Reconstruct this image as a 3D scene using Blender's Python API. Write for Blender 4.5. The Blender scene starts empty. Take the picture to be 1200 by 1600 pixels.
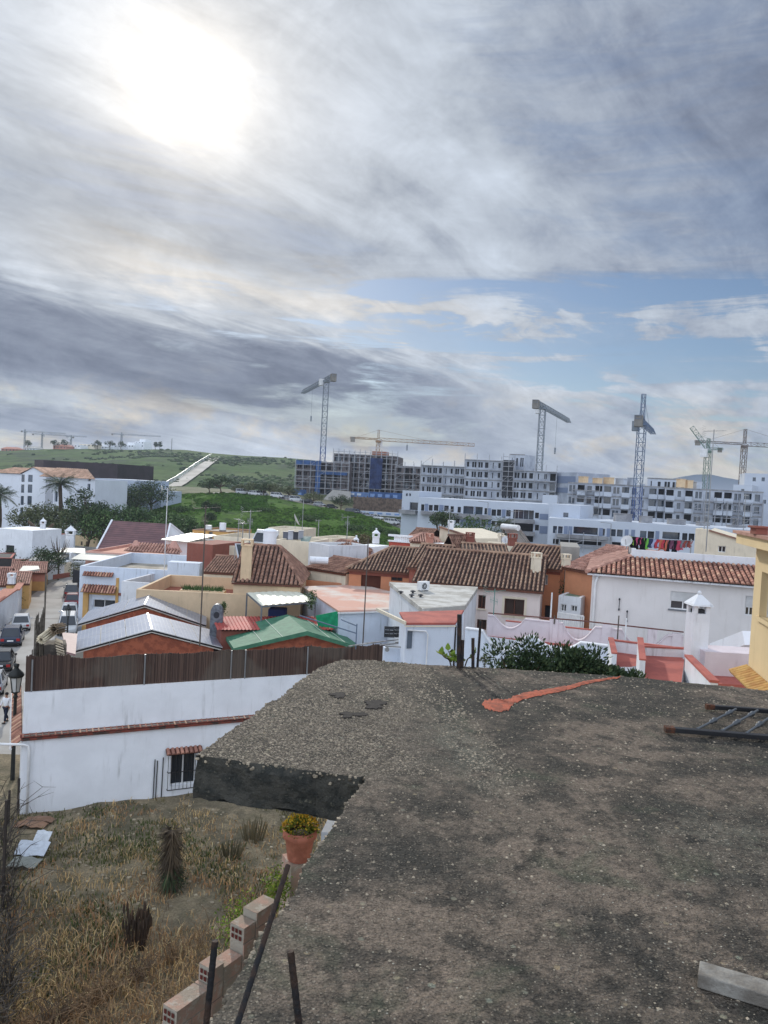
import bpy, bmesh, math, random
from math import radians as R, sin, cos, pi, sqrt, atan2
from mathutils import Vector as V, Matrix, noise as NZ
random.seed(7)
sc = bpy.context.scene
# ------------------------------------------------------------ camera
F_PX = 1202.0; PITCH = R(-2.0); ROLL = R(3.0); CAMZ = 15.0
f0 = V((0, cos(PITCH), sin(PITCH))); r0 = V((1, 0, 0)); u0 = r0.cross(f0)
CR = r0*cos(ROLL) + u0*sin(ROLL); CU = u0*cos(ROLL) - r0*sin(ROLL); CF = f0
CAM = V((0, 0, CAMZ))
cam = bpy.data.objects.new('camera', bpy.data.cameras.new('camera'))
sc.collection.objects.link(cam); sc.camera = cam
m = Matrix((CR, CU, -CF)).transposed().to_4x4(); m.translation = CAM; cam.matrix_world = m
cam.data.sensor_fit = 'VERTICAL'; cam.data.sensor_height = 34.6; cam.data.lens = F_PX*34.6/1600
cam.data.clip_start = .05; cam.data.clip_end = 12000
def ray(px, py): return (CF + CR*((px-600)/F_PX) + CU*((800-py)/F_PX))
def atz(px, py, z):
    d = ray(px, py); return CAM + d*((z-CAMZ)/d.z)
def atd(px, py, D):
    d = ray(px, py); return CAM + d*(D/d.y)
def pix(p):
    q = V(p)-CAM; k = q.dot(CF); return 600+F_PX*q.dot(CR)/k, 800-F_PX*q.dot(CU)/k
SUNV = ray(290, 140).normalized()
SUN_AZ = atan2(SUNV.x, SUNV.y); SUN_EL = math.asin(SUNV.z)
# ------------------------------------------------------------ node helper
class S:
    def __init__(s, nt, sock): s.nt, s.k = nt, sock
    def _m(s, op, *a, clamp=False):
        n = s.nt.nodes.new('ShaderNodeMath'); n.operation = op; n.use_clamp = clamp
        for i, x in enumerate((s,)+a):
            if isinstance(x, S): s.nt.links.new(x.k, n.inputs[i])
            else: n.inputs[i].default_value = x
        return S(s.nt, n.outputs[0])
    def __add__(s, o): return s._m('ADD', o)
    __radd__ = __add__
    def __sub__(s, o): return s._m('SUBTRACT', o)
    def __rsub__(s, o): return (s*-1)+o
    def __mul__(s, o): return s._m('MULTIPLY', o)
    __rmul__ = __mul__
    def __truediv__(s, o): return s._m('DIVIDE', o)
    def __rtruediv__(s, o): return (s._m('MAXIMUM', 1e-4)._m('POWER', -1.0))*o
    def __pow__(s, o): return s._m('POWER', o)
    def gt(s, o): return s._m('GREATER_THAN', o)
    def mx(s, o): return s._m('MAXIMUM', o)
    def mn(s, o): return s._m('MINIMUM', o)
    def ab(s): return s._m('ABSOLUTE')
    def exp(s): return s._m('EXPONENT')
    def clamp(s): return s._m('ADD', 0., clamp=True)
    def ss(s, a, b):
        n = s.nt.nodes.new('ShaderNodeMapRange'); n.interpolation_type = 'SMOOTHSTEP'
        s.nt.links.new(s.k, n.inputs[0]); n.inputs[1].default_value = a; n.inputs[2].default_value = b
        return S(s.nt, n.outputs[0])
    def gauss(s, w): return ((s*(1/w))*(s*(1/w))*-1).exp()
def vec(nt, x, y, z):
    n = nt.nodes.new('ShaderNodeCombineXYZ')
    for i, q in enumerate((x, y, z)):
        if isinstance(q, S): nt.links.new(q.k, n.inputs[i])
        else: n.inputs[i].default_value = q
    return n.outputs[0]
def noise(nt, v, scale=1, detail=4, rough=.55, dist=0):
    n = nt.nodes.new('ShaderNodeTexNoise'); nt.links.new(v, n.inputs['Vector'])
    n.inputs['Scale'].default_value = scale; n.inputs['Detail'].default_value = detail
    n.inputs['Roughness'].default_value = rough; n.inputs['Distortion'].default_value = dist
    return S(nt, n.outputs[0])
def voro(nt, v, scale, feature='F1'):
    n = nt.nodes.new('ShaderNodeTexVoronoi'); nt.links.new(v, n.inputs['Vector'])
    n.inputs['Scale'].default_value = scale; n.feature = feature
    return n
def mixc(nt, f, a, b, mode='MIX'):
    n = nt.nodes.new('ShaderNodeMix'); n.data_type = 'RGBA'; n.blend_type = mode
    for i, q in ((0, f), (6, a), (7, b)):
        if isinstance(q, S): nt.links.new(q.k, n.inputs[i])
        elif isinstance(q, (int, float)): n.inputs[i].default_value = q
        elif isinstance(q, tuple): n.inputs[i].default_value = tuple(q)+((1,) if len(q) == 3 else ())
        else: nt.links.new(q, n.inputs[i])
    return n.outputs[2]
# ------------------------------------------------------------ sky
w = bpy.data.worlds.new('World'); sc.world = w; w.use_nodes = True
nt = w.node_tree; nt.nodes.clear()
tc = nt.nodes.new('ShaderNodeTexCoord'); sp = nt.nodes.new('ShaderNodeSeparateXYZ'); nt.links.new(tc.outputs['Generated'], sp.inputs[0])
dx, dy, dz = (S(nt, sp.outputs[i]) for i in range(3))
D57 = 57.2958
az = dx._m('ARCTAN2', dy)*D57; el = dz._m('ARCSINE')*D57
def azel(px, py):
    q = ray(px, py).normalized(); return math.degrees(atan2(q.x, q.y)), math.degrees(math.asin(q.z))
ca = R(40)                                     # cloud streets run towards the right-hand horizon
k = 1.0/(dz.mx(0.0)+.20)
qx = (dx*sin(ca)+dy*cos(ca))*k; qy = (dx*cos(ca)-dy*sin(ca))*k
n1 = noise(nt, vec(nt, qx*.45, qy*1.0, 3.1), 1.5, 6, .55, .5)
n2 = noise(nt, vec(nt, qx*.5+9, qy*1.5, 7.7), 4.2, 7, .62, .7)
n6 = noise(nt, vec(nt, az*.075, el*.12, 4.4), 1.7, 8, .66, .35)
n3 = noise(nt, vec(nt, az*.06, el*.13, 1.3), 2.6, 7, .60, .3)       # cumulus near the horizon
n4 = noise(nt, vec(nt, az*.028, el*.075, 5.3), 1.6, 7, .60, .3)
sd = nt.nodes.new('ShaderNodeVectorMath'); sd.operation = 'DOT_PRODUCT'
nt.links.new(tc.outputs['Generated'], sd.inputs[0]); sd.inputs[1].default_value = SUNV
ang = S(nt, sd.outputs['Value']).mn(1.0)._m('ARCCOSINE')*D57
front = dy.ss(-.35, .55)
hi = el.ss(8., 20.)
# luminance of the cloud deck
n5 = noise(nt, vec(nt, az*.030, el*.26, 2.2), 2.0, 7, .64, .6)        # thin streaks
midz = (el-12.5).gauss(5.5)
lum = .45 + (n1-.5)*.44*(.5+.5*hi) + (n2-.5)*.44 + (n6-.5)*.62 + (n5-.5)*midz*.55
lum = lum + (az*-1).ss(-32., 32.)*.07                                    # brighter towards the veiled sun
lum = lum + (n3-.5)*.50*(1-hi) + (1-hi)*.03
a1, e1 = azel(0, 510); a2, e2 = azel(560, 622)
s1 = (e2-e1)/(a2-a1)
line = el - (e1 + (az-a1)*s1) + (n4-.5)*7. + (n2-.5)*4.
wd_ = az.ss(-30., 25.)*-1.2+3.4
band = ((line/wd_)*(line/wd_)*(line/wd_)*(line/wd_)*-1).exp()*az.ss(a2+22, a2-4)
b2a, b2e = azel(0, 275); b2b, b2f = azel(600, 430)
line2 = el - (b2e+(az-b2a)*((b2f-b2e)/(b2b-b2a))) + (n4-.5)*9. + (n1-.5)*10.
band2 = line2.gauss(2.6)*az.ss(12, -8)
line3 = el - 3.0 + (n3-.5)*5
band3 = line3.gauss(1.5)*az.ss(-12, -20)
r1, r2 = azel(1150, 190)
dark = (az-r1).gauss(13.)*(el-r2).gauss(11.)
brt = ((el - (e1 + (az-a1)*s1) - 6.3 + (n4-.5)*4 + (n2-.5)*6).gauss(1.9)*az.ss(16, -4)*az.ss(-30., -16.)).clamp()
glow = (ang*-1/4.8).exp()*.36 + (ang*-1/24.).exp()*.19
L = (lum.mx(.06) + brt*.10 + glow*(.45+n1*.6+n2*.5))*(1-band*.56*front)*(1-band2*.22*front)*(1-band3*.38*front)*(1-dark*.30)
core = (ang*-1/2.0).exp()*1.05
gx1, gy1 = azel(930, 560)
gap = ((az-gx1)*.5).gauss(13.)*((el-gy1)+(n4-.5)*7+(az-gx1)*.05).gauss(4.0)*front
gap2 = (az-azel(960, 478)[0]).gauss(13.)*((el-azel(960, 478)[1])).gauss(1.6)*front
cov = 1-((gap*1.25+gap2*.7)*(1.0-(n2-.5)*3.5-(n1-.5)*2.0-(n5-.5)*13.-(n6-.5)*2.0)).ss(.15, 1.25)*.85 - ((n1-.5)*-3.2-(n5-.5)*3.0+az.ss(-22., 26.)*.35-.12).ss(.12, .8)*.34*front
sky = nt.nodes.new('ShaderNodeTexSky'); sky.sky_type = 'NISHITA'; sky.sun_disc = False
sky.sun_elevation = SUN_EL; sky.sun_rotation = SUN_AZ; sky.air_density = 1; sky.dust_density = .4
skyc = mixc(nt, 1.0, sky.outputs[0], (.056, .062, .072), 'MULTIPLY')
tcol = mixc(nt, L.ss(.12, .60), (.75, .91, 1.29), (.89, 1.0, 1.16))
cov = cov.clamp()
warm = ((ang*-1/7.).exp()*1.1 + (brt*.5 + (1-el.ss(3., 9.))*n3.ss(.50, .66)*.8)).clamp()
tcol = mixc(nt, warm, tcol, (1.10, 1.0, .86))
back = dy.ss(.25, -.55)                                                  # unseen sky behind the viewer raised to brighten walls facing the camera
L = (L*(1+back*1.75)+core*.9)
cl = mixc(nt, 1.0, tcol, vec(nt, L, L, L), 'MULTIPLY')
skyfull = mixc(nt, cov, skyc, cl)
gnd = dz.ss(-.02, -.10)
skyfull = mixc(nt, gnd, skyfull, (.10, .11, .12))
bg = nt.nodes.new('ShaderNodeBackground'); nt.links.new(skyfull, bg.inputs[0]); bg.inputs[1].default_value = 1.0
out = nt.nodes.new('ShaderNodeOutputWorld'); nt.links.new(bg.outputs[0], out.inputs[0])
w.cycles.sampling_method = 'MANUAL'; w.cycles.sample_map_resolution = 512
# ------------------------------------------------------------ sun
sl = bpy.data.lights.new('sun', 'SUN'); sl.energy = 2.7; sl.angle = R(2.0); sl.color = (1, .95, .86)
so = bpy.data.objects.new('sun', sl); sc.collection.objects.link(so)
so.rotation_euler = SUNV.to_track_quat('Z', 'Y').to_euler(); so.location = (0, 0, 60)
sc.view_settings.view_transform = 'Standard'; sc.view_settings.look = 'None'
sc.view_settings.exposure = 0.0; sc.view_settings.gamma = 1; sc.view_settings.use_curve_mapping = False
sc.cycles.use_denoising = True; sc.cycles.max_bounces = 6; sc.cycles.caustics_reflective = False; sc.cycles.caustics_refractive = False
# ------------------------------------------------------------ object helpers
COL = sc.collection; WL = {}
def tag(o, label=None, cat=None, group=None, kind=None):
    if label: o['label'] = label
    if cat: o['category'] = cat
    if group: o['group'] = group
    if kind: o['kind'] = kind
    return o
def thing(name, label, cat, loc=(0, 0, 0), group=None, rz=0):
    o = bpy.data.objects.new(name, None); COL.objects.link(o); o.location = loc; o.rotation_euler = (0, 0, rz)
    o.empty_display_size = .3; WL[o.name] = V(loc); return tag(o, label, cat, group)
class MB:
    def __init__(s): s.v = []; s.f = []; s.r = []; s.mi = []
    def face(s, pts, r=None, mi=0):
        i = len(s.v); s.v += [V(p) for p in pts]; s.f.append(tuple(range(i, i+len(pts)))); s.r.append(random.random() if r is None else r); s.mi.append(mi)
    def mesh(s, vs, fs, r=None, mi=0):
        i = len(s.v); s.v += [V(p) for p in vs]; rr = random.random() if r is None else r
        for f in fs: s.f.append(tuple(i+k for k in f)); s.r.append(rr); s.mi.append(mi)
    def hull8(s, b, t, r=None, mi=0):            # b, t: loops of equal length (bottom ccw seen from above, top)
        n = len(b); fs = [tuple(range(n-1, -1, -1)), tuple(range(n, 2*n))]
        fs += [(k, (k+1) % n, n+(k+1) % n, n+k) for k in range(n)]
        s.mesh(list(b)+list(t), fs, r, mi)
    def prism(s, poly, z0, z1, r=None, mi=0):
        a = sum(poly[i][0]*poly[(i+1) % len(poly)][1]-poly[(i+1) % len(poly)][0]*poly[i][1] for i in range(len(poly)))
        if a < 0: poly = poly[::-1]
        s.hull8([(p[0], p[1], z0) for p in poly], [(p[0], p[1], z1) for p in poly], r, mi)
    def box(s, x0, x1, y0, y1, z0, z1, r=None, mi=0): s.prism([(x0, y0), (x1, y0), (x1, y1), (x0, y1)], z0, z1, r, mi)
    def beam(s, a, b, w, h=None, up=(0, 0, 1), r=None):     # rectangular bar
        h = h or w; a = V(a); b = V(b); d = (b-a).normalized(); x = d.cross(V(up))
        if x.length < 1e-4: x = d.cross(V((1, 0, 0)))
        x.normalize(); y = x.cross(d); x = x*w/2; y = y*h/2
        s.hull8([a-x-y, a+x-y, a+x+y, a-x+y], [b-x-y, b+x-y, b+x+y, b-x+y], r)
    def tube(s, pts, rad, n=8, r=None, cap=True):
        pts = [V(p) for p in pts]; m_ = len(pts)
        if not isinstance(rad, (list, tuple)): rad = [rad]*m_
        vs = []; fs = []; prev = None
        for i, p in enumerate(pts):
            d = (pts[min(i+1, m_-1)]-pts[max(i-1, 0)]).normalized()
            if prev is None:
                x = d.cross(V((0, 0, 1)))
                if x.length < 1e-3: x = d.cross(V((1, 0, 0)))
            else: x = prev - d*prev.dot(d)
            x.normalize(); prev = x; y = d.cross(x)
            for j in range(n):
                a = 2*pi*j/n; vs.append(p+(x*cos(a)+y*sin(a))*rad[i])
        for i in range(m_-1):
            for j in range(n): fs.append((i*n+j, i*n+(j+1) % n, (i+1)*n+(j+1) % n, (i+1)*n+j))
        if cap: fs.append(tuple(range(n-1, -1, -1))); fs.append(tuple((m_-1)*n+j for j in range(n)))
        s.mesh(vs, fs, r)
    def lathe(s, c, prof, n=16, r=None, cap=True):       # prof [(radius, z)]
        c = V(c); vs = []; fs = []
        for (q, z) in prof:
            for j in range(n): vs.append(c+V((q*cos(2*pi*j/n), q*sin(2*pi*j/n), z)))
        for i in range(len(prof)-1):
            for j in range(n): fs.append((i*n+j, i*n+(j+1) % n, (i+1)*n+(j+1) % n, (i+1)*n+j))
        if cap: fs.append(tuple(range(n-1, -1, -1))); fs.append(tuple((len(prof)-1)*n+j for j in range(n)))
        s.mesh(vs, fs, r)
    def blob(s, c, rx, ry, rz, amp=.15, nu=8, nv=5, seed=0, r=None):
        vs = []; fs = []
        c = V(c)
        for i in range(nv+1):
            for j in range(nu):
                th = pi*i/nv; ph = 2*pi*j/nu
                q = V((sin(th)*cos(ph), sin(th)*sin(ph), cos(th)))
                k_ = 1+amp*NZ.noise(q*1.7+V((seed*3.1, seed, 0)))*2
                vs.append(c+V((q.x*rx*k_, q.y*ry*k_, q.z*rz*k_)))
        for i in range(nv):
            for j in range(nu): fs.append((i*nu+j, (i+1)*nu+j, (i+1)*nu+(j+1) % nu, i*nu+(j+1) % nu))
        s.mesh(vs, fs, r)
    def leaves(s, c, rad, n, size, shell=.35, seed=None, flat=0):
        rnd = random.Random(seed if seed is not None else random.random()); c = V(c)
        for _ in range(n):
            while True:
                q = V((rnd.uniform(-1, 1), rnd.uniform(-1, 1), rnd.uniform(-1, 1)))
                if .02 < q.length <= 1: break
            q = q*(1/q.length)*(shell+(1-shell)*rnd.random()**.5)
            k_ = 1+.45*NZ.noise(q*2.2+c*.37)
            p = c+V((q.x*rad[0], q.y*rad[1], q.z*rad[2]))*k_
            a = V((rnd.gauss(0, 1), rnd.gauss(0, 1), rnd.gauss(0, 1-flat*.7))).normalized()
            b = a.cross(V((rnd.gauss(0, 1), rnd.gauss(0, 1), rnd.gauss(0, 1)))).normalized()
            z = size*rnd.uniform(.6, 1.35)
            s.face([p-a*z*.6, p+b*z*.3, p+a*z*.6, p-b*z*.3], rnd.random())
    def build(s, name, mat, parent=None, smooth=False, origin=None, bevel=0):
        me = bpy.data.meshes.new(name)
        if parent is not None: o0 = WL[parent.name]
        elif origin is not None: o0 = V(origin)
        else: o0 = V((0, 0, 0))
        me.from_pydata([tuple(p-o0) for p in s.v], [], s.f)
        at = me.attributes.new('rnd', 'FLOAT', 'FACE'); at.data.foreach_set('value', s.r)
        mats = mat if isinstance(mat, (list, tuple)) else [mat]
        for m_ in mats: me.materials.append(m_)
        if len(mats) > 1: me.polygons.foreach_set('material_index', s.mi)
        if smooth: me.polygons.foreach_set('use_smooth', [True]*len(s.f))
        me.update()
        o = bpy.data.objects.new(name, me); COL.objects.link(o)
        if parent is not None: o.parent = parent; WL[o.name] = WL[parent.name]
        else: o.location = o0; WL[o.name] = o0
        if bevel:
            b = o.modifiers.new('bevel', 'BEVEL'); b.width = bevel; b.segments = 2; b.limit_method = 'ANGLE'
        return o
def copytree(o, parent=None, loc=None, rz=None, label=None, mats=None):
    c = o.copy(); COL.objects.link(c); c.parent = parent
    if loc is not None: c.location = loc; WL[c.name] = V(loc)
    if rz is not None: c.rotation_euler = (0, 0, rz)
    if label: c['label'] = label
    kn = o.name.split('.')[0]
    if mats and kn in mats: c.material_slots[0].link = 'OBJECT'; c.material_slots[0].material = mats[kn]
    for ch in list(o.children): copytree(ch, c, mats=mats)
    return c
# ------------------------------------------------------------ materials
MATS = {}
def mat(name, c, var=.12, scale=1.5, streak=0, rough=.85, bump=.15, bscale=40, metal=0, tint=0, c2=None, speck=0, spec=.3, stain=(.25, .23, .2), coord='pos', lift=None):
    if name in MATS: return MATS[name]
    m_ = bpy.data.materials.new(name); m_.use_nodes = True; nt = m_.node_tree; b = nt.nodes['Principled BSDF']
    if coord == 'pos': v = nt.nodes.new('ShaderNodeNewGeometry').outputs['Position']
    else: v = nt.nodes.new('ShaderNodeTexCoord').outputs['Object']
    col = (c[0], c[1], c[2], 1); cs = None
    nl = noise(nt, v, scale, 5, .6)
    if c2: cs = mixc(nt, nl.ss(.42, .6), tuple(c), tuple(c2))
    else: cs = mixc(nt, nl.ss(.3, .7), tuple(x*(1-var) for x in c), tuple(min(1, x*(1+var)) for x in c))
    if tint:
        at = nt.nodes.new('ShaderNodeAttribute'); at.attribute_name = 'rnd'; a = S(nt, at.outputs['Fac'])
        k_ = a*(2*tint)+(1-tint); cs = mixc(nt, 1.0, cs, vec(nt, k_, k_, k_), 'MULTIPLY')
        if lift: cs = mixc(nt, a.ss(.72, .95), cs, tuple(lift))
    if streak:
        sx = nt.nodes.new('ShaderNodeSeparateXYZ'); nt.links.new(v, sx.inputs[0])
        vv = vec(nt, S(nt, sx.outputs[0])*3.2, S(nt, sx.outputs[1])*3.2, S(nt, sx.outputs[2])*.42)
        ns = noise(nt, vv, 1.3, 6, .65); n0 = noise(nt, v, .55, 3, .5)
        cs = mixc(nt, (ns.ss(.52, .78)*n0.ss(.35, .65)*streak), cs, tuple(stain))
    if speck:
        nn = noise(nt, v, 28, 3, .7); cs = mixc(nt, nn.ss(.58, .75)*speck, cs, tuple(stain))
    nt.links.new(cs, b.inputs['Base Color']); b.inputs['Roughness'].default_value = rough; b.inputs['Metallic'].default_value = metal
    b.inputs['Specular IOR Level'].default_value = spec
    if bump:
        bp = nt.nodes.new('ShaderNodeBump'); bp.inputs['Strength'].default_value = bump; bp.inputs['Distance'].default_value = .02
        nt.links.new(noise(nt, v, bscale, 4, .6).k, bp.inputs['Height']); nt.links.new(bp.outputs[0], b.inputs['Normal'])
    MATS[name] = m_; return m_
def srgb(r, g, b):
    f = lambda x: ((x/255+.055)/1.055)**2.4 if x > 10 else x/255/12.92
    return (f(r), f(g), f(b))
# ============================================================ the near roof slab
ZS = 13.45
def jag(pts, step, amp, seed, closed=True):
    out_ = []
    n = len(pts)
    for i in range(n):
        a = V(pts[i]).to_2d(); b = V(pts[(i+1) % n]).to_2d(); L_ = (b-a).length; k_ = max(1, int(L_/step)); nrm = V((-(b-a).y, (b-a).x)).normalized()
        for j in range(k_):
            p = a+(b-a)*(j/k_); q = V((p.x*3, p.y*3, seed)); p = p+nrm*amp*(NZ.noise(q)+.5*NZ.noise(q*4)+.35*NZ.noise(q*13))*(0 if j == 0 else 1)
            out_.append(p)
    return out_
top_px = [(306, 1180), (340, 1155), (378, 1129), (415, 1104), (452, 1078), (480, 1057), (508, 1040), (535, 1031), (575, 1031), (640, 1037), (720, 1041), (850, 1049), (975, 1057), (1090, 1068), (1230, 1083)]
pl = [atz(x, y, ZS).to_2d() for x, y in top_px]
e = atz(1230, 1083, ZS)
near = [(562, 1214), (574, 1209), (540, 1262), (500, 1325), (450, 1404), (400, 1480), (350, 1555), (318, 1608), (270, 1680)]
poly = pl + [V((9, e.y-.9)), V((9, -3)), V((-.9, -3))] + [atz(x, y, ZS).to_2d() for x, y in near[::-1]]
EDGE = jag(poly, .03, .03, 1.0)
slabm = bpy.data.materials.new('weathered_concrete'); slabm.use_nodes = True
nt = slabm.node_tree; b = nt.nodes['Principled BSDF']; pos = nt.nodes.new('ShaderNodeNewGeometry').outputs['Position']
sx = nt.nodes.new('ShaderNodeSeparateXYZ'); nt.links.new(pos, sx.inputs[0]); X_, Y_, Z_ = (S(nt, sx.outputs[i]) for i in range(3))
big = noise(nt, pos, 1.1, 6, .62, .3); mid = noise(nt, pos, 4.5, 6, .68, .2); fine = noise(nt, pos, 38, 4, .7); g2 = noise(nt, pos, 120, 3, .7)
c = mixc(nt, big.ss(.38, .62), srgb(70, 67, 61), srgb(124, 111, 98))
c = mixc(nt, mid.ss(.44, .60)*.75, c, srgb(56, 55, 51))
far = ((X_*-1).ss(-.55, .05)*Y_.ss(3.7, 4.3)).mx((X_*-1).ss(.2, .5)*.8)                                     # pale exposed aggregate near the far corner
patch = far*(noise(nt, pos, 1.6, 5, .6).ss(.25, .5)*.35+.65)
c = mixc(nt, patch*.8, c, srgb(140, 130, 116))
p2 = ((X_-.55)*1.6+(Y_-4.6)*.25).gauss(.28)*(Y_-4.6).gauss(.7)*noise(nt, pos, 5, 5, .7).ss(.38, .55)
p3 = (X_-1.9).gauss(.5)*(Y_-3.5).gauss(.35)*noise(nt, pos, 6, 5, .7).ss(.42, .6)
c = mixc(nt, p2*.55+p3*.45, c, srgb(128, 126, 112))
c = mixc(nt, noise(nt, pos, 2.3, 4, .6, .6).ss(.55, .70)*.55, c, srgb(72, 80, 64))       # moss film
c = mixc(nt, noise(nt, pos, 3.1, 6, .7, .4).ss(.60, .69)*.6, c, srgb(30, 30, 29))           # black algae blotches
c = mixc(nt, noise(nt, pos, 8.5, 5, .7, .3).ss(.50, .62)*.55, c, srgb(44, 44, 41))
c = mixc(nt, noise(nt, pos, 11, 5, .7, .2).ss(.58, .68)*.5, c, srgb(136, 124, 110))
k_ = (fine-.5)*2.3+(g2-.5)*2.4+1.0
c = mixc(nt, 1.0, c, vec(nt, k_, k_, k_), 'MULTIPLY')
vo = voro(nt, pos, 80); vd = S(nt, vo.outputs['Distance']); vc = nt.nodes.new('ShaderNodeSeparateXYZ'); nt.links.new(vo.outputs['Color'], vc.inputs[0])
peb = vd.ss(.46, .30)*S(nt, vc.outputs[0]).ss(.42, .62)*(.32+patch*.75+p3*.6+p2*.6).mn(1.0)
c = mixc(nt, patch*vd.ss(.40, .60)*.75, c, srgb(52, 48, 44))
c = mixc(nt, peb*.85, c, mixc(nt, S(nt, vc.outputs[1]), srgb(122, 108, 92), srgb(196, 186, 168)))
vo2 = voro(nt, pos, 17); vd2 = S(nt, vo2.outputs['Distance']); vc2 = nt.nodes.new('ShaderNodeSeparateXYZ'); nt.links.new(vo2.outputs['Color'], vc2.inputs[0])
lich = (vd2+(fine-.5)*.5).ss(.24, .13)*S(nt, vc2.outputs[0]).ss(.70, .80)*noise(nt, pos, 1.4, 4, .6, .5).ss(.42, .56)
c = mixc(nt, lich*.7, c, mixc(nt, S(nt, vc2.outputs[1]), srgb(168, 150, 120), srgb(150, 156, 140)))
vo3 = voro(nt, pos, 46); vd3 = S(nt, vo3.outputs['Distance']); vc3 = nt.nodes.new('ShaderNodeSeparateXYZ'); nt.links.new(vo3.outputs['Color'], vc3.inputs[0])
c = mixc(nt, vd3.ss(.22, .12)*S(nt, vc3.outputs[0]).ss(.82, .86)*noise(nt, pos, 2.2, 4, .6).ss(.42, .60)*.85, c, srgb(190, 186, 170))
nt.links.new(c, b.inputs['Base Color']); b.inputs['Roughness'].default_value = .93; b.inputs['Specular IOR Level'].default_value = .22
bp = nt.nodes.new('ShaderNodeBump'); bp.inputs['Strength'].default_value = 1.0; bp.inputs['Distance'].default_value = .018
hh = fine*.8+g2*.6+mid*1.6+peb*.9+vd*-.5
nt.links.new(hh.k, bp.inputs['Height']); nt.links.new(bp.outputs[0], b.inputs['Normal'])
sidem = mat('slab_edge', srgb(72, 70, 64), c2=srgb(50, 51, 48), scale=14, bump=1, bscale=45, speck=.8, stain=srgb(110, 106, 92), rough=.95)
slab = thing('concrete_roof_slab', 'large weathered grey concrete roof slab with lichen and a stepped corner in the foreground', 'concrete roof', (1, 3, ZS-.25))
mb = MB(); n = len(EDGE)
mb.face([(p.x, p.y, ZS) for p in EDGE])
mb.build('slab_top', slabm, slab)
mb = MB()
rows = 6
for i in range(n):
    a, b_ = EDGE[i], EDGE[(i+1) % n]
    for r_ in range(rows):
        def pt(p, rr):
            z = ZS-.24*rr/rows; q = V((p.x*5, p.y*5, z*6)); d_ = 0 if rr == 0 else .03*NZ.noise(q)+.012*NZ.noise(q*5)
            return V((p.x+d_*.5-.0, p.y+d_, z+(0 if rr < rows else .025*NZ.noise(q*2))))
        mb.face([pt(a, r_), pt(a, r_+1), pt(b_, r_+1), pt(b_, r_)])
mb.face([(p.x, p.y, ZS-.24) for p in EDGE[::-1]])
mb.build('slab_edge', sidem, slab, smooth=True)
# lower storey under the slab, set back
mb = MB(); mb.box(.9, 9, -3, 5.6, 0, ZS-.245); mb.build('wall_under_slab', mat('render_grey', srgb(120, 118, 112), streak=.5), slab)
# loose stones on the slab
def inside(x, y):
    c_ = False; j = len(EDGE)-1
    for i in range(len(EDGE)):
        xi, yi = EDGE[i]; xj, yj = EDGE[j]
        if (yi > y) != (yj > y) and x < (xj-xi)*(y-yi)/(yj-yi)+xi: c_ = not c_
        j = i
    return c_
mb = MB(); rnd = random.Random(5)
OCT = [(1, 0, 0), (0, 1, 0), (-1, 0, 0), (0, -1, 0), (0, 0, 1)]
cnt = 0
while cnt < 15000:
    x = rnd.uniform(-1.6, 3.6); y = rnd.uniform(1.6, 6.8)
    dens = 1.0 if (x < .25+.15*sin(y*5) and y > 4.1) else (.7 if abs((x-.62)*1.6+(y-4.6)*.25) < .25 and y > 3.9 else .10)
    if rnd.random() > dens or not inside(x, y): continue
    s_ = rnd.choice([.003, .0035, .004, .005, .007])*(1.0+.12*y); a = rnd.random()*6
    vs = [(x+s_*(vx*cos(a)-vy*sin(a))*rnd.uniform(.7, 1.3), y+s_*(vx*sin(a)+vy*cos(a))*rnd.uniform(.7, 1.3), ZS-.001+s_*.7*vz) for vx, vy, vz in OCT]
    mb.mesh(vs, [(0, 1, 4), (1, 2, 4), (2, 3, 4), (3, 0, 4)]); cnt += 1
o = mb.build('loose_grit', mat('grit', srgb(142, 130, 112), tint=.6, var=.2, bump=0), None)
tag(o, 'loose pale grit and small stones scattered over the concrete slab', 'gravel', kind='stuff')
mb = MB(); rnd = random.Random(6)
for i in range(2600):
    k0 = rnd.randrange(len(EDGE)); a = EDGE[k0]; b_ = EDGE[(k0+1) % len(EDGE)]
    if (b_-a).length > .2 or a.y < 1.2: continue
    p = a.lerp(b_, rnd.random()); s_ = rnd.uniform(.005, .014); mb.blob((p.x+rnd.uniform(-.006, .006), p.y+rnd.uniform(-.006, .006), ZS-abs(rnd.gauss(0, .018))), s_, s_, s_*.7, .3, 5, 3, seed=i)
mb.build('edge_aggregate', MATS['grit'], slab)
tar = mat('tar_patch', srgb(52, 47, 44), c2=srgb(40, 36, 34), scale=30, bump=.8, bscale=70)
for cx_, cy_, rx_, ry_, sd_ in ((530, 1087, 12, 4.5, 1), (584, 1101, 19, 6, 5), (547, 1117, 19, 4, 9)):
    mb = MB(); ring = []
    for i in range(40):
        a = 2*pi*i/40; k_ = 1+.9*NZ.noise(V((cos(a)*1.3, sin(a)*1.3, sd_)))+.4*NZ.noise(V((cos(a)*4, sin(a)*4, sd_))); p = atz(cx_+rx_*k_*cos(a), cy_+ry_*k_*sin(a), ZS); ring.append((p.x, p.y))
    mb.prism(ring, ZS+.001, ZS+.007); mb.build('tar_patch', tar, slab)
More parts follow.
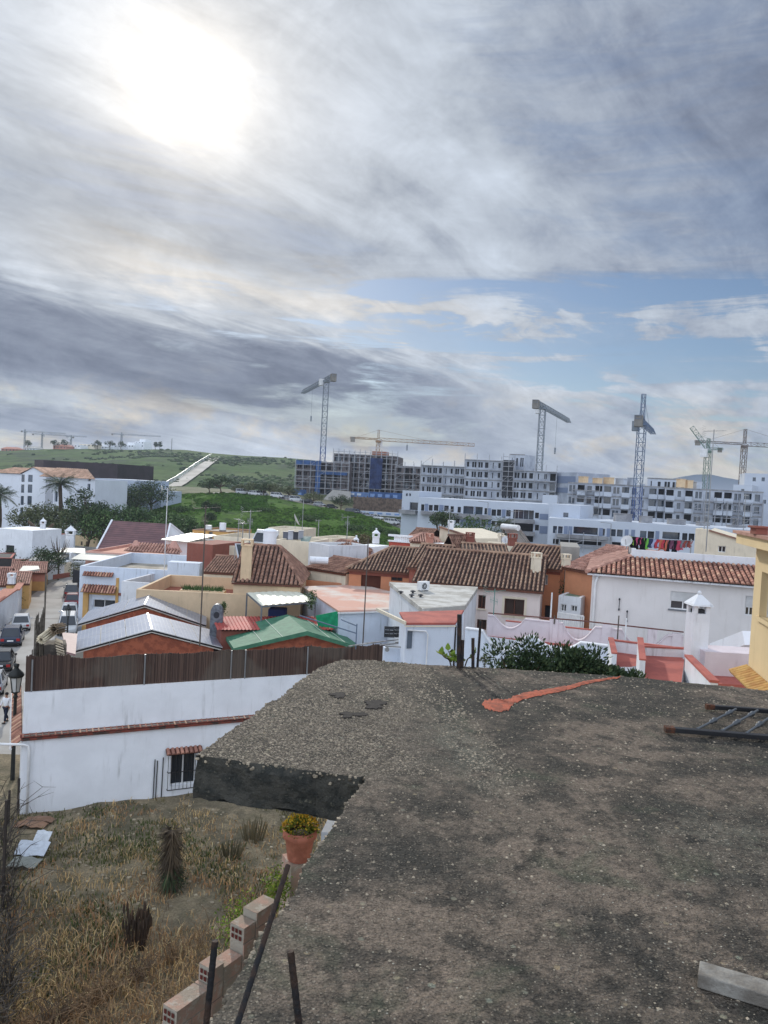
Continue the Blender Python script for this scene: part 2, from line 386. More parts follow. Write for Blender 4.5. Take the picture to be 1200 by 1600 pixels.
# terracotta mortar streak
mb = MB()
cl = [(753, 1101, 1), (758, 1101, 6), (766, 1102, 8.5), (780, 1103, 10), (794, 1102, 8.5), (803, 1094, 6), (822, 1087, 5), (845, 1083, 4.2), (868, 1079, 3.8), (892, 1074, 3.6), (915, 1067, 2.6), (945, 1062, 1.8), (972, 1058, 1.0)]
pts = []
for i in range(len(cl)-1):
    for j in range(10):
        t = j/10; q = [cl[i][k]+(cl[i+1][k]-cl[i][k])*t for k in range(3)]
        q[1] += 1.3*NZ.noise(V((q[0]*.15, 0, 3))); q[2] *= 1+.35*NZ.noise(V((q[0]*.3, 5, 3)))+.2*NZ.noise(V((q[0]*.9, 5, 3))); pts.append(q)
def tp(q, f): p = atz(q[0], q[1]-q[2]*f, ZS); p.z = ZS+.004+.006*(1-abs(f)); return p
for i in range(len(pts)-1):
    for f0_, f1_ in ((-1, -.5), (-.5, 0), (0, .5), (.5, 1)):
        mb.face([tp(pts[i], f0_), tp(pts[i+1], f0_), tp(pts[i+1], f1_), tp(pts[i], f1_)])
o = mb.build('mortar_streak', mat('terracotta_mortar', srgb(184, 98, 72), c2=srgb(150, 84, 64), scale=14, bump=1, bscale=50, speck=.6, stain=srgb(90, 74, 62)), None, origin=atz(800, 1095, ZS))
tag(o, 'long terracotta coloured mortar streak smeared across the concrete slab', 'mortar streak')
# lying wrought iron balustrade
rail = thing('metal_balustrade', 'black wrought iron balustrade section lying flat on the slab at the right', 'balustrade', atz(1035, 1140, ZS))
irn = mat('painted_iron', srgb(44, 44, 46), rough=.5, metal=.35, speck=.35, stain=srgb(96, 60, 40), bump=.2)
zz = ZS+.035
def ext(p, q, k_): return p+(q-p)*k_
a0, a1 = atz(1040, 1139, zz), atz(1200, 1152, zz); b0, b1 = atz(1104, 1104, zz), atz(1200, 1111, zz)
a1, b1 = ext(a0, a1, 1.9), ext(b0, b1, 2.3)
for p, q, wd, nm in ((a0, a1, .048, 'bottom_rail'), (b0, b1, .034, 'top_rail')):
    mb = MB(); mb.beam(p, q, wd, .03); mb.build(nm, irn, rail, bevel=.003)
rst = mat('rust', srgb(92, 56, 38), c2=srgb(60, 44, 36), scale=40, bump=.4)
for p, q, wd in ((a0, a1, .055), (b0, b1, .038)):
    d_ = (q-p).normalized(); mb = MB(); mb.beam(p-d_*.006, p+d_*.055, wd, .036); mb.build('rusty_end_cap', rst, rail)
steel = mat('baluster_steel', srgb(104, 108, 112), rough=.4, metal=.7, bump=.1)
for i, (xa, ya, xb, yb) in enumerate(((1090, 1139, 1150, 1108), (1128, 1142, 1184, 1110), (1166, 1146, 1216, 1112), (1203, 1149, 1252, 1114))):
    p, q = atz(xa, ya, zz+.01), atz(xb, yb, zz+.01)
    L_ = (q-p).length; ps = [0, .04, .30, .34, .38, .42, .46, .50, .72, .76, .8, .84, .9, 1]
    rr = [.012, .008, .008, .017, .011, .020, .011, .008, .008, .016, .010, .018, .009, .009]
    mb = MB(); mb.tube([p+(q-p)*t for t in ps], rr, 10); mb.build('baluster', steel, rail, smooth=True)
# timber offcut
pl_ = mat('grey_timber', srgb(150, 146, 138), c2=srgb(112, 106, 98), scale=6, bump=.4, bscale=50, streak=0)
a = atz(1089, 1545, ZS); b_ = atz(1240, 1592, ZS); d_ = (b_-a).normalized(); sdv = V((-d_.y, d_.x, 0)); hgt = .045
mb = MB(); wd = .085
q = [a+V((0, 0, .003)), b_+V((0, 0, .003)), b_+sdv*wd+V((0, 0, .003)), a+sdv*wd+V((0, 0, .003))]
mb.hull8(q, [p+V((0, 0, hgt)) for p in q])
o = mb.build('timber_offcut', pl_, None, origin=a, bevel=.004)
tag(o, 'grey weathered timber offcut lying on the slab in the near right corner', 'plank')
# reinforcement bars in front
reb = mat('rebar_steel', srgb(40, 40, 42), c2=srgb(66, 52, 44), scale=18, rough=.7, metal=.3, bump=.5, bscale=90)
def rod(p, q, r_, label, rib=True, group=None, n_=10):
    mb = MB(); L_ = (q-p).length; k_ = int(L_/.012) if rib else 2
    pts_ = [p+(q-p)*(i/k_) for i in range(k_+1)]
    rr = [r_*(1.0+(.11 if i % 2 else 0)) if rib else r_ for i in range(k_+1)]
    mb.tube(pts_, rr, n_); o = mb.build('reinforcement_bar', reb, None, smooth=False, origin=p)
    return tag(o, label, 'rebar', group)
G = 'reinforcement bars sticking up beside the slab'
rod(atd(316, 1660, 1.75), atd(336, 1470, 1.75), .0072, 'leftmost of the three near rebars, short and upright below the brick wall', group=G)
rod(atd(352, 1660, 1.6), atd(450, 1352, 1.95), .0068, 'long leaning rebar reaching up to the flower pot', group=G)
rod(atd(474, 1660, 1.45), atd(454, 1486, 1.45), .0066, 'short rebar in front of the slab, right of the leaning one', group=G)
# rods at the far edge
for (x0, y0, x1, y1, r_, lb) in ((717, 1040, 718, 960, .024, 'thick black upright pipe at the far edge of the slab, in the leafy plant'),
                               (722, 1040, 723, 1000, .017, 'short black bar standing close beside the thick pipe at the slab edge'),
                               (739, 1040, 739, 997, .017, 'short black bar just right of the leafy plant at the slab edge'),
                               (746, 1038, 751, 970, .013, 'tall thin black bar, rightmost of the bars at the far slab edge')):
    rod(atd(x0, y0+4, 6.55), atd(x1, y1, 6.55), r_*.85, lb, rib=False, group='black bars at the far edge of the slab')
# ============================================================ building helpers
class Fac:
    """a facade line: A left end, u to the right, b away from the viewer; s along, o back, z height"""
    def __init__(s, A, B):
        s.A = V((A[0], A[1], 0)); d = V((B[0], B[1], 0))-s.A; s.L = d.length; s.u = d.normalized(); s.b = V((-s.u.y, s.u.x, 0)); s.z = A[2] if len(A) > 2 else 0
    def w(s, a, o, z): p = s.A+s.u*a+s.b*o; return V((p.x, p.y, z))
    def hit(s, px, py, o=0):
        d = ray(px, py); P0 = s.A+s.b*o; k_ = (P0-CAM).dot(s.b)/d.dot(s.b); p = CAM+d*k_; return (p-s.A).dot(s.u), p.z
    def rect(s, x0, x1, y0, y1, o=0):
        xm, ym = (x0+x1)/2, (y0+y1)/2
        return (s.hit(x0, ym, o)[0], s.hit(x1, ym, o)[0], s.hit(xm, y1, o)[1], s.hit(xm, y0, o)[1])
    def right(s, depth, L=None): L = s.L if L is None else L; return Fac(s.w(L, 0, s.z), s.w(L, depth, s.z))
    def left(s, depth): return Fac(s.w(0, depth, s.z), s.w(0, 0, s.z))
    def sub(s, a0, a1, o=0): return Fac(s.w(a0, o, s.z), s.w(a1, o, s.z))
def fac(p1, p2, D, D2=None):
    A = atd(p1[0], p1[1], D)
    if D2 is None and D >= 60: D2 = D*.988
    B = atz(p2[0], p2[1], A.z) if D2 is None else atd(p2[0], p2[1], D2)
    return Fac((A.x, A.y, A.z), (B.x, B.y, A.z))
def wallface(mb, F, s0, s1, z0, z1, holes=(), d=.18, zt=None):
    hs = [h for h in holes if h[1] > s0 and h[0] < s1]
    ss = sorted({s0, s1} | {max(s0, min(s1, h[0])) for h in hs} | {max(s0, min(s1, h[1])) for h in hs})
    zs = sorted({z0, z1} | {max(z0, min(z1, h[2])) for h in hs} | {max(z0, min(z1, h[3])) for h in hs})
    for i in range(len(ss)-1):
        for j in range(len(zs)-1):
            cs, cz = (ss[i]+ss[i+1])/2, (zs[j]+zs[j+1])/2
            if any(h[0] < cs < h[1] and h[2] < cz < h[3] for h in hs): continue
            mb.face([F.w(ss[i], 0, zs[j]), F.w(ss[i+1], 0, zs[j]), F.w(ss[i+1], 0, zs[j+1]), F.w(ss[i], 0, zs[j+1])], .5)
    for h in hs:
        a, b_, c_, e_ = h[:4]; q = [(a, c_), (b_, c_), (b_, e_), (a, e_)]
        for k_ in range(4):
            (p0, p1), (q0, q1) = q[k_], q[(k_+1) % 4]
            mb.face([F.w(p0, 0, p1), F.w(p0, d, p1), F.w(q0, d, q1), F.w(q0, 0, q1)], .5)
glassm = mat('dark_glass', (.022, .028, .036), rough=.08, spec=.7, bump=0, var=.3, scale=.6)
glassb = mat('blue_glass', (.05, .075, .11), rough=.06, spec=.8, bump=0, var=.4, scale=.4)
whitefr = mat('white_frame', (.72, .72, .72), rough=.45, bump=0)
brownfr = mat('brown_frame', srgb(96, 58, 44), rough=.5, bump=0)
greyfr = mat('grey_frame', srgb(110, 114, 120), rough=.5, bump=0)
darkm = mat('dark_interior', (.04, .042, .048), rough=.9, bump=0)
def window(par, F, h, d=.18, frame=whitefr, glass=None, detail=1, mull=1, sill=None, shutter=0, name='window'):
    a, b_, c_, e_ = h[:4]; glass = glass or glassm
    mb = MB(); mb.face([F.w(a, d-.01, c_), F.w(b_, d-.01, c_), F.w(b_, d-.01, e_), F.w(a, d-.01, e_)])
    g = mb.build(name, glass, par)
    if detail:
        t = .055; mb = MB()
        def bar(x0, x1, y0, y1, o0=None, o1=None):
            o0 = d-.07 if o0 is None else o0; o1 = d-.012 if o1 is None else o1
            mb.hull8([F.w(x0, o0, y0), F.w(x1, o0, y0), F.w(x1, o1, y0), F.w(x0, o1, y0)], [F.w(x0, o0, y1), F.w(x1, o0, y1), F.w(x1, o1, y1), F.w(x0, o1, y1)])
        bar(a, b_, c_, c_+t); bar(a, b_, e_-t, e_); bar(a, a+t, c_+t, e_-t); bar(b_-t, b_, c_+t, e_-t)
        for k_ in range(mull):
            x = a+(b_-a)*(k_+1)/(mull+1); bar(x-t/2, x+t/2, c_+t, e_-t)
        mb.build('frame', frame, g)
        if sill:
            mb = MB()
            def box(x0, x1, y0, y1, o0, o1): mb.hull8([F.w(x0, o0, y0), F.w(x1, o0, y0), F.w(x1, o1, y0), F.w(x0, o1, y0)], [F.w(x0, o0, y1), F.w(x1, o0, y1), F.w(x1, o1, y1), F.w(x0, o1, y1)])
            box(a-.08, b_+.08, c_-.07, c_, -.07, .02); mb.build('sill', sill, g)
    if shutter:
        mb = MB(); n_ = max(3, int((e_-c_)*shutter/.06)); zt = e_; hh_ = (e_-c_)*shutter/n_
        for k_ in range(n_):
            z0 = zt-(k_+1)*hh_; mb.hull8([F.w(a+.04, d-.1, z0+.01), F.w(b_-.04, d-.1, z0+.01), F.w(b_-.04, d-.075, z0), F.w(a+.04, d-.075, z0)], [F.w(a+.04, d-.1, z0+hh_*.8), F.w(b_-.04, d-.1, z0+hh_*.8), F.w(b_-.04, d-.075, z0+hh_), F.w(a+.04, d-.075, z0+hh_)])
        mb.build('shutter', mat('shutter_white', (.6, .6, .6), rough=.5, bump=0), g)
    return g
def facr(p1, x2, D, ang=.38):
    A = atd(p1[0], p1[1], D); d = ray(x2, p1[1]); b = V((-sin(ang), cos(ang), 0)); k = (A-CAM).dot(b)/(d.x*b.x+d.y*b.y); B = CAM+d*k; return Fac((A.x, A.y, A.z), (B.x, B.y, A.z))
def bld(name, label, F, L, depth, z0, z1, wm, fh=(), rh=(), lh=(), parapet=0, deck=None, group=None, cat='building', wkw=None, cap=None, detail=1, d=.18, top=True, capw=.2):
    t = thing(name, label, cat, F.w(0, 0, z0), group)
    mb = MB(); FR, FL, FB = F.right(depth, L), F.left(depth), Fac(F.w(L, depth, 0), F.w(0, depth, 0))
    wallface(mb, F, 0, L, z0, z1, fh, d); wallface(mb, FR, 0, depth, z0, z1, rh, d); wallface(mb, FL, 0, depth, z0, z1, lh, d)
    wallface(mb, FB, 0, L, z0, z1)
    if parapet:
        k_ = capw; zi = z1-parapet; o = [(0, 0), (L, 0), (L, depth), (0, depth)]; i_ = [(k_, k_), (L-k_, k_), (L-k_, depth-k_), (k_, depth-k_)]
        for q in range(4):
            r_ = (q+1) % 4
            mb.face([F.w(*o[q], z1), F.w(*o[r_], z1), F.w(*i_[r_], z1), F.w(*i_[q], z1)], .5)
            mb.face([F.w(*i_[q], z1), F.w(*i_[r_], z1), F.w(*i_[r_], zi), F.w(*i_[q], zi)], .5)
        wall = mb.build('wall', wm, t)
        mb = MB(); mb.face([F.w(*q, zi) for q in i_]); mb.build('roof_deck', deck or wm, t)
    elif top:
        mb.face([F.w(0, 0, z1), F.w(L, 0, z1), F.w(L, depth, z1), F.w(0, depth, z1)], .5)
        wall = mb.build('wall', [wm], t)
    else: wall = mb.build('wall', [wm], t)
    if cap:
        mb = MB(); k_ = capw+.04
        for (a0, a1, o0, o1) in ((-.04, L+.04, -.04, k_), (-.04, L+.04, depth-k_, depth+.04), (-.04, k_, k_, depth-k_), (L-k_, L+.04, k_, depth-k_)):
            mb.hull8([F.w(a0, o0, z1+.003), F.w(a1, o0, z1+.003), F.w(a1, o1, z1+.003), F.w(a0, o1, z1+.003)], [F.w(a0, o0, z1+.07), F.w(a1, o0, z1+.07), F.w(a1, o1, z1+.07), F.w(a0, o1, z1+.07)])
        mb.build('coping', cap, t)
    kw = dict(detail=detail, d=d); kw.update(wkw or {})
    for FF, hs in ((F, fh), (FR, rh), (FL, lh)):
        for h in hs:
            k2 = dict(kw)
            if len(h) > 4: k2.update(h[4])
            window(t, FF, h, **k2)
    return t
def fbox(mb, F, s0, s1, o0, o1, z0, z1, r=None):
    mb.hull8([F.w(s0, o0, z0), F.w(s1, o0, z0), F.w(s1, o1, z0), F.w(s0, o1, z0)], [F.w(s0, o0, z1), F.w(s1, o0, z1), F.w(s1, o1, z1), F.w(s0, o1, z1)], r)
def tiles(mb, pts, pitch=.23, tl=.42, rad=.078, nseg=4, over=.0):
    """barrel-tile covering of a planar polygon; pts[0]->pts[1] is the eave (left to right seen from outside)"""
    pts = [V(p) for p in pts]; u = (pts[1]-pts[0]).normalized(); n = u.cross(pts[2]-pts[0]).normalized()
    if n.z < 0: n = -n
    v = n.cross(u); 
    if v.dot(pts[2]-pts[0]) < 0: v = -v
    P = [((p-pts[0]).dot(u), (p-pts[0]).dot(v)) for p in pts]
    mb.face(pts, .3, 1)
    x0 = min(p[0] for p in P); x1 = max(p[0] for p in P); k_ = max(1, round((x1-x0)/pitch)); pt_ = (x1-x0)/k_
    for i in range(k_):
        x = x0+(i+.5)*pt_; ys = []
        for j in range(len(P)):
            a, b_ = P[j], P[(j+1) % len(P)]
            if (a[0] > x) != (b_[0] > x): ys.append(a[1]+(b_[1]-a[1])*(x-a[0])/(b_[0]-a[0]))
        if len(ys) < 2: continue
        y0, y1 = min(ys)-over, max(ys)
        m_ = max(1, round((y1-y0)/tl)); l_ = (y1-y0)/m_
        for j in range(m_):
            ya = y0+j*l_; yb = ya+l_; vs = []; jx = random.uniform(-.008, .008)
            for (yy, lift, rr) in ((ya, .024, rad*1.06), (yb, 0, rad*.9)):
                for q in range(nseg+1):
                    a = pi*q/nseg
                    vs.append(pts[0]+u*(x+jx-cos(a)*rr)+v*yy+n*(sin(a)*rr+lift+.004))
            fs = [(q, q+1, nseg+2+q, nseg+1+q) for q in range(nseg)]
            fs.append(tuple(range(nseg, -1, -1)))
            mb.mesh(vs, fs)
TILES = tiles
def ridge(mb, a, b_, rad=.11):
    a = V(a); b_ = V(b_); L_ = (b_-a).length; k_ = max(1, int(L_/.42)); d_ = (b_-a)/k_
    for i in range(k_):
        p = a+d_*i; mb.tube([p, p+d_*1.04], [rad*1.08, rad*.92], 6)
tile_old = mat('tile_old', srgb(168, 138, 116), c2=srgb(134, 104, 88), scale=1.4, tint=.12, bump=.3, rough=.9)
tile_red = mat('tile_red', srgb(182, 132, 112), c2=srgb(148, 106, 92), scale=1.6, tint=.3, bump=.3, lift=srgb(206, 168, 140), rough=.9)
tile_brown = mat('tile_brown', srgb(158, 122, 104), c2=srgb(132, 100, 86), scale=1.9, tint=.25, bump=.3, rough=.9)
tile_faded = mat('tile_faded', srgb(206, 172, 148), c2=srgb(184, 150, 128), scale=.8, tint=.2, bump=0)
tile_clay = mat('tile_clay', srgb(186, 144, 128), c2=srgb(164, 124, 110), scale=2.2, tint=.22, bump=.3, rough=.9)
chan = mat('tile_channel_shade', srgb(66, 46, 40), c2=srgb(44, 33, 30), scale=3, bump=.4)  # dark colour paints in the shade lying between cover tiles
chan_r = mat('tile_channel_red_shade', srgb(96, 56, 46), c2=srgb(66, 42, 36), scale=3, bump=.4)  # shade between red cover tiles painted in likewise
def roof(par, F, s0, s1, o0, o1, ze, zr, kind='gable', om=None, m=tile_old, ch=chan, over=.25, pitch=.23, hipl=None, hipr=None, sides='fb', name='roof'):
    tiles = lambda a_, b_, c_=.23: TILES(a_, b_, c_, rad=.060 if m is tile_old else .078*c_/.23)
    om = (o0+o1)/2 if om is None else om; mb = MB(); W = F.w
    k_ = (zr-ze)/(om-o0); e0, e1 = o0-over, o1+over; kb = (zr-ze)/max(.01, (o1-om)); zE = ze-over*k_; zB = ze-over*kb
    a, b_ = s0-over*.6, s1+over*.6; la = a+(hipl or 0); rb = b_-(hipr or 0)
    tiles(mb, [W(a, e0, zE), W(b_, e0, zE), W(rb, om, zr), W(la, om, zr)], pitch)
    if kind != 'mono':
        tiles(mb, [W(b_, e1, zB), W(a, e1, zB), W(la, om, zr), W(rb, om, zr)], pitch)
        if hipl: tiles(mb, [W(a, e1, zB), W(a, e0, zE), W(la, om, zr)], pitch); ridge(mb, W(a, e0, zE+.03), W(la, om, zr+.03)); ridge(mb, W(a, e1, zB+.03), W(la, om, zr+.03))
        if hipr: tiles(mb, [W(b_, e0, zE), W(b_, e1, zB), W(rb, om, zr)], pitch); ridge(mb, W(b_, e0, zE+.03), W(rb, om, zr+.03)); ridge(mb, W(b_, e1, zB+.03), W(rb, om, zr+.03))
    ridge(mb, W(la, om, zr+.03), W(rb, om, zr+.03))
    # eave board just under the tiles
    mb2 = MB(); fbox(mb2, F, a+.02, b_-.02, e0+.02, e0+.10, zE-.16, zE-.012)
    r_ = mb.build(name, [m, ch], par)
    mb2.build('eave_board', whitefr if m is tile_red else brownfr, r_)
    return r_
def gable_tri(mb, F, s, o0, om, o1, ze, zr):
    mb.face([F.w(s, o0, ze), F.w(s, o1, ze), F.w(s, om, zr)], .5)
# wall finishes
W_white = mat('whitewash', srgb(234, 236, 240), var=.05, scale=.8, streak=.55, stain=srgb(150, 150, 148), bump=.25, bscale=25)
W_white2 = mat('whitewash_stained', srgb(220, 222, 226), var=.07, scale=.8, streak=.9, stain=srgb(128, 126, 122), bump=.3, bscale=25, speck=.25)
W_bluew = mat('blueish_limewash', srgb(208, 216, 228), var=.06, scale=.9, streak=.9, stain=srgb(120, 128, 130), bump=.3, bscale=25, speck=.3)
W_beige = mat('beige_render', srgb(212, 186, 152), var=.06, streak=.5, stain=srgb(150, 132, 110))
W_cream = mat('cream_render', srgb(222, 210, 188), var=.06, streak=.6, stain=srgb(150, 140, 124))
W_pink = mat('pink_render', srgb(204, 158, 144), var=.07, streak=.45, stain=srgb(140, 104, 92))
W_palepink = mat('pale_pink_render', srgb(214, 202, 205), var=.06, streak=.9, stain=srgb(140, 122, 120), speck=.3)
W_orange = mat('orange_render', srgb(198, 136, 102), var=.07, streak=.4, stain=srgb(146, 92, 66))
W_salmon = mat('salmon_render', srgb(188, 132, 114), var=.07, streak=.4, stain=srgb(140, 90, 76))
W_ochre = mat('ochre_paint', srgb(200, 158, 98), var=.08, streak=.3, stain=srgb(140, 96, 44))
W_yellow = mat('yellow_render', srgb(222, 198, 154), var=.04, streak=.35, stain=srgb(176, 146, 104))
W_redbrn = mat('red_brown_paint', srgb(138, 84, 72), var=.1, streak=.3)
W_conc = mat('bare_concrete', srgb(150, 146, 140), var=.12, streak=.6)
deck_grey = mat('deck_grey', srgb(196, 194, 188), c2=srgb(164, 160, 152), scale=.9, speck=.4, stain=srgb(120, 112, 104), rough=.9)
deck_dirty = mat('deck_dirty', srgb(168, 160, 146), c2=srgb(122, 114, 102), scale=.7, speck=.6, stain=srgb(90, 84, 76))
deck_pink = mat('deck_pink', srgb(204, 150, 128), c2=srgb(188, 136, 116), scale=.6, speck=.35, stain=srgb(150, 108, 94))
deck_red = mat('deck_red', srgb(176, 98, 86), c2=srgb(156, 86, 78), scale=1.1, speck=.4, stain=srgb(120, 66, 58))
terr = mat('terracotta_coping', srgb(182, 120, 100), c2=srgb(156, 102, 86), scale=6, tint=.15)
roofsheet = mat('painted_sheet', srgb(184, 184, 174), var=.04, rough=.4, bump=0)
# ============================================================ aerials, chimneys, small rooftop things
galv = mat('galvanised', srgb(150, 152, 154), rough=.4, metal=.6, bump=0)
polem = mat('old_pole', srgb(92, 84, 78), rough=.6, metal=.2, bump=0)
def aerial(label, p, q, kind='yagi', r=.025, size=1.0, m=None, ang=.5, group='television aerials on the roofs', name='television_aerial'):
    t = thing(name, label, 'aerial', p, group); m = m or galv
    mb = MB(); mb.tube([p, q], [r*1.15, r], 6); mb.build('mast', m, t)
    if kind == 'bare': return t
    u = V((cos(ang), sin(ang), .08)); v = V((-sin(ang), cos(ang), 0)); mb = MB(); th = max(.012, r*.6)
    c_ = q-V((0, 0, .12)); mb.beam(c_-u*.55*size, c_+u*.75*size, th)
    for k_ in range(7 if kind == 'yagi' else 4):
        x = c_+u*size*(-.5+k_*.19); l_ = size*(.34-.02*k_); mb.beam(x-v*l_, x+v*l_, th*.8)
    for s_ in (-1, 1):
        for k_ in range(3): mb.beam(c_-u*.5*size+V((0, 0, s_*.12*k_*size)), c_-u*.62*size+V((0, 0, s_*.12*(k_+1)*size))+v*.3, th*.7)
    mb.build('antenna', m, t)
    if kind == 'two':
        mb = MB(); c_ = q-V((0, 0, .75*size)); u, v = v, -u; mb.beam(c_-u*.5*size, c_+u*.6*size, th)
        for k_ in range(6): x = c_+u*size*(-.45+k_*.2); mb.beam(x-V((0, 0, .2*size)), x+V((0, 0, .2*size)), th*.8)
        mb.build('antenna', m, t)
    return t
def aer(label, px, py0, py1, D, **k_):
    p = atd(px, py0, D); a = p.copy(); x1, y1 = px, py1
    # vertical pole from the base up to image row py1
    lo, hi_ = p.z, p.z+60
    for _ in range(40):
        mid_ = (lo+hi_)/2
        if pix((p.x, p.y, mid_))[1] > py1: lo = mid_
        else: hi_ = mid_
    return aerial(label, p, V((p.x, p.y, lo)), **k_)
def chimney(par_label, p, w, h, m, cap=None, name='chimney', rot=.2, style='flat', group=None):
    t = thing(name, par_label, 'chimney', p, group)
    def sq(k_, z): return [V((p.x+k_*cos(a+rot+pi/4), p.y+k_*sin(a+rot+pi/4), p.z+z)) for a in (0, pi/2, pi, 3*pi/2)]
    k0 = w*.707
    mb = MB(); mb.hull8(sq(k0, 0), sq(k0*.96, h)); mb.build('shaft', m, t)
    mb = MB(); mb.hull8(sq(k0*1.1, h+.003), sq(k0*1.1, h+.08))
    for a in range(4):
        q = sq(k0*.9, h+.083)[a]; q2 = sq(k0*.9, h+.083+w*.45)[a]; mb.beam(q, q2, w*.2)
    mb.build('vent', cap or m, t)
    mb = MB()
    z = h+.086+w*.45; mb.hull8(sq(k0*1.12, z), sq(k0*1.12, z+.06))
    if style == 'pyramid': mb.hull8(sq(k0*1.2, z+.063), sq(k0*.15, z+.063+w*.55))
    if style == 'pyramid': mb.blob((p.x, p.y, p.z+z+.1+w*.6), .09, .09, .09, 0)
    mb.build('cap', cap or m, t)
    return t
def dish(label, p, r=.4, az_=-1.2):
    t = thing('satellite_dish', label, 'satellite dish', p, 'satellite dishes on the roofs')
    d_ = V((cos(az_), sin(az_), .5)).normalized(); x = d_.cross(V((0, 0, 1))).normalized(); y = x.cross(d_)
    vs = []; fs = []; c_ = p+V((0, 0, r*1.3))
    for i in range(4):
        for j in range(14):
            a = 2*pi*j/14; q = r*i/3; vs.append(c_+(x*cos(a)+y*sin(a))*q+d_*(.25*q*q/r))
    for i in range(3):
        for j in range(14): fs.append((i*14+j, i*14+(j+1) % 14, (i+1)*14+(j+1) % 14, (i+1)*14+j))
    mb = MB(); mb.mesh(vs, fs); mb.build('reflector', mat('dish_white', (.6, .6, .6), rough=.4, bump=0), t)
    mb = MB(); mb.beam(p, c_-d_*.02, .05); mb.beam(c_-y*r*.8, c_+d_*r*.9, .025); mb.build('bracket', galv, t)
    return t
def acunit(label, p, F, sz=.8):
    t = thing('air_conditioner', label, 'air conditioner', p, 'outdoor air conditioning units'); G_ = Fac(p, p+F.u)
    mb = MB(); fbox(mb, G_, -sz/2, sz/2, 0, .32, p.z+.05, p.z+.05+sz*.75); mb.build('casing', whitefr, t, bevel=.02)
    mb = MB(); c_ = G_.w(-sz*.08, -.012, p.z+.05+sz*.37)
    vs = [c_+G_.u*(cos(2*pi*j/16)*sz*.27)+V((0, 0, sin(2*pi*j/16)*sz*.27)) for j in range(16)]; mb.face(vs); f_ = mb.build('fan_grille', darkm, t)
    mb = MB()
    for j in range(4):
        a = pi*j/4; d_ = G_.u*cos(a)*sz*.27+V((0, 0, sin(a)*sz*.27)); o_ = G_.b*-.01; mb.beam(c_-d_+o_, c_+d_+o_, .012)
    mb.build('guard', whitefr, f_)
    mb = MB()
    for k_ in (-.3, .3): fbox(mb, G_, k_*sz-.04, k_*sz+.04, 0, .3, p.z, p.z+.05)
    mb.build('feet', greyfr, t); return t
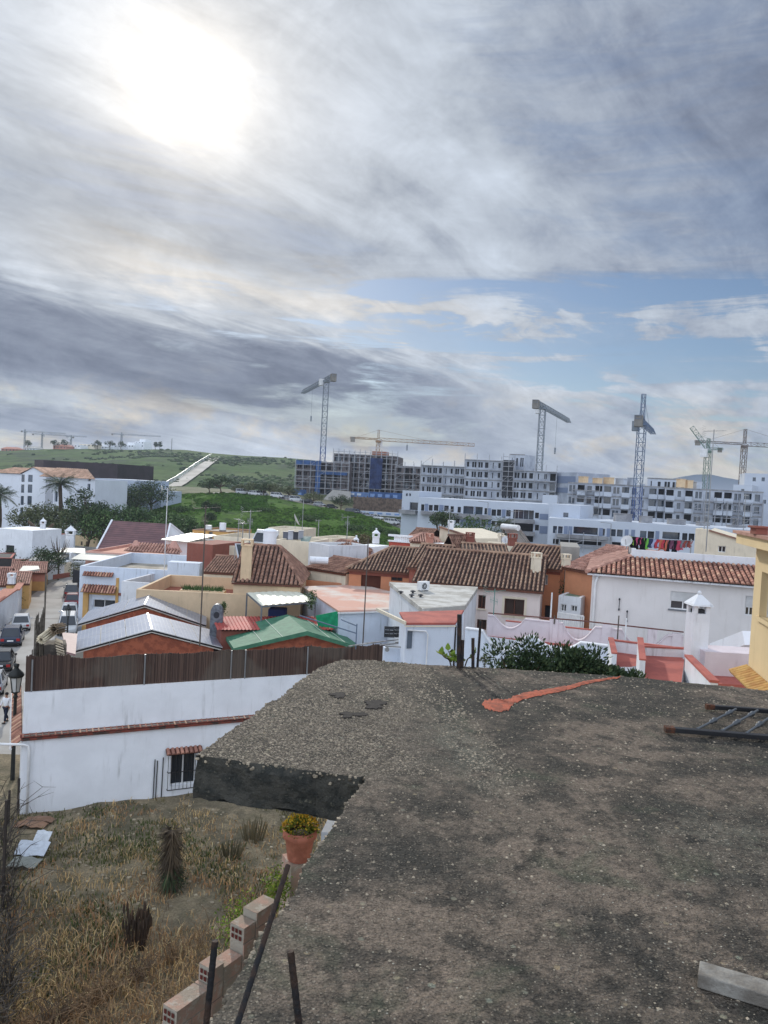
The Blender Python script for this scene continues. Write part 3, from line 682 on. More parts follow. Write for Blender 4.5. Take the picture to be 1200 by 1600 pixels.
# ============================================================ cars
paints = {}
def paint(n_, c): return mat('car_paint_'+n_, c, rough=.22, spec=.6, bump=0, var=.03)
tyrem = mat('tyre', (.02, .02, .02), rough=.8, bump=0); rimm = mat('rim', (.35, .35, .36), rough=.35, metal=.7, bump=0)
lampm = mat('lamp_glass', (.6, .62, .64), rough=.1, bump=0); redlm = mat('tail_lamp', (.35, .02, .02), rough=.2, bump=0)
def make_car(kind, pm):
    Ln, Wd, Ht, hood, tail = {'suv': (4.4, 1.84, 1.66, .30, .04), 'hatch': (4.1, 1.76, 1.47, .30, .08), 'van': (4.6, 1.85, 1.85, .20, .01), 'saloon': (4.5, 1.8, 1.44, .30, .18)}[kind]
    t = thing('parked_car', 'x', 'car', (0, 0, 0)); h = Wd/2; belt = Ht*.58; x0 = -Ln/2; x1 = Ln/2; mb = MB()
    xs = [(x0, .42, belt*.80, .86), (x0+.12, .28, belt*.97, .95), (x0+.5, .22, belt, 1), (0, .2, belt, 1), (x1-Ln*hood+.1, .2, belt*.98, 1), (x1-.55, .22, belt*.90, .98), (x1-.15, .26, belt*.78, .92), (x1, .36, belt*.62, .82)]
    vs = []; fs = []
    for (x, zl, zt, k_) in xs: vs += [(x, -h*k_*.92, zl), (x, -h*k_, zl+.18), (x, -h*k_, zt-.14), (x, -h*k_*.9, zt), (x, h*k_*.9, zt), (x, h*k_, zt-.14), (x, h*k_, zl+.18), (x, h*k_*.92, zl)]
    for i in range(len(xs)-1):
        for j in range(8): fs.append((i*8+j, i*8+(j+1) % 8, (i+1)*8+(j+1) % 8, (i+1)*8+j))
    fs.append(tuple(range(7, -1, -1))); fs.append(tuple((len(xs)-1)*8+j for j in range(8))); mb.mesh(vs, fs)
    c0, c1 = x0+Ln*tail+.06, x1-Ln*hood+.25; t0, t1 = c0+(.35 if kind != 'van' else .1)+(.2 if kind == 'saloon' else 0), c1-.75
    mb.hull8([(t0, -h*.70, Ht-.05), (t1, -h*.70, Ht-.05), (t1, h*.70, Ht-.05), (t0, h*.70, Ht-.05)], [(t0+.1, -h*.6, Ht), (t1-.1, -h*.6, Ht), (t1-.1, h*.6, Ht), (t0+.1, h*.6, Ht)])
    for sy in (-1, 1):
        for (xb, xt) in ((c0, t0), (c1, t1)): mb.beam((xb, sy*h*.87, belt-.02), (xt, sy*h*.70, Ht-.03), .08)
        for f_ in (.42, .62): xm = c0+(c1-c0)*f_; mb.beam((xm, sy*h*.87, belt-.02), (t0+(t1-t0)*(f_-.02), sy*h*.705, Ht-.03), .06)
    mb.build('body', pm, t, bevel=0)
    mb = MB(); mb.hull8([(c0, -h*.86, belt-.03), (c1, -h*.86, belt-.03), (c1, h*.86, belt-.03), (c0, h*.86, belt-.03)], [(t0, -h*.69, Ht-.052), (t1, -h*.69, Ht-.052), (t1, h*.69, Ht-.052), (t0, h*.69, Ht-.052)])
    mb.build('window', glassm, t)
    for sx in (x0+.78, x1-.82):
        for sy in (-1, 1):
            mb = MB(); mb.tube([(sx, sy*(h-.2), .32), (sx, sy*(h+.012), .32)], .32, 14); wv = mb.build('wheel', tyrem, t)
            mb = MB(); mb.tube([(sx, sy*(h+.013), .32), (sx, sy*(h+.022), .32)], .2, 10); mb.build('rim', rimm, wv)
    for sy in (-1, 1):
        mb = MB(); fx = x1-.1; mb.box(fx-.04, fx+.085, min(sy*h*.42, sy*h*.78), max(sy*h*.42, sy*h*.78), belt*.56, belt*.72); mb.build('headlight', lampm, t)
        mb = MB(); mb.box(x0-.015, x0+.12, min(sy*h*.55, sy*h*.86), max(sy*h*.55, sy*h*.86), belt*.60, belt*.84); mb.build('tail_light', redlm, t)
        mb = MB(); mb.box(c1-.55, c1-.37, min(sy*h*.98, sy*(h+.15)), max(sy*h*.98, sy*(h+.15)), belt-.02, belt+.12); mb.build('mirror', pm, t)
    mb = MB(); mb.box(x0-.012, x0+.05, -.26, .26, .55, .67); mb.build('number_plate', whitefr, t)
    mb = MB(); mb.box(x0-.02, x0+.3, -h*.8, h*.8, .25, .42); mb.box(x1-.25, x1+.012, -h*.72, h*.72, .25, .42); mb.build('bumper', tyrem, t)
    t.scale = (.91, .91, .91)
    return t
CARS = {}
def car(kind, colname, rgb, p, heading, label, group):
    pm = paint(colname, rgb)
    if kind not in CARS:
        c_ = make_car(kind, pm); CARS[kind] = c_; c_.location = p; c_.rotation_euler = (0, 0, heading); tag(c_, label, 'car', group); return c_
    src = CARS[kind]; c_ = copytree(src, None, p, heading, label, {'body': pm, 'mirror': pm}); c_['group'] = group; return c_
# ============================================================ trees
bark = mat('bark', srgb(96, 80, 64), c2=srgb(64, 54, 46), scale=8, bump=.6)
def leafmat(n_, a, b_, c_=None): return mat('leaves_'+n_, a, c2=b_, scale=.9, tint=.45, rough=.75, bump=0, lift=c_, spec=.2)
LF = {'dark': leafmat('dark', (.035, .060, .028), (.05, .075, .03), (.09, .12, .05)), 'green': leafmat('green', (.05, .095, .03), (.07, .12, .04), (.13, .19, .07)),
      'olive': leafmat('olive', (.09, .11, .05), (.12, .13, .06), (.17, .18, .10)), 'brown': leafmat('brown', (.13, .105, .055), (.10, .085, .045), (.19, .16, .09)),
      'bright': leafmat('bright', (.16, .24, .03), (.10, .2, .03), (.34, .36, .06)), 'palm': leafmat('palm', (.05, .075, .045), (.07, .09, .05), (.12, .14, .08))}
def tree(name, label, p, h, r, nb=9, nl=900, leaf=.3, m='green', th=.3, cat='tree', group=None, seed=1, flat=1.0, tr=None, base_leaf=0):
    t = thing(name, label, cat, p, group); rnd = random.Random(seed); p = V(p); tr = tr or h*.03; mb = MB(); mt = MB()
    top = p+V((rnd.uniform(-.1, .1)*h, rnd.uniform(-.1, .1)*h, h*th)); mt.tube([p, (p+top)/2+V((rnd.uniform(-.03, .03)*h, 0, 0)), top], [tr*1.3, tr, tr*.8], 7)
    ch = h*(1-th*.75)
    for i in range(nb):
        a = 2*pi*(i*.382+rnd.random()*.15); q = (i+.5)/nb; rr = r*(.25+.55*rnd.random()) if i < nb-2 else r*.15
        c_ = p+V((cos(a)*rr, sin(a)*rr, h*th*.75+ch*(.28+.50*rnd.random()*(1-.5*rr/r)) if i < nb-2 else h*th*.75+ch*.72))
        br = r*rnd.uniform(.34, .52); mt.tube([top-V((0, 0, h*.04)), (top+c_)/2+V((0, 0, -.04*h)), c_], [tr*.6, tr*.4, tr*.15], 5)
        mb.leaves(c_, (br, br, min(br*.85, ch*.32)*flat), nl//nb, leaf, .3, seed=seed*77+i)
    if base_leaf: mb.leaves(p+V((0, 0, h*.3)), (r*.8, r*.8, h*.3), base_leaf, leaf, .3, seed=seed*5)
    mb.build('crown', LF[m], t); mt.build('trunk', bark, t); return t
def bush(name, label, p, h, r, nl=500, leaf=.12, m='green', seed=1, group=None, cat='bush', nb=6):
    t = thing(name, label, cat, p, group); rnd = random.Random(seed); p = V(p); mb = MB(); mt = MB()
    for i in range(nb):
        a = rnd.random()*6.28; rr = r*.55*rnd.random(); c_ = p+V((cos(a)*rr, sin(a)*rr, h*rnd.uniform(.35, .68))); br = r*rnd.uniform(.4, .6)
        mb.leaves(c_, (br, br, h*.36), nl//nb, leaf, .25, seed=seed*31+i); mt.tube([p, c_], [.04*r, .012*r], 5)
    mb.build('foliage', LF[m], t); mt.build('stem', bark, t); return t
def palm(label, p, h, fl=2.6, seed=2, group=None):
    t = thing('palm_tree', label, 'palm tree', p, group); rnd = random.Random(seed); p = V(p); mb = MB(); ks = [p+V((.02*h*sin(i*.5), 0, h*i/8)) for i in range(9)]
    mb.tube(ks, [h*.035*(1.25-.3*i/8)*(1+.08*(i % 2)) for i in range(9)], 8); mb.build('trunk', bark, t)
    top = ks[-1]; mb = MB()
    for i in range(54):
        a = 2*pi*i/54*5.1; up = rnd.uniform(-.3, 1.3); d_ = V((cos(a), sin(a), 0)); pts_ = []
        for k_ in range(8): q = k_/7; pts_.append(top+d_*fl*q*(1-.15*max(0, up))+V((0, 0, fl*(up*.8*q-(.50+.25*rnd.random())*q*q*.8))))
        sd_ = V((-d_.y, d_.x, 0))
        for k_ in range(7):
            wq = fl*.17*sin(pi*min(1, (k_+.9)/7.6))
            for s_ in (-1, 1):
                for j in range(3):
                    b0_ = pts_[k_].lerp(pts_[k_+1], j/3); b1_ = pts_[k_].lerp(pts_[k_+1], (j+.6)/3); tipv = b1_+sd_*s_*wq+d_*wq*.5-V((0, 0, wq*.55)); mb.face([b0_, b1_, tipv])
    mb.build('crown', LF['palm'], t); return t
# ============================================================ white house by the vacant lot, with the reed fence
A_ = atz(31, 1270, 1.0); B_ = atz(330, 1233, 1.0); FL = Fac((A_.x, A_.y, 1.0), (B_.x, B_.y, 1.0))
Lh = FL.hit(604, 1060)[0]
ze = FL.hit(100, 1146)[1]; zp = FL.hit(100, 1078, .35)[1]
wh = FL.rect(266, 306, 1178, 1226)
t = thing('white_house', 'long low white house beside the weedy lot, with one barred window and a tiled edge', 'house', FL.w(0, 0, 0))
mb = MB(); FR, FLf, FB = FL.right(4.3, Lh), FL.left(4.3), Fac(FL.w(Lh, 4.3, 0), FL.w(0, 4.3, 0))
wallface(mb, FL, 0, Lh, -.2, ze, [wh]); wallface(mb, FR, 0, 4.3, 0, ze); wallface(mb, FLf, 0, 4.3, 0, ze); wallface(mb, FB, 0, Lh, 0, ze)
mb.build('wall', W_white, t)
mb = MB(); fbox(mb, FL, .0, Lh, .30, .52, ze+.02, zp); mb.build('parapet', W_white, t)
mb = MB(); fbox(mb, FL, 0, Lh, 0, .298, ze-.0, ze+.03); fbox(mb, FL, 0, Lh, .53, 4.3, ze, ze+.04); mb.build('roof_deck', deck_dirty, t)
mb = MB(); rnd = random.Random(3); x = -.1
while x < Lh:                                                         # broken tile drip edge
    w_ = .24
    if rnd.random() < 2: tiles(mb, [FL.w(x, -.1, ze-.02), FL.w(x+w_, -.1, ze-.02), FL.w(x+w_, .2, ze+.05), FL.w(x, .2, ze+.05)], .24, .44, .035, 3)
    x += w_
mb.build('tile_edge', [tile_red, mat('drip_edge', srgb(132, 66, 54), c2=srgb(96, 52, 46), scale=5)], t)
mb = MB(); fbox(mb, FL, -.05, Lh, -.12, -.003, ze-.14, ze-.05); mb.build('edge_moulding', mat('mould_red', srgb(128, 66, 54), c2=srgb(70, 58, 52), scale=2.5), t)
wi = window(t, FL, wh, .18, frame=whitefr, mull=1)
mb = MB(); s0, s1, z0, z1 = wh[0]-.12, wh[1]+.1, wh[2]-.12, wh[3]+.05
for i in range(9): s_ = s0+(s1-s0)*i/8; mb.beam(FL.w(s_, -.16, z0), FL.w(s_, -.16, z1), .018)
for z in (z0, (z0+z1)/2, z1): mb.beam(FL.w(s0, -.16, z), FL.w(s1, -.16, z), .03); mb.beam(FL.w(s0, -.16, z), FL.w(s0, 0, z), .025); mb.beam(FL.w(s1, -.16, z), FL.w(s1, 0, z), .025)
mb.build('window_grille', mat('black_iron', (.02, .02, .022), rough=.5, bump=0), t)
mb = MB(); tiles(mb, [FL.w(s0-.12, -.34, z1+.06), FL.w(s1+.12, -.34, z1+.06), FL.w(s1+.12, 0, z1+.24), FL.w(s0-.12, 0, z1+.24)], .2, .4, .075); mb.build('window_awning', [tile_red, chan_r], t)
# drain pipe
p = FL.hit(38, 1162)
mb = MB(); mb.tube([FL.w(-.9, -.05, p[1]+.1), FL.w(.05, -.12, p[1]), FL.w(.2, -.12, p[1]-.05), FL.w(.26, -.12, p[1]-.25), FL.w(.26, -.12, .3)], .055, 8); mb.build('drain_pipe', whitefr, t, smooth=True)
for (xa, ya, yb) in ((242, 1186, 1248), (246, 1188, 1248), (255, 1183, 1246)):
    a = FL.hit(xa, ya); b_ = FL.hit(xa, yb); mb = MB(); mb.tube([FL.w(a[0], -.05, a[1]), FL.w(a[0]-.02, -.05, b_[1])], .022, 6)
    o = mb.build('metal_bar', irn, None, origin=FL.w(a[0], -.05, b_[1])); tag(o, {242: 'left one of the close pair of dark bars standing against the white lot wall', 246: 'right one of the close pair of dark bars standing against the white lot wall', 255: 'single dark bar against the white lot wall, just left of the barred window'}[xa], 'bar', 'bars standing against the white wall')
# tiled lean-to on the street side
mb = MB(); tiles(mb, [FL.w(-.36, 8.5, ze-.4), FL.w(-.36, 0, ze-.4), FL.w(.0, 0, ze-.1), FL.w(0, 8.5, ze-.1)], .23); mb.build('side_roof', [tile_red, chan_r], t)
mb = MB(); mb.tube([FL.w(-.42, 8.5, ze-.43), FL.w(-.42, -.05, ze-.45)], .045, 6); mb.build('gutter', whitefr, t)
# reed fence
reedm = bpy.data.materials.new('reed'); reedm.use_nodes = True; nt = reedm.node_tree; b = nt.nodes['Principled BSDF']
pos = nt.nodes.new('ShaderNodeNewGeometry').outputs['Position']; sx = nt.nodes.new('ShaderNodeSeparateXYZ'); nt.links.new(pos, sx.inputs[0])
v_ = vec(nt, S(nt, sx.outputs[0])*14, S(nt, sx.outputs[1])*14, S(nt, sx.outputs[2])*.35)
at = nt.nodes.new('ShaderNodeAttribute'); at.attribute_name = 'rnd'; a_ = S(nt, at.outputs['Fac'])
c = mixc(nt, a_, srgb(62, 46, 40), srgb(104, 82, 70)); c = mixc(nt, noise(nt, v_, 1.5, 4, .7).ss(.4, .7)*.6, c, srgb(50, 38, 36)); c = mixc(nt, noise(nt, v_, 1.1, 3, .7).ss(.64, .74)*.7, c, srgb(150, 134, 116))
zz_ = noise(nt, pos, .5, 3, .5); c = mixc(nt, zz_.ss(.5, .62)*.5, c, srgb(104, 96, 86))
nt.links.new(c, b.inputs['Base Color']); b.inputs['Roughness'].default_value = .9
ft = thing('reed_fence', 'dark brown reed screen fence standing on the white parapet', 'fence', FL.w(0, .42, zp))
rnd = random.Random(11)
topf = lambda s: 1.30+.03*sin(s*1.7)+.03*rnd.random()+(.06*NZ.noise(V((s*2, 0, 0))))
ends = [0]+[FL.hit(x, 1045, .4)[0] for x in (226, 361, 383, 480)]+[Lh]
s_start = FL.hit(40, 1050, .4)[0]
mb = MB(); s = s_start
while s < Lh:
    w_ = rnd.uniform(.018, .05); h_ = zp+topf(s)+(.05 if rnd.random() < .06 else 0)+(-.08 if s > FL.hit(500, 1040, .4)[0] else 0)
    if s < FL.hit(110, 1040, .4)[0]: h_ = zp+1.42+.08*rnd.random()+.1*NZ.noise(V((s*3, 1, 0)))
    o0 = .40+rnd.uniform(-.012, .012)
    mb.hull8([FL.w(s, o0, zp+.01), FL.w(s+w_, o0, zp+.01), FL.w(s+w_, o0+.02, zp+.01), FL.w(s, o0+.02, zp+.01)], [FL.w(s+rnd.uniform(-.01, .01), o0, h_), FL.w(s+w_, o0, h_), FL.w(s+w_, o0+.02, h_), FL.w(s, o0+.02, h_)]); s += w_*.93
mb.build('reed_panel', reedm, ft)
for i, (xa, ya) in enumerate(((50, 1058), (226, 1048), (361, 1042), (383, 1041), (480, 1038))):
    s = FL.hit(xa, ya, .36)[0]; mb = MB(); mb.tube([FL.w(s, .345, zp), FL.w(s, .345, zp+1.33)], .034, 8); mb.build('post', galv, ft)
# taller loose screen pieces along the street side
q = [(40, 1.0), (44, 1.9), (48, 2.6), (52, 2.9), (54, 3.4), (58, 3.5), (62, 3.75), (66, 4.1), (70, 4.5), (72, 4.8)]
lt = thing('torn_reed_screen', 'tall torn grey reed screen with a ragged pointed top at the street corner', 'screen', FL.w(0, .5, zp))
mb = MB(); rnd = random.Random(4)
base = FL.hit(42, 1070, .45)[0]
for i in range(90):
    f_ = i/89; o0 = .55+f_*3.6; s = base+.1+.55*f_+.1*sin(f_*9)
    top_z = zp+1.35+ (f_**.8)*2.0 + (.95 if f_ > .86 else 0) - (.5 if .66 < f_ < .86 else 0)*(.86-f_)/.2 + .12*NZ.noise(V((f_*9, 0, 0)))+rnd.uniform(0, .07)
    p0 = FL.w(s, o0, zp-.2); mb.beam(p0, FL.w(s+rnd.uniform(-.02, .02), o0, top_z), .05, .03)
mb.build('reed_panel', mat('reed_grey', srgb(122, 116, 106), c2=srgb(92, 86, 78), scale=5, tint=.35), lt)
# rolled reed mats and stacked tiles on a low block
bt = thing('brick_pier', 'dark rough pier behind the fence carrying the rolled reed mats', 'pier', FL.w(base+1.0, 1.2, 0))
mb = MB(); fbox(mb, FL, base+.62, base+1.5, 1.2, 2.2, ze-.3, zp+1.72); mb.build('pier_body', mat('old_pier', srgb(112, 104, 94), c2=srgb(76, 70, 64), scale=2.5), bt)
for i, (a, b_, r_, lb) in enumerate((((64, 1000), (84, 985), .17, 'pale reed mat rolled up with its open end towards us, on the pier'), ((84, 983), (97, 981), .20, 'short brown reed roll lying behind the pale roll'))):
    pa, pb = FL.hit(a[0], a[1], 1.0), FL.hit(b_[0], b_[1], 1.9); P0, P1 = FL.w(pa[0], 1.0, pa[1]), FL.w(pb[0], 1.9, pb[1])
    mb = MB()
    d_ = (P1-P0).normalized(); x_ = d_.cross(V((0, 0, 1))).normalized(); y_ = x_.cross(d_)
    for k_ in range(26):
        a2 = 2*pi*k_/26*2; rr = r_*(1-.35*(k_ // 13)) + rnd.uniform(-.01, .01); off = (x_*cos(a2)+y_*sin(a2))*rr; e2 = rnd.uniform(-.05, .05)
        mb.tube([P0+off+d_*e2, P1+off+d_*e2], .03, 5)
    o = mb.build('rolled_reed_mat', mat('reed_pale' if i == 0 else 'reed_tan', srgb(206, 196, 172) if i == 0 else srgb(128, 112, 92), tint=.3), None, origin=P0); tag(o, lb, 'reed roll')
mb = MB(); a = FL.hit(92, 1000, 1.3); b_ = FL.hit(99, 1045, .7)
for k_ in range(12):
    f_ = k_/11; s = a[0]+(b_[0]-a[0])*f_; o0 = 1.5-.8*f_; z = a[1]+(b_[1]-a[1])*f_
    for j in range(3): mb.beam(FL.w(s-.16+.02*j, o0-.2+.2*j, z), FL.w(s+.16, o0-.2+.2*j, z-.14), .1, .03)
o = mb.build('stacked_slats', mat('slat_cream', srgb(206, 192, 168), tint=.3), None, origin=FL.w(a[0], 1.3, a[1])); tag(o, 'slanting pile of pale cream slats beside the rolled mats', 'slats')
# ============================================================ two timber gables carrying solar panels
woodr = mat('red_timber', srgb(164, 92, 66), c2=srgb(136, 74, 54), scale=3, rough=.6)
pvm = mat('solar_panel', (.36, .40, .50), c2=(.31, .35, .45), rough=.3, spec=1.0, metal=.45, bump=0, scale=.8)  # pale cell colour painted to stand for reflected bright sky
alu = mat('aluminium_edge', srgb(206, 208, 212), rough=.35, metal=.4, bump=0)
blk = mat('black_gutter', (.018, .018, .02), rough=.5, bump=0)
def solar(label, lf, ap, rt, abk, D, z0):
    A = atd(lf[0], lf[1], D); B = atz(rt[0], rt[1], A.z); F = Fac((A.x, A.y, A.z), (B.x, B.y, A.z)); L = F.L; m_ = F.hit(*ap); zr = m_[1]; sm = m_[0]
    q = atz(abk[0], abk[1], zr); dep = (q-F.w(sm, 0, zr)).dot(F.b)
    t = thing('timber_pavilion', label, 'pavilion', F.w(0, 0, 0), 'timber gables with solar panels')
    ze_ = A.z
    mb = MB(); mb.face([F.w(.45, .12, z0), F.w(L-.45, .12, z0), F.w(L-.45, .12, ze_-.05), F.w(sm, .12, zr-.25), F.w(.45, .12, ze_-.05)], .5)
    for s_ in (.45, L-.45): mb.face([F.w(s_, .12, z0), F.w(s_, dep, z0), F.w(s_, dep, ze_), F.w(s_, .12, ze_)], .5)
    mb.face([F.w(.45, dep, z0), F.w(L-.45, dep, z0), F.w(L-.45, dep, ze_-.05), F.w(sm, dep, zr-.25), F.w(.45, dep, ze_-.05)], .5)
    mb.build('gable_wall', woodr, t)
    for s_, nm in ((0, 'l'), (1, 'r')):
        e = 0 if s_ == 0 else L; n_ = V((0, 0, 1))
        mb = MB(); mb.hull8([F.w(e, -.02, ze_-.16), F.w(sm, -.02, zr-.16), F.w(sm, dep, zr-.16), F.w(e, dep, ze_-.16)] if s_ == 0 else [F.w(sm, -.02, zr-.16), F.w(e, -.02, ze_-.16), F.w(e, dep, ze_-.16), F.w(sm, dep, zr-.16)],
                            [F.w(e, -.02, ze_-.1), F.w(sm, -.02, zr-.1), F.w(sm, dep, zr-.1), F.w(e, dep, ze_-.1)] if s_ == 0 else [F.w(sm, -.02, zr-.1), F.w(e, -.02, ze_-.1), F.w(e, dep, ze_-.1), F.w(sm, dep, zr-.1)])
        mb.build('roof_board', mat('fascia', srgb(196, 190, 182), rough=.6), t)
        mb = MB(); mb.beam(F.w(e, .0, ze_-.05), F.w(sm, .0, zr-.05), .05, .10); mb.build('black_gutter', blk, t)
        mb = MB(); e2 = e+(-.03 if s_ == 0 else .03)
        nU, nV = 3, 2
        for i in range(nU):
            for j in range(nV):
                f0_, f1_ = i/nU+.004, (i+1)/nU-.004; g0, g1 = j/nV+.004, (j+1)/nV-.004
                def P(f, g, dz_): return F.w(e2+(sm-e2)*f, -.1+(dep+.1)*g, (ze_+(zr-ze_)*f)+dz_)
                a = [P(f0_, g0, 0), P(f1_, g0, 0), P(f1_, g1, 0), P(f0_, g1, 0)]; c_ = [P(f0_, g0, .04), P(f1_, g0, .04), P(f1_, g1, .04), P(f0_, g1, .04)]
                pm_ = MB(); pm_.hull8(a, c_); pl2 = pm_.build('solar_panel', alu, t)
                pm_ = MB(); u_ = .985
                def Q(f, g): return P(f0_+(f1_-f0_)*(.012+f*.976), g0+(g1-g0)*(.008+g*.984), .044)
                for ii in range(6):
                    for jj in range(5): pm_.face([Q(ii/6+.006, jj/5+.006), Q((ii+1)/6-.006, jj/5+.006), Q((ii+1)/6-.006, (jj+1)/5-.006), Q(ii/6+.006, (jj+1)/5-.006)])
                pm_.build('cells', pvm, pl2)
        mb = MB(); mb.beam(F.w(e+(sm-e)*.45, -.03, ze_+(zr-ze_)*.45-.22), F.w(e+(sm-e)*.45, -.03, ze_+(zr-ze_)*.45+.03), .03); mb.build('bracket', galv, t)
    mb = MB(); mb.beam(F.w(sm, -.1, zr+.05), F.w(sm, dep, zr+.05), .09, .03); mb.build('ridge_cap', alu, t)
    return F
solar('nearer timber gable roofed with pale solar panels behind the reed fence', (116, 1017), (237, 984), (347, 1012), (231, 959), 40, 4)
solar('farther timber gable roofed with solar panels, behind the nearer one', (122, 975), (226, 945), (322, 977), (221, 928), 47.5, 4)
mb = MB(); P = [atz(97, 988, 6.0), atz(121, 990, 6.0), atz(118, 1022, 6.0), atz(103, 1018, 6.0)]; mb.hull8([p-V((0, 0, .1)) for p in P[::-1]], P[::-1])
o = mb.build('porch_roof', mat('mauve_sheet', srgb(140, 112, 112), rough=.6), None, origin=P[0]); tag(o, 'small flat mauve sheet roof left of the nearer solar gable', 'roof')
# ---- green sheeted pavilion
gt_m = mat('green_tarp', srgb(72, 122, 96), c2=srgb(62, 108, 86), scale=2.5, bump=.5, bscale=8, rough=.75)
A = atd(365, 1013, 40.5); B = atz(566, 1012, A.z); F = Fac((A.x, A.y, A.z), (B.x, B.y, A.z)); m_ = F.hit(480, 986); sm, zr = m_; q = atz(449, 960, zr); dep = (q-F.w(sm, 0, zr)).dot(F.b)
t = thing('green_roofed_pavilion', 'pavilion with a green felt covered gable roof behind the reed fence', 'pavilion', F.w(0, 0, 0))
sh = (q-F.w(sm, dep, zr)).dot(F.u)
mb = MB()
N_ = 14
for e, s_ in ((0, 1), (F.L, -1)):
    for i in range(N_):
        for j in range(8):
            def P(f, g):
                z = A.z+(zr-A.z)*f; p = F.w(e+(sm-e)*f+sh*g, dep*g, z+.012*NZ.noise(V((f*6, g*5, e)))); return p
            q4 = [P(i/N_, j/8), P((i+1)/N_, j/8), P((i+1)/N_, (j+1)/8), P(i/N_, (j+1)/8)]
            mb.face(q4 if s_ == 1 else q4[::-1], .5)
for e in (0, F.L):
    a, b2 = F.w(e, 0, A.z), F.w(sm, 0, zr); mb.face([a, b2, b2-V((0, 0, .24)), a-V((0, 0, .20))], .5); mb.face([a, a-V((0, 0, .2)), F.w(e+sh, dep, A.z-.2), F.w(e+sh, dep, A.z)], .5)
r_ = mb.build('roof_sheet', gt_m, t)
mb = MB()
for (e, f_) in ((0, .38), (0, .66), (F.L, .60), (F.L, .32)):
    mb.beam(F.w(e+(sm-e)*f_, -.0, A.z+(zr-A.z)*f_+.012), F.w(e+(sm-e)*f_+sh, dep, A.z+(zr-A.z)*f_+.014), .035, .02)
mb.build('seam', mat('pale_seam', srgb(186, 196, 180)), r_)
mb = MB(); mb.face([F.w(.6, .35, 4), F.w(F.L-.6, .35, 4), F.w(F.L-.6, .35, A.z-.1), F.w(sm, .35, zr-.2), F.w(.6, .35, A.z-.1)], .5); mb.build('gable_wall', woodr, t); mb = MB(); mb.face([F.w(.6+sh, dep-.1, 4), F.w(F.L-.6+sh, dep-.1, 4), F.w(F.L-.6+sh, dep-.1, A.z-.1), F.w(sm+sh, dep-.1, zr-.2), F.w(.6+sh, dep-.1, A.z-.1)], .5)
mb.build('gable_wall', woodr, t)
# ---- corrugated red roof
def sheetroof(name, label, quad, z, m, corr=.14, amp=.03, drop=0, cat='roof', posts=0, th=.03, dz_back=0):
    P = [atz(x, y, z+(dz_back if i in (2, 3) else 0)) for i, (x, y) in enumerate(quad)]; t = thing(name, label, cat, P[0])   # front-left, front-right, back-right, back-left
    L_ = (P[1]-P[0]).length; n_ = max(2, int(L_/corr)*2); mb = MB()
    for i in range(n_):
        for j in range(4):
            def Q(i_, j_):
                a = P[0].lerp(P[1], i_/n_); b_ = P[3].lerp(P[2], i_/n_); p = a.lerp(b_, j_/4); p.z += amp*(1 if i_ % 2 else -1)*.5-drop*(1-j_/4); return p
            mb.face([Q(i, j), Q(i+1, j), Q(i+1, j+1), Q(i, j+1)], .5)
    mb.build('sheet', m, t)
    if posts:
        for f_ in ((0, 0), (1, 0), (0, 1), (1, 1)):
            p = (P[0].lerp(P[1], f_[0])).lerp(P[3].lerp(P[2], f_[0]), f_[1]); mb = MB(); mb.beam(p-V((0, 0, posts)), p-V((0, 0, drop*(1-f_[1])+.03)), .09); mb.build('post', greyfr, t)
        mb = MB()
        for a, b_ in ((0, 1), (1, 2), (2, 3), (3, 0)): mb.beam(P[a]-V((0, 0, .08+(drop if a < 2 else 0))), P[b_]-V((0, 0, .08+(drop if b_ < 2 else 0))), .06, .09)
        mb.build('frame', greyfr, t)
    return P
redsheet = mat('red_corrugated', srgb(178, 82, 74), c2=srgb(164, 76, 70), rough=.6, scale=1.2)
P = sheetroof('corrugated_shed', 'shed with a red corrugated metal roof just behind the green pavilion', [(340, 984), (523, 984), (505, 963), (330, 963)], 6.4, redsheet, .2, .05)
mb = MB(); mb.prism([(p.x, p.y) for p in (P[0]+V((.15, .3, 0)), P[1]+V((-.15, .3, 0)), P[2]+V((-.15, -.2, 0)), P[3]+V((.15, -.2, 0)))], 3, 6.28); o = mb.build('shed_wall', W_redbrn, bpy.data.objects['corrugated_shed'])
# ---- beige house
F = fac((213, 921), (395, 930), 52); Lb = F.hit(470, 925)[0]; z1 = F.hit(300, 925)[1]
Ft = F; zt = z1
s_h = F.hit(366, 905)[0]; s_r = F.hit(452, 905)[0]; zE = F.hit(400, 908)[1]; zbase = 3
t = bld('beige_house', 'beige rendered house with a corner tile roof and a tall chimney', F, Lb, 8.5, zbase, z1, W_beige, parapet=.9, deck=mat('deck_terra', srgb(150, 92, 74)), capw=.22, top=False)
# upper storey
F2 = F.sub(s_h-.05, Lb-.05, .05); L2 = F2.L; dp = 7.2
mb = MB(); fbox(mb, F2, 0, L2-.0, 0, dp, z1-.8, zE-.1); mb.build('upper_wall', W_beige, t)
ap = F2.hit(424, 853, 3.6); zr = ap[1]
zr = min(zr, zE+2.3)
roof(t, F2, 0, L2, 0, dp, zE, zr, m=tile_brown, ch=chan, hipl=None, hipr=min(2.2, L2*.45), over=.2, pitch=.30)
mb = MB(); gable_tri(mb, F2, 0, 0, dp/2, dp, zE, zr); mb.build('gable', W_beige, t)
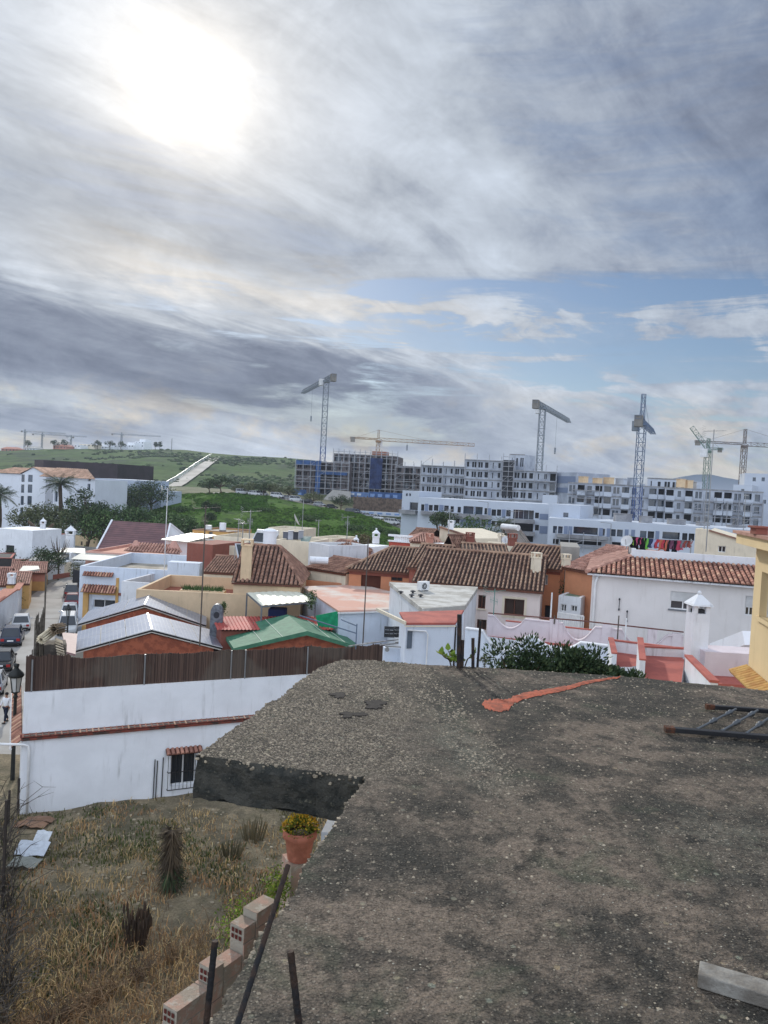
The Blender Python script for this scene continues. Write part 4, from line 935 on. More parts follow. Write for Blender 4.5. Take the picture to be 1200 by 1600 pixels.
# planter with grasses
F3 = F.sub(F.hit(280, 925)[0], F.hit(345, 925)[0]); mb = MB()
for i in range(420):
    s = random.uniform(0, F3.L); o0 = random.uniform(.6, 1.4); z = z1+.02; hgt = random.uniform(.1, .42); a = random.uniform(-.2, .2)
    mb.face([F3.w(s, o0, z), F3.w(s+.06, o0, z), F3.w(s+a, o0+random.uniform(-.1, .1), z+hgt)])
mb2 = MB(); fbox(mb2, F3, -.1, F3.L+.1, .5, 1.5, z1-.5, z1+.03); o = thing('roof_planter', 'long beige planter box full of green tufts on the beige house', 'planter', F3.w(0, .5, z1-.5)); mb2.build('box', W_beige, o); mb.build('plants', LF['green'], o)
zc = F.hit(385, 905, -.0)[1]
pc = F.w(F.hit(383, 900, .1)[0], .45, z1-.0); htop = F.hit(383, 853, .4)[1]
chimney('tall slim beige chimney with slotted top on the beige house', pc, .72, htop-pc.z, W_beige, rot=.1)
# tilted roof solar heater in front of the white tank
def heater(label, p, w_=2.0, h_=1.2, ang_=.2, tank=True):
    t = thing('solar_heater', label, 'solar heater', p, 'solar water heaters on the roofs'); G_ = Fac(p, p+V((cos(ang_), sin(ang_), 0)))
    mb = MB(); a = [G_.w(0, 0, p.z+.15), G_.w(w_, 0, p.z+.15), G_.w(w_, h_*.8, p.z+.15+h_*.75), G_.w(0, h_*.8, p.z+.15+h_*.75)]; mb.hull8(a, [q+V((0, -.05, .07)) for q in a]); mb.build('collector_frame', alu, t)
    mb = MB(); c_ = sum(a, V())/4; mb.face([c_+(q-c_)*.9+V((0, -.053, .075)) for q in a]); mb.build('collector_glass', glassm, t)
    if tank: mb = MB(); mb.tube([G_.w(.1, h_*.95, p.z+h_*.98), G_.w(w_-.1, h_*.95, p.z+h_*.98)], .24, 12); mb.build('tank', whitefr, t, smooth=False)
    for s_ in (.1, w_-.1): mb = MB(); mb.beam(G_.w(s_, 0, p.z), G_.w(s_, h_*.95, p.z+.8*h_), .05); mb.beam(G_.w(s_, h_*.95, p.z), G_.w(s_, h_*.95, p.z+.8*h_), .05); mb.build('stand_leg', galv, t)
    return t
heater('large tilted solar collector behind the beige chimney', atd(372, 878, 60), 2.3, 1.5, .45, tank=False)
# ---- grey round-topped vent beside the tall aerial
p = atd(327, 996, 45); t = thing('roof_vent', 'grey arched metal roof vent standing beside the tall aerial pole', 'vent', p); G_ = Fac(p, p+V((1, .1, 0)))
mb = MB(); pr = []; h_ = atd(327, 944, 45).z-p.z
for i in range(13): a = pi*i/12; pr.append((.36-cos(a)*.36, h_*.72+sin(a)*h_*.28))
prof = [(0, 0)]+pr+[(.72, 0)]
for i in range(len(prof)-1): (a0, a1), (b0, b1) = prof[i], prof[i+1]; mb.face([G_.w(a0, 0, p.z+a1), G_.w(b0, 0, p.z+b1), G_.w(b0, .5, p.z+b1), G_.w(a0, .5, p.z+a1)], .5)
mb.face([G_.w(.72, 0, p.z), G_.w(0, 0, p.z)]+[G_.w(a, 0, p.z+b_) for a, b_ in pr], .5); mb.build('hood', mat('zinc', srgb(122, 128, 134), c2=srgb(96, 100, 108), scale=4, rough=.5, metal=.3), t)
mb = MB(); c_ = G_.w(.36, -.01, p.z+h_*.68); mb.face([c_+G_.u*(cos(2*pi*j/14)*.17)+V((0, 0, sin(2*pi*j/14)*.2)) for j in range(14)]); mb.build('opening', darkm, t)
# ---- white translucent awning on posts
awn = mat('cream_sheet', srgb(226, 226, 208), var=.03, scale=2, rough=.45, bump=0)
sheetroof('white_canopy', 'cream corrugated canopy on thin posts in front of the beige wall', [(409, 946), (493, 939), (463, 922), (386, 926)], 7.43, awn, .5, .03, posts=2.6, cat='canopy')
mb = MB(); 
P = [atd(493, 962, 45.6), atd(528, 955, 45), atd(528, 982, 45), atd(497, 979, 45.6)]; mb.hull8([P[3], P[2], P[2]+V((0, .06, 0)), P[3]+V((0, .06, 0))], [P[0], P[1], P[1]+V((0, .06, 0)), P[0]+V((0, .06, 0))])
o = mb.build('green_netting', mat('green_net', srgb(34, 150, 106), c2=srgb(28, 134, 94), scale=4, bump=.4, bscale=6), None, origin=P[3]); tag(o, 'bright green netting stretched beside the pinkish flat roof', 'netting')
P = [atd(420, 950, 48.5), atd(447, 953, 48.5)]; mb = MB(); mb.box(P[0].x, P[1].x, 48.2, 49.2, 3, P[0].z, .5); o = mb.build('blue_box', mat('navy_tarp', srgb(42, 58, 104), bump=.4), None, origin=(P[0].x, 48, 3), bevel=.08); tag(o, 'dark blue tarpaulin covered box under the cream canopy', 'covered box')
# ============================================================ flat roofs in the middle
def slabroof(name, label, quad, z, m, wm, zb=2, cat='building', th=.12, edge=None, over=.1, group=None):
    """low building given by the outline of its flat roof in the picture at height z (front-left, front-right, back-right, back-left ...)"""
    P = [atz(x, y, z) for x, y in quad]; t = thing(name, label, cat, V((P[0].x, P[0].y, zb)), group)
    c_ = sum((p for p in P), V())/len(P); W = [(c_.x+(p.x-c_.x)*.975, c_.y+(p.y-c_.y)*.975) for p in P]
    mb = MB(); mb.prism(W, zb, z-th-.003); mb.build('wall', wm, t)
    mb = MB(); mb.prism([(p.x, p.y) for p in P], z-th, z); mb.build('roof_slab', m, t, bevel=.02)
    return t, P
patchm = mat('deck_pink_patched', srgb(204, 158, 140), c2=srgb(206, 196, 186), scale=.28, speck=.3, stain=srgb(150, 110, 96))
tP, P = slabroof('flat_roofed_store', 'long low building with a pinkish patched flat roof and a pale blue white wall', [(529, 954), (668, 950), (622, 927), (566, 913), (472, 916)], 7.55, patchm, W_bluew)
F = Fac(P[0], P[1])
mb = MB(); mb.beam(F.w(-.05, -.04, 7.41), F.w(F.L, -.04, 7.41), .08, .08); mb.build('gutter', whitefr, tP)
tG, P = slabroof('flat_roofed_annexe', 'flat roofed annexe with an off-white painted deck and roof vents', [(660, 951), (727, 946), (747, 917), (608, 909)], 9.2, deck_grey, W_white2, th=.25)
F = Fac(P[0], P[1])
for i, (x, y) in enumerate(((626, 928), (645, 927), (643, 933), (657, 933))):
    p = atz(x, y, 9.2); mb = MB(); mb.lathe(p, [(.06, 0), (.06, .08), (.15, .09), (.15, .13), (.03, .17)], 12); o = mb.build('vent_cowl', darkm, None, origin=p); tag(o, ['far left', 'far right', 'near left', 'near right'][i]+' black vent cowl on the off-white flat roof', 'vent', 'vent cowls on the off-white flat roof')
acunit('air conditioner standing alone on the off-white flat roof', atz(664, 924, 9.2), F, .66)
tC, P = slabroof('red_topped_outhouse', 'white outhouse with a flat red painted roof in front of the big brown roof', [(634, 973), (712, 973), (725, 953), (624, 956)], 9.2, deck_red, W_bluew, th=.10)
F = Fac(P[0], P[1]); FRr = F.right(3.3)
mb = MB(); mb.beam(F.w(-.04, -.05, 9.2), F.w(-.04-.3, 3.3, 9.2), .1, .14); mb.beam(F.w(-.04, -.05, 9.06), F.w(F.L, -.05, 9.06), .04, .05); mb.build('edge_trim', W_cream, tC)
mb = MB(); mb.tube([F.w(.1, -.07, 8.9), F.w(.9, -.07, 8.85), F.w(1.0, -.07, 8.7), F.w(1.0, -.07, 4)], .035, 8); mb.build('drain_pipe', whitefr, tC)
p0, p1 = F.hit(637, 985), F.hit(645, 1013)
mb = MB(); fbox(mb, F, p0[0], p0[0]+.22, -.012, .02, p1[1], p0[1]); mb.build('glass_block_strip', glassb, tC)
FF = Fac(FRr.w(0, 0, 0), FRr.w(3.3, 0, 0))
# darker mottled, streaked sheet on the right side
mb = MB(); q = [FF.w(.0, -.06, 5), FF.w(3, -.06, 5), FF.w(3.0, -.06, 9.07), FF.w(.0, -.06, 9.07)]; mb.face(q, .5); mb.build('side_wall', mat('dark_side_wall', srgb(120, 116, 112), c2=srgb(72, 70, 70), scale=1.2, streak=.8, stain=srgb(50, 50, 50)), tC)
# low wall and clutter left of the outhouse
P = [atz(603, 1012, 7.6), atz(636, 1014, 7.6), atz(650, 1045, 7.0), atz(600, 1045, 7.0)]
F = fac((600, 1012), (640, 1013), 34.5)
bld('low_white_wall', 'low white boundary wall under the clutter left of the outhouse', F, F.L+.6, .35, 3, F.z, W_bluew, cat='wall', detail=0)
rnd = random.Random(8)
G_ = Fac(F.w(-.3, .9, 0), F.w(2, .9, 0))
for i in range(4):
    mb = MB(); s = -1.2+i*.75; z = F.z-.2+.1*(i % 2); mb.beam(G_.w(s, .2+.2*i, z), G_.w(s+2.0, .5, z+.25), .12, .03)
    o = mb.build('scrap_plank', mat('scrap_grey', srgb(150, 150, 152), c2=srgb(110, 108, 108), scale=4), None, origin=G_.w(s, .4, z)); tag(o, ['lowest', 'second', 'third', 'topmost'][i]+' grey plank on the scrap heap left of the outhouse', 'plank', 'planks on the scrap heap')
for i in range(3):
    p = G_.w(.5+.55*i, .75, F.z+.15); t_ = thing('black_crate', ['left', 'middle', 'right'][i]+' black plastic crate on the scrap heap beside the outhouse', 'crate', p, 'black crates on the scrap heap'); q = Fac(p, p+V((cos(.3*i), sin(.3*i), 0)))
    mb = MB()
    for z in (0, .18, .36): fbox(mb, q, 0, .5, 0, .03, p.z+z, p.z+z+.08); fbox(mb, q, 0, .5, .4, .43, p.z+z, p.z+z+.08); fbox(mb, q, 0, .03, .03, .4, p.z+z, p.z+z+.08); fbox(mb, q, .47, .5, .03, .4, p.z+z, p.z+z+.08)
    for (a, b_) in ((0, 0), (.47, 0), (0, .4), (.47, .4), (.23, 0), (.23, .4)): fbox(mb, q, a+.001, a+.028, b_+.001, b_+.028, p.z, p.z+.44)
    fbox(mb, q, .02, .48, .03, .4, p.z-.01, p.z+.02); mb.build('lattice', darkm, t_)
p = atd(605, 1013, 34.2); t_ = thing('cable_pulley', 'small round metal pulley on a bracket at the end of the reed fence', 'pulley', p)
mb = MB(); mb.tube([p+V((0, -.04, -.05)), p+V((0, .04, -.05))], .1, 12); mb.build('wheel', galv, t_); mb = MB(); mb.beam(p+V((-.1, 0, .08)), p+V((1.1, 0, .1)), .06); mb.build('bracket', galv, t_)
p = atd(566, 1008, 36); mb = MB(); q = Fac(p, p+V((1, .1, 0))); t_ = thing('steel_frame', 'thin blue grey pipe frame standing behind the reed fence', 'pipe frame', p)
for s in (0,): mb.tube([q.w(-.3, 0, p.z-.2), q.w(-.3, 0, p.z+1.0)], .03, 6)
mb.tube([q.w(-3.0, 0, p.z+1.3), q.w(-.3, 0, p.z+.55)], .03, 6); mb.tube([q.w(-.3, 0, p.z+.9), q.w(-1.0, 1, p.z+1.0)], .03, 6); mb.build('pipes', mat('bluegrey_pipe', srgb(96, 112, 132), rough=.5), t_)
# ============================================================ the long brown roofs
F = fac((650, 904), (845, 921), 48, 46.2); L = F.L; ze = F.z; zr = F.hit(676, 857, 4.2)[1]
hz_ = [F.rect(788, 819, 936, 961)+(dict(frame=brownfr, sill=W_cream),), F.rect(747, 758.5, 930, 951)+(dict(frame=brownfr, sill=W_cream),), F.rect(745, 760, 968, 984)+(dict(frame=brownfr),)]
t = bld('brown_roofed_house', 'wide cream house with the largest dark brown ribbed tile roof', F, L, 8.4, 2, ze-.1, mat('off_white_render', srgb(226, 212, 206), var=.04, streak=.4, stain=srgb(170, 152, 144)), fh=hz_, cat='house', wkw=dict(glass=mat('brown_glass', (.05, .032, .026), rough=.2, bump=0)), top=False)
roof(t, F, 0, L, 0, 8.4, ze, zr, over=.35, pitch=.26)
mb = MB(); gable_tri(mb, F, 0, 0, 4.2, 8.4, ze-.1, zr-.05); gable_tri(mb, F, L, 0, 4.2, 8.4, ze-.1, zr-.05); mb.build('gable', W_cream, t)
mb = MB(); r_ = hz_[0]
for s0, s1, z0, z1 in ((r_[0]-.14, r_[1]+.14, r_[2]-.18, r_[2]-.02), (r_[0]-.14, r_[1]+.14, r_[3]+.01, r_[3]+.13), (r_[0]-.14, r_[0]-.01, r_[2]-.018, r_[3]+.008), (r_[1]+.01, r_[1]+.14, r_[2]-.018, r_[3]+.008)): fbox(mb, F, s0, s1, -.03, .0, z0, z1)
mb.build('window_surround', W_cream, t)
s = F.hit(838, 890, 2.4)[0]; chimney('square cream chimney stack at the right end of the largest brown roof', F.w(F.hit(837, 890, 2.2)[0], 2.2, ze+.6), .5, F.hit(837, 866, 2.2)[1]-ze-.6-.25, W_cream)
# left brown roofed orange house
F = fac((546, 886), (670, 897), 56, 55); L = F.L; ze = F.z; zr = F.hit(592, 853, 4)[1]
t = bld('orange_house', 'orange house with a dark garage opening under a brown ribbed roof', F, L, 8, 2, ze-.1, W_orange, fh=[F.rect(564, 595, 893, 919)+(dict(frame=brownfr, glass=mat('brown_door', srgb(84, 48, 38)), detail=0),), F.rect(611, 629, 899, 908)+(dict(frame=brownfr, glass=darkm),)], top=False, cat='house')
roof(t, F, 0, L, 0, 8, ze, zr, over=.3, pitch=.26, hipl=2.6)
mb = MB(); fbox(mb, F, 0, L, -.05, -.003, ze-.5, ze-.12); mb.build('cornice', W_redbrn, t)
F = fac((640, 884), (690, 888), 52.6); t = bld('red_gable_end', 'narrow red brown house end between the two wide brown roofs', F, F.L, 8, 2, F.z-.1, W_redbrn, cat='house', detail=0, top=False); zr = F.hit(672, 851, 4)[1]
roof(t, F, 0, F.L, 0, 8, F.z, zr, over=.25, pitch=.26)
# behind: two stepped brown roofs to the right
F = fac((726, 868), (795, 872), 57); t = bld('brown_roofed_house', 'middle brown roof stepping up behind the largest one', F, F.L, 8, 2, F.z-.1, W_cream, cat='house', detail=0, top=False); zr = F.hit(728, 849, 4)[1]
roof(t, F, 0, F.L, 0, 8, F.z, zr, over=.3, pitch=.27)
F = fac((787, 880), (876, 890), 52, 50.5); L = F.L; ze = F.z
rr_ = F.rect(848, 856, 898, 914)
t = bld('orange_tall_house', 'tall bright orange house with a brown roof, right of the largest roof', F, L, 8, 1, ze-.1, W_orange, fh=[rr_+(dict(frame=whitefr, glass=mat('grey_glass', (.25, .28, .3), rough=.2, bump=0)),), F.rect(851, 862, 946, 966)+(dict(detail=0, glass=darkm),)], cat='house', top=False)
zr = F.hit(793, 849, 3.6)[1]; roof(t, F, 0, L, 0, 8, ze, zr, om=3.8, over=.3, pitch=.27)
mb = MB(); gable_tri(mb, F, L, 0, 3.8, 8, ze-.1, zr-.05); mb.build('gable', W_orange, t)
mb = MB(); fbox(mb, F, L-4.2, L, -.04, -.003, ze-.45, ze-.1); mb.build('cornice', W_redbrn, t)
dish('white dish aerial above the brown roofs beside the small red vent', atd(790, 852, 60), .32, -2.0)
# small orange cube house with hip roof
F = fac((496, 864), (541, 869), 64); ze = F.z; z2 = F.z-.05; D2_ = 6.5
t = bld('small_orange_house', 'small square salmon house with a low hipped tile roof', F, F.L, D2_, 2, z2, W_salmon, cat='house', detail=0, top=False)
roof(t, F, 0, F.L, 0, D2_, ze, ze+.95, over=.3, hipl=.95, hipr=.95, m=tile_brown)
for i, x in enumerate((511, 531)):
    s, z = F.hit(x, 878); mb = MB(); fbox(mb, F, s-.1, s+.1, -.1, -.003, z, z+.25); mb.lathe(F.w(s, -.12, z-.22), [(.02, 0), (.12, .06), (.14, .18), (.05, .2)], 8); o = mb.build('wall_lamp', whitefr, None, origin=F.w(s, 0, z)); tag(o, ['left', 'right'][i]+' white wall lantern on the small salmon house', 'wall lamp', 'wall lanterns on the salmon house')
# low awnings between
sheetroof('flat_canopy', 'pale grey flat canopy in front of the salmon house', [(536, 908), (560, 903), (556, 899), (480, 897), (472, 902)][:4], 7.7, roofsheet, .6, .0, cat='canopy')
F = fac((465, 905), (538, 912), 57.5); bld('ochre_low_house', 'low orange walled house part behind the pinkish flat roof', F, F.L, 6, 2, F.z, W_orange, cat='building', detail=0, deck=deck_dirty, parapet=.1)
F = fac((478, 886), (540, 896), 59); t = bld('brown_lean_to', 'low lean-to with a dark brown tile roof beside the salmon house', F, F.L, 3, 2, F.z-.05, W_cream, cat='building', detail=0, top=False); roof(t, F, 0, F.L, 0, 3, F.z, F.z+.7, kind='mono', om=3, m=tile_brown, over=.1)
# ============================================================ garden walls, terraces on the right
def scallop(name, label, p1, p2, D, D2, zb, thick, m, scal, pil=None, group='garden walls with scalloped tops'):
    F = fac(p1, p2, D, D2); L = F.L; zt = F.z; N_ = int(L/.15); prof = []
    zt2 = F.hit(*p2)[1]
    for i in range(N_+1):
        s = L*i/N_; z = zt+(zt2-zt)*i/N_
        for (a, b_, dp) in scal:
            if a*L < s < b_*L: q = (s-a*L)/((b_-a)*L); z -= dp*sin(pi*q)**.8
        prof.append((s, z))
    t = thing(name, label, 'wall', F.w(0, 0, zb), group); mb = MB()
    for i in range(N_):
        (a, za), (b_, zb_) = prof[i], prof[i+1]
        for o_, sgn in ((0, 1), (thick, -1)):
            q = [F.w(a, o_, zb), F.w(b_, o_, zb), F.w(b_, o_, zb_), F.w(a, o_, za)]; mb.face(q if sgn == 1 else q[::-1], .5)
        mb.face([F.w(a, 0, za), F.w(b_, 0, zb_), F.w(b_, thick, zb_), F.w(a, thick, za)], .5)
    mb.build('wall', m, t); mb = MB()
    for i in range(N_):
        (a, za), (b_, zb_) = prof[i], prof[i+1]; mb.hull8([F.w(a, -.04, za+.004), F.w(b_, -.04, zb_+.004), F.w(b_, thick+.04, zb_+.004), F.w(a, thick+.04, za+.004)], [F.w(a, -.04, za+.06), F.w(b_, -.04, zb_+.06), F.w(b_, thick+.04, zb_+.06), F.w(a, thick+.04, za+.06)])
    mb.build('coping', W_palepink if m is W_palepink else W_white2, t)
    for s in (pil or ()):
        s0, z0 = F.hit(s[0], s[1]); mb = MB(); fbox(mb, F, s0-.2, s0+.2, -.06, thick+.06, zb, z0); mb.build('pillar', m, t)
    return F
F = scallop('garden_wall', 'pale pink scalloped terrace wall running below the brown and white houses', (762, 962), (1068, 996), 38, 35.5, 5, .2, W_palepink, [(.04, .20, .55), (.40, .56, .75), (.70, .92, .75)], pil=[(866, 968), (948, 976), (1020, 984), (1058, 990)])
mb = MB(); a = F.hit(800, 962)[1]
mb.tube([F.w(0, .1, F.z+.12), F.w(F.L*.5, .1, F.hit(915, 975)[1]+.12), F.w(F.L, .1, F.hit(1066, 992)[1]+.12)], .035, 6); o = mb.build('wall_rail', mat('rust_rail', srgb(104, 66, 58), rough=.6), None, origin=F.w(0, .1, F.z)); tag(o, 'thin rusty rail running along the pale pink scalloped wall', 'rail')
F = scallop('garden_wall', 'blue white limewashed scalloped wall behind the black bars and the dark bush', (727, 983), (960, 1012), 33, 31.5, 4, .25, W_bluew, [(.12, .42, .75), (.48, .78, .4)])
P = [atz(757, 985, 8.2), atz(812, 1003, 8.2), atz(860, 990, 8.2), atz(780, 980, 8.2)]
def terrace(label, quad, z, m, walls=(), zb=3, name='roof_terrace', wh=.5, wm=None):
    P = [atz(x, y, z) for x, y in quad]; t = thing(name, label, 'terrace', V((P[0].x, P[0].y, zb)), 'red floored roof terraces'); mb = MB(); mb.prism([(p.x, p.y) for p in P], zb, z-.004); mb.build('base', wm or W_white2, t)
    mb = MB(); mb.face([V((p.x, p.y, z)) for p in P]); mb.build('floor', m, t)
    c_ = sum(P, V())/len(P)
    for (i, j, h_) in walls:
        a, b_ = P[i], P[j]; n_ = ((b_-a).cross(V((0, 0, 1)))).normalized(); n_ = n_ if n_.dot(c_-a) > 0 else -n_; d_ = (b_-a).normalized()*.0
        mb = MB(); mb.hull8([a+V((0, 0, .0)), b_, b_+n_*.16, a+n_*.16], [a+V((0, 0, h_)), b_+V((0, 0, h_)), b_+n_*.16+V((0, 0, h_)), a+n_*.16+V((0, 0, h_))]); w_ = mb.build('parapet', wm or W_white2, t)
        mb = MB(); mb.hull8([a+V((0, 0, h_+.003))-n_*.02, b_-n_*.02+V((0, 0, h_+.003)), b_+n_*.18+V((0, 0, h_+.003)), a+n_*.18+V((0, 0, h_+.003))], [a+V((0, 0, h_+.05))-n_*.02, b_+V((0, 0, h_+.05))-n_*.02, b_+n_*.18+V((0, 0, h_+.05)), a+n_*.18+V((0, 0, h_+.05))]); mb.build('coping', deck_red if m is deck_red else W_white2, w_)
    return t, P
terrace('red floored terrace hidden behind the blue white scalloped wall', [(762, 994), (905, 1014), (925, 1000), (790, 985)], 7.8, deck_red, [(3, 2, .5)], zb=3)
terrace('red roof terrace farther left, with a red edged corner, beyond the dark bush', [(955, 1042), (985, 1042), (1058, 1030), (950, 1016)], 9.2, deck_red, [(0, 3, .45), (3, 2, .4)])
terrace('larger red roof terrace beside the white chimney', [(998, 1060), (1064, 1072), (1070, 1026), (995, 1022)], 9.6, deck_red, [(0, 3, .55), (3, 2, .28)])
# chimney house: pinkish white wall with coping
F = fac((1066, 1015), (1105, 1020), 25.5); zt = F.z
pch = F.w(.52, .4, 7); w_ = .6
t = thing('white_chimney', 'big whitewashed chimney with a pyramid cap beside the red terraces', 'chimney', pch)
q = Fac(pch, pch+V((1, .06, 0))); ht = atd(1087, 960, 25.5).z
mb = MB(); fbox(mb, q, -.28, .28, 0, .56, 8.6, ht); mb.hull8([q.w(-.42, -.1, 7), q.w(.34, -.1, 7), q.w(.34, .56, 7), q.w(-.42, .56, 7)], [q.w(-.281, -.004, 9.9), q.w(.281, -.004, 9.9), q.w(.281, .562, 9.9), q.w(-.281, .562, 9.9)]); mb.build('shaft', W_white2, t)
mb = MB()
for a, b_ in ((-.28, 0), (.14, 0), (-.28, .42), (.14, .42)): fbox(mb, q, a, a+.14, b_, b_+.14, ht+.003, ht+.26)
mb.build('vent', W_white2, t); mb = MB(); fbox(mb, q, -.2, .2, .1, .46, ht+.004, ht+.12); mb.build('flue_core', darkm, t)
mb = MB(); mb.hull8([q.w(-.36, -.08, ht+.263), q.w(.36, -.08, ht+.263), q.w(.36, .64, ht+.263), q.w(-.36, .64, ht+.263)], [q.w(-.34, -.06, ht+.31), q.w(.34, -.06, ht+.31), q.w(.34, .62, ht+.31), q.w(-.34, .62, ht+.31)])
mb.hull8([q.w(-.34, -.06, ht+.313), q.w(.34, -.06, ht+.313), q.w(.34, .62, ht+.313), q.w(-.34, .62, ht+.313)], [q.w(-.06, .22, ht+.62), q.w(.06, .22, ht+.62), q.w(.06, .34, ht+.62), q.w(-.06, .34, ht+.62)]); mb.blob(q.w(0, .28, ht+.67), .075, .075, .08, 0); mb.build('cap', W_white2, t)
F = fac((1102, 1018), (1172, 1022), 25.2); s1 = F.L+2
t = bld('pink_wall_house', 'pale pink low house wall right of the white chimney', F, s1, 1.2, 4, F.z, W_palepink, cat='building', detail=0)
mb = MB(); a = atd(1080, 1027, 24.6); b_ = atd(1122, 1068, 20); d_ = V((0, 0, 1)); n_ = (b_-a).cross(d_).normalized()*.18
mb.hull8([a-d_*3, b_-d_*2.4, b_-d_*2.4+n_, a-d_*3+n_] if n_.x > 0 else [a-d_*3+n_, b_-d_*2.4+n_, b_-d_*2.4, a-d_*3], [a, b_, b_+n_, a+n_] if n_.x > 0 else [a+n_, b_+n_, b_, a]); o = thing('sloping_wall', 'white sloping stair wall with a red coping, right of the white chimney', 'wall', a); mb.build('wall', W_white2, o)
mb = MB(); mb.beam(a+n_*.5+V((0, 0, .04)), b_+n_*.5+V((0, 0, .04)), .24, .07); mb.build('coping', deck_red, o)
mb = MB(); P = [atz(1117, 1068, 9.3), atz(1190, 1072, 9.3), atz(1185, 1056, 9.3), atz(1112, 1054, 9.3)]; mb.prism([(p.x, p.y) for p in P], 5, 9.3); o = mb.build('low_red_roof', deck_red, None, origin=V((P[0].x, P[0].y, 5))); tag(o, 'dark red low roof strip in front of the pale pink wall', 'roof')
mb = MB(); a = atd(1120, 1016, 29); b_ = atd(1172, 997, 27); mb.beam(a, b_, .5, .5); o = mb.build('sloping_parapet', W_white, None, origin=a); tag(o, 'white sloping parapet rising to the right behind the pale pink wall', 'parapet')
# ============================================================ white house with the red barrel tile roof
F = fac((926, 893), (1176, 912), 40.5, 38.3); L = F.L; ze = F.z; zr_ = F.hit(1080, 877, 3.2)[1]
win = F.rect(1047, 1088, 925, 953); wr = F.rect(1164, 1178, 931, 962)
t = bld('white_tiled_house', 'large white house with a red barrel tile roof edge and washing on top', F, L+2.5, 9, 1, ze-.06, mat('dull_white_render', srgb(214, 210, 208), var=.05, scale=.6, streak=.4, stain=srgb(168, 160, 150), bump=.25, bscale=25), fh=[win+(dict(shutter=.55, sill=greyfr, frame=whitefr),), wr+(dict(shutter=.6),)], cat='house', top=False, d=.14)
rf = MB(); e_l, e_r = F.w(-.3, -.45, ze-.02), F.w(L+2.6, -.45, ze-.02)
s_tl = F.hit(985, 868, 3.2)[0]
tiles(rf, [e_l, e_r, F.w(L+2.6, 3.2, zr_), F.w(s_tl, 3.2, zr_)], .25, .42, .085, 5); rf.build('roof', [tile_red, chan_r], t)
rf = MB(); tiles(rf, [F.w(-.3, 9, ze-.02), e_l, F.w(s_tl, 3.2, zr_), F.w(s_tl, 9, zr_)], .25); ridge(rf, e_l+V((0, 0, .05)), F.w(s_tl, 3.2, zr_+.05)); rf.build('roof', [tile_clay, chan_r], t)
mb = MB(); fbox(mb, F, s_tl+.05, L+2.6, 3.25, 3.5, ze, zr_+.42); fbox(mb, F, s_tl+.05, s_tl+.3, 3.5, 9, ze, zr_+.42); mb.build('parapet', W_white2, t)
mb = MB(); mb.face([F.w(s_tl+.3, 3.5, zr_-.4), F.w(L+2.6, 3.5, zr_-.4), F.w(L+2.6, 9, zr_-.4), F.w(s_tl+.3, 9, zr_-.4)], .5); mb.build('roof_deck', deck_grey, t)
mb = MB(); fbox(mb, F, -.25, L+2.5, -.35, -.0, ze-.16, ze-.075); mb.build('eave_board', W_white2, t)
s = F.hit(931, 940)[0]; sp_ = F.hit(934, 900)
mb = MB(); mb.tube([F.w(sp_[0], -.12, ze-.2), F.w(sp_[0]-.1, -.12, ze-.6), F.w(sp_[0]-.1, -.12, 5)], .07, 8); mb.build('drain_pipe', whitefr, t, smooth=True)
for i, (x0, y0, y1) in enumerate(((968, 936, 952), (980, 955, 970))):
    a = F.hit(x0, y0); b_ = F.hit(x0, y1); mb = MB(); mb.tube([F.w(a[0], -.1, a[1]), F.w(a[0], -.1, b_[1])], .02, 5); mb.blob(F.w(a[0], -.1, a[1]), .05, .05, .07, 0); mb.blob(F.w(a[0], -.1, b_[1]), .05, .05, .07, 0)
    o = mb.build('cable_hook', darkm, None, origin=F.w(a[0], -.1, b_[1])); tag(o, ('upper left' if i == 0 else 'lower right')+' dark cable hook on the blank white wall of the tiled house', 'hook')
dish('white dish aerial at the left end of the white house roof, by the washing', atd(979, 858, 44), .34, -2.2)
# washing line
pl = thing('washing_line', 'washing line strung above the red tiled roof of the white house', 'washing line', atd(986, 865, 44.5)); a = atd(984, 838, 44.5); b_ = atd(1080, 845, 43.5)
mb = MB(); mb.tube([a, (a+b_)/2-V((0, 0, .06)), b_], .012, 4); mb.build('cord', greyfr, pl); mb = MB(); mb.beam(a-V((0, 0, 1.7)), a+V((0, 0, .1)), .06); mb.build('post', galv, pl); mb = MB(); mb.beam(b_-V((0, 0, 1.7)), b_+V((0, 0, .1)), .06); mb.build('post', galv, pl)
cl_ = [((145, 188, 66), .35, .5, 'lime green top'), ((22, 22, 26), .5, .9, 'black trousers'), ((189, 79, 115), .3, .45, 'pink shirt'), ((24, 24, 28), .4, 1.0, 'black leggings'), ((113, 178, 77), .3, .6, 'green vest'), ((45, 54, 83), .5, .5, 'navy towel'), ((155, 162, 191), .5, .45, 'pale blue shirt'),
       ((172, 60, 71), .6, .5, 'red towel'), ((176, 97, 75), .55, .6, 'orange towel'), ((30, 28, 33), .35, .9, 'black jeans'), ((111, 68, 90), .4, .5, 'plum jumper'), ((30, 29, 37), .3, .8, 'dark stockings'), ((171, 66, 88), .45, .55, 'crimson shirt'), ((110, 110, 118), .4, .4, 'grey cloth'), ((132, 67, 60), .5, .4, 'brick red cloth')]
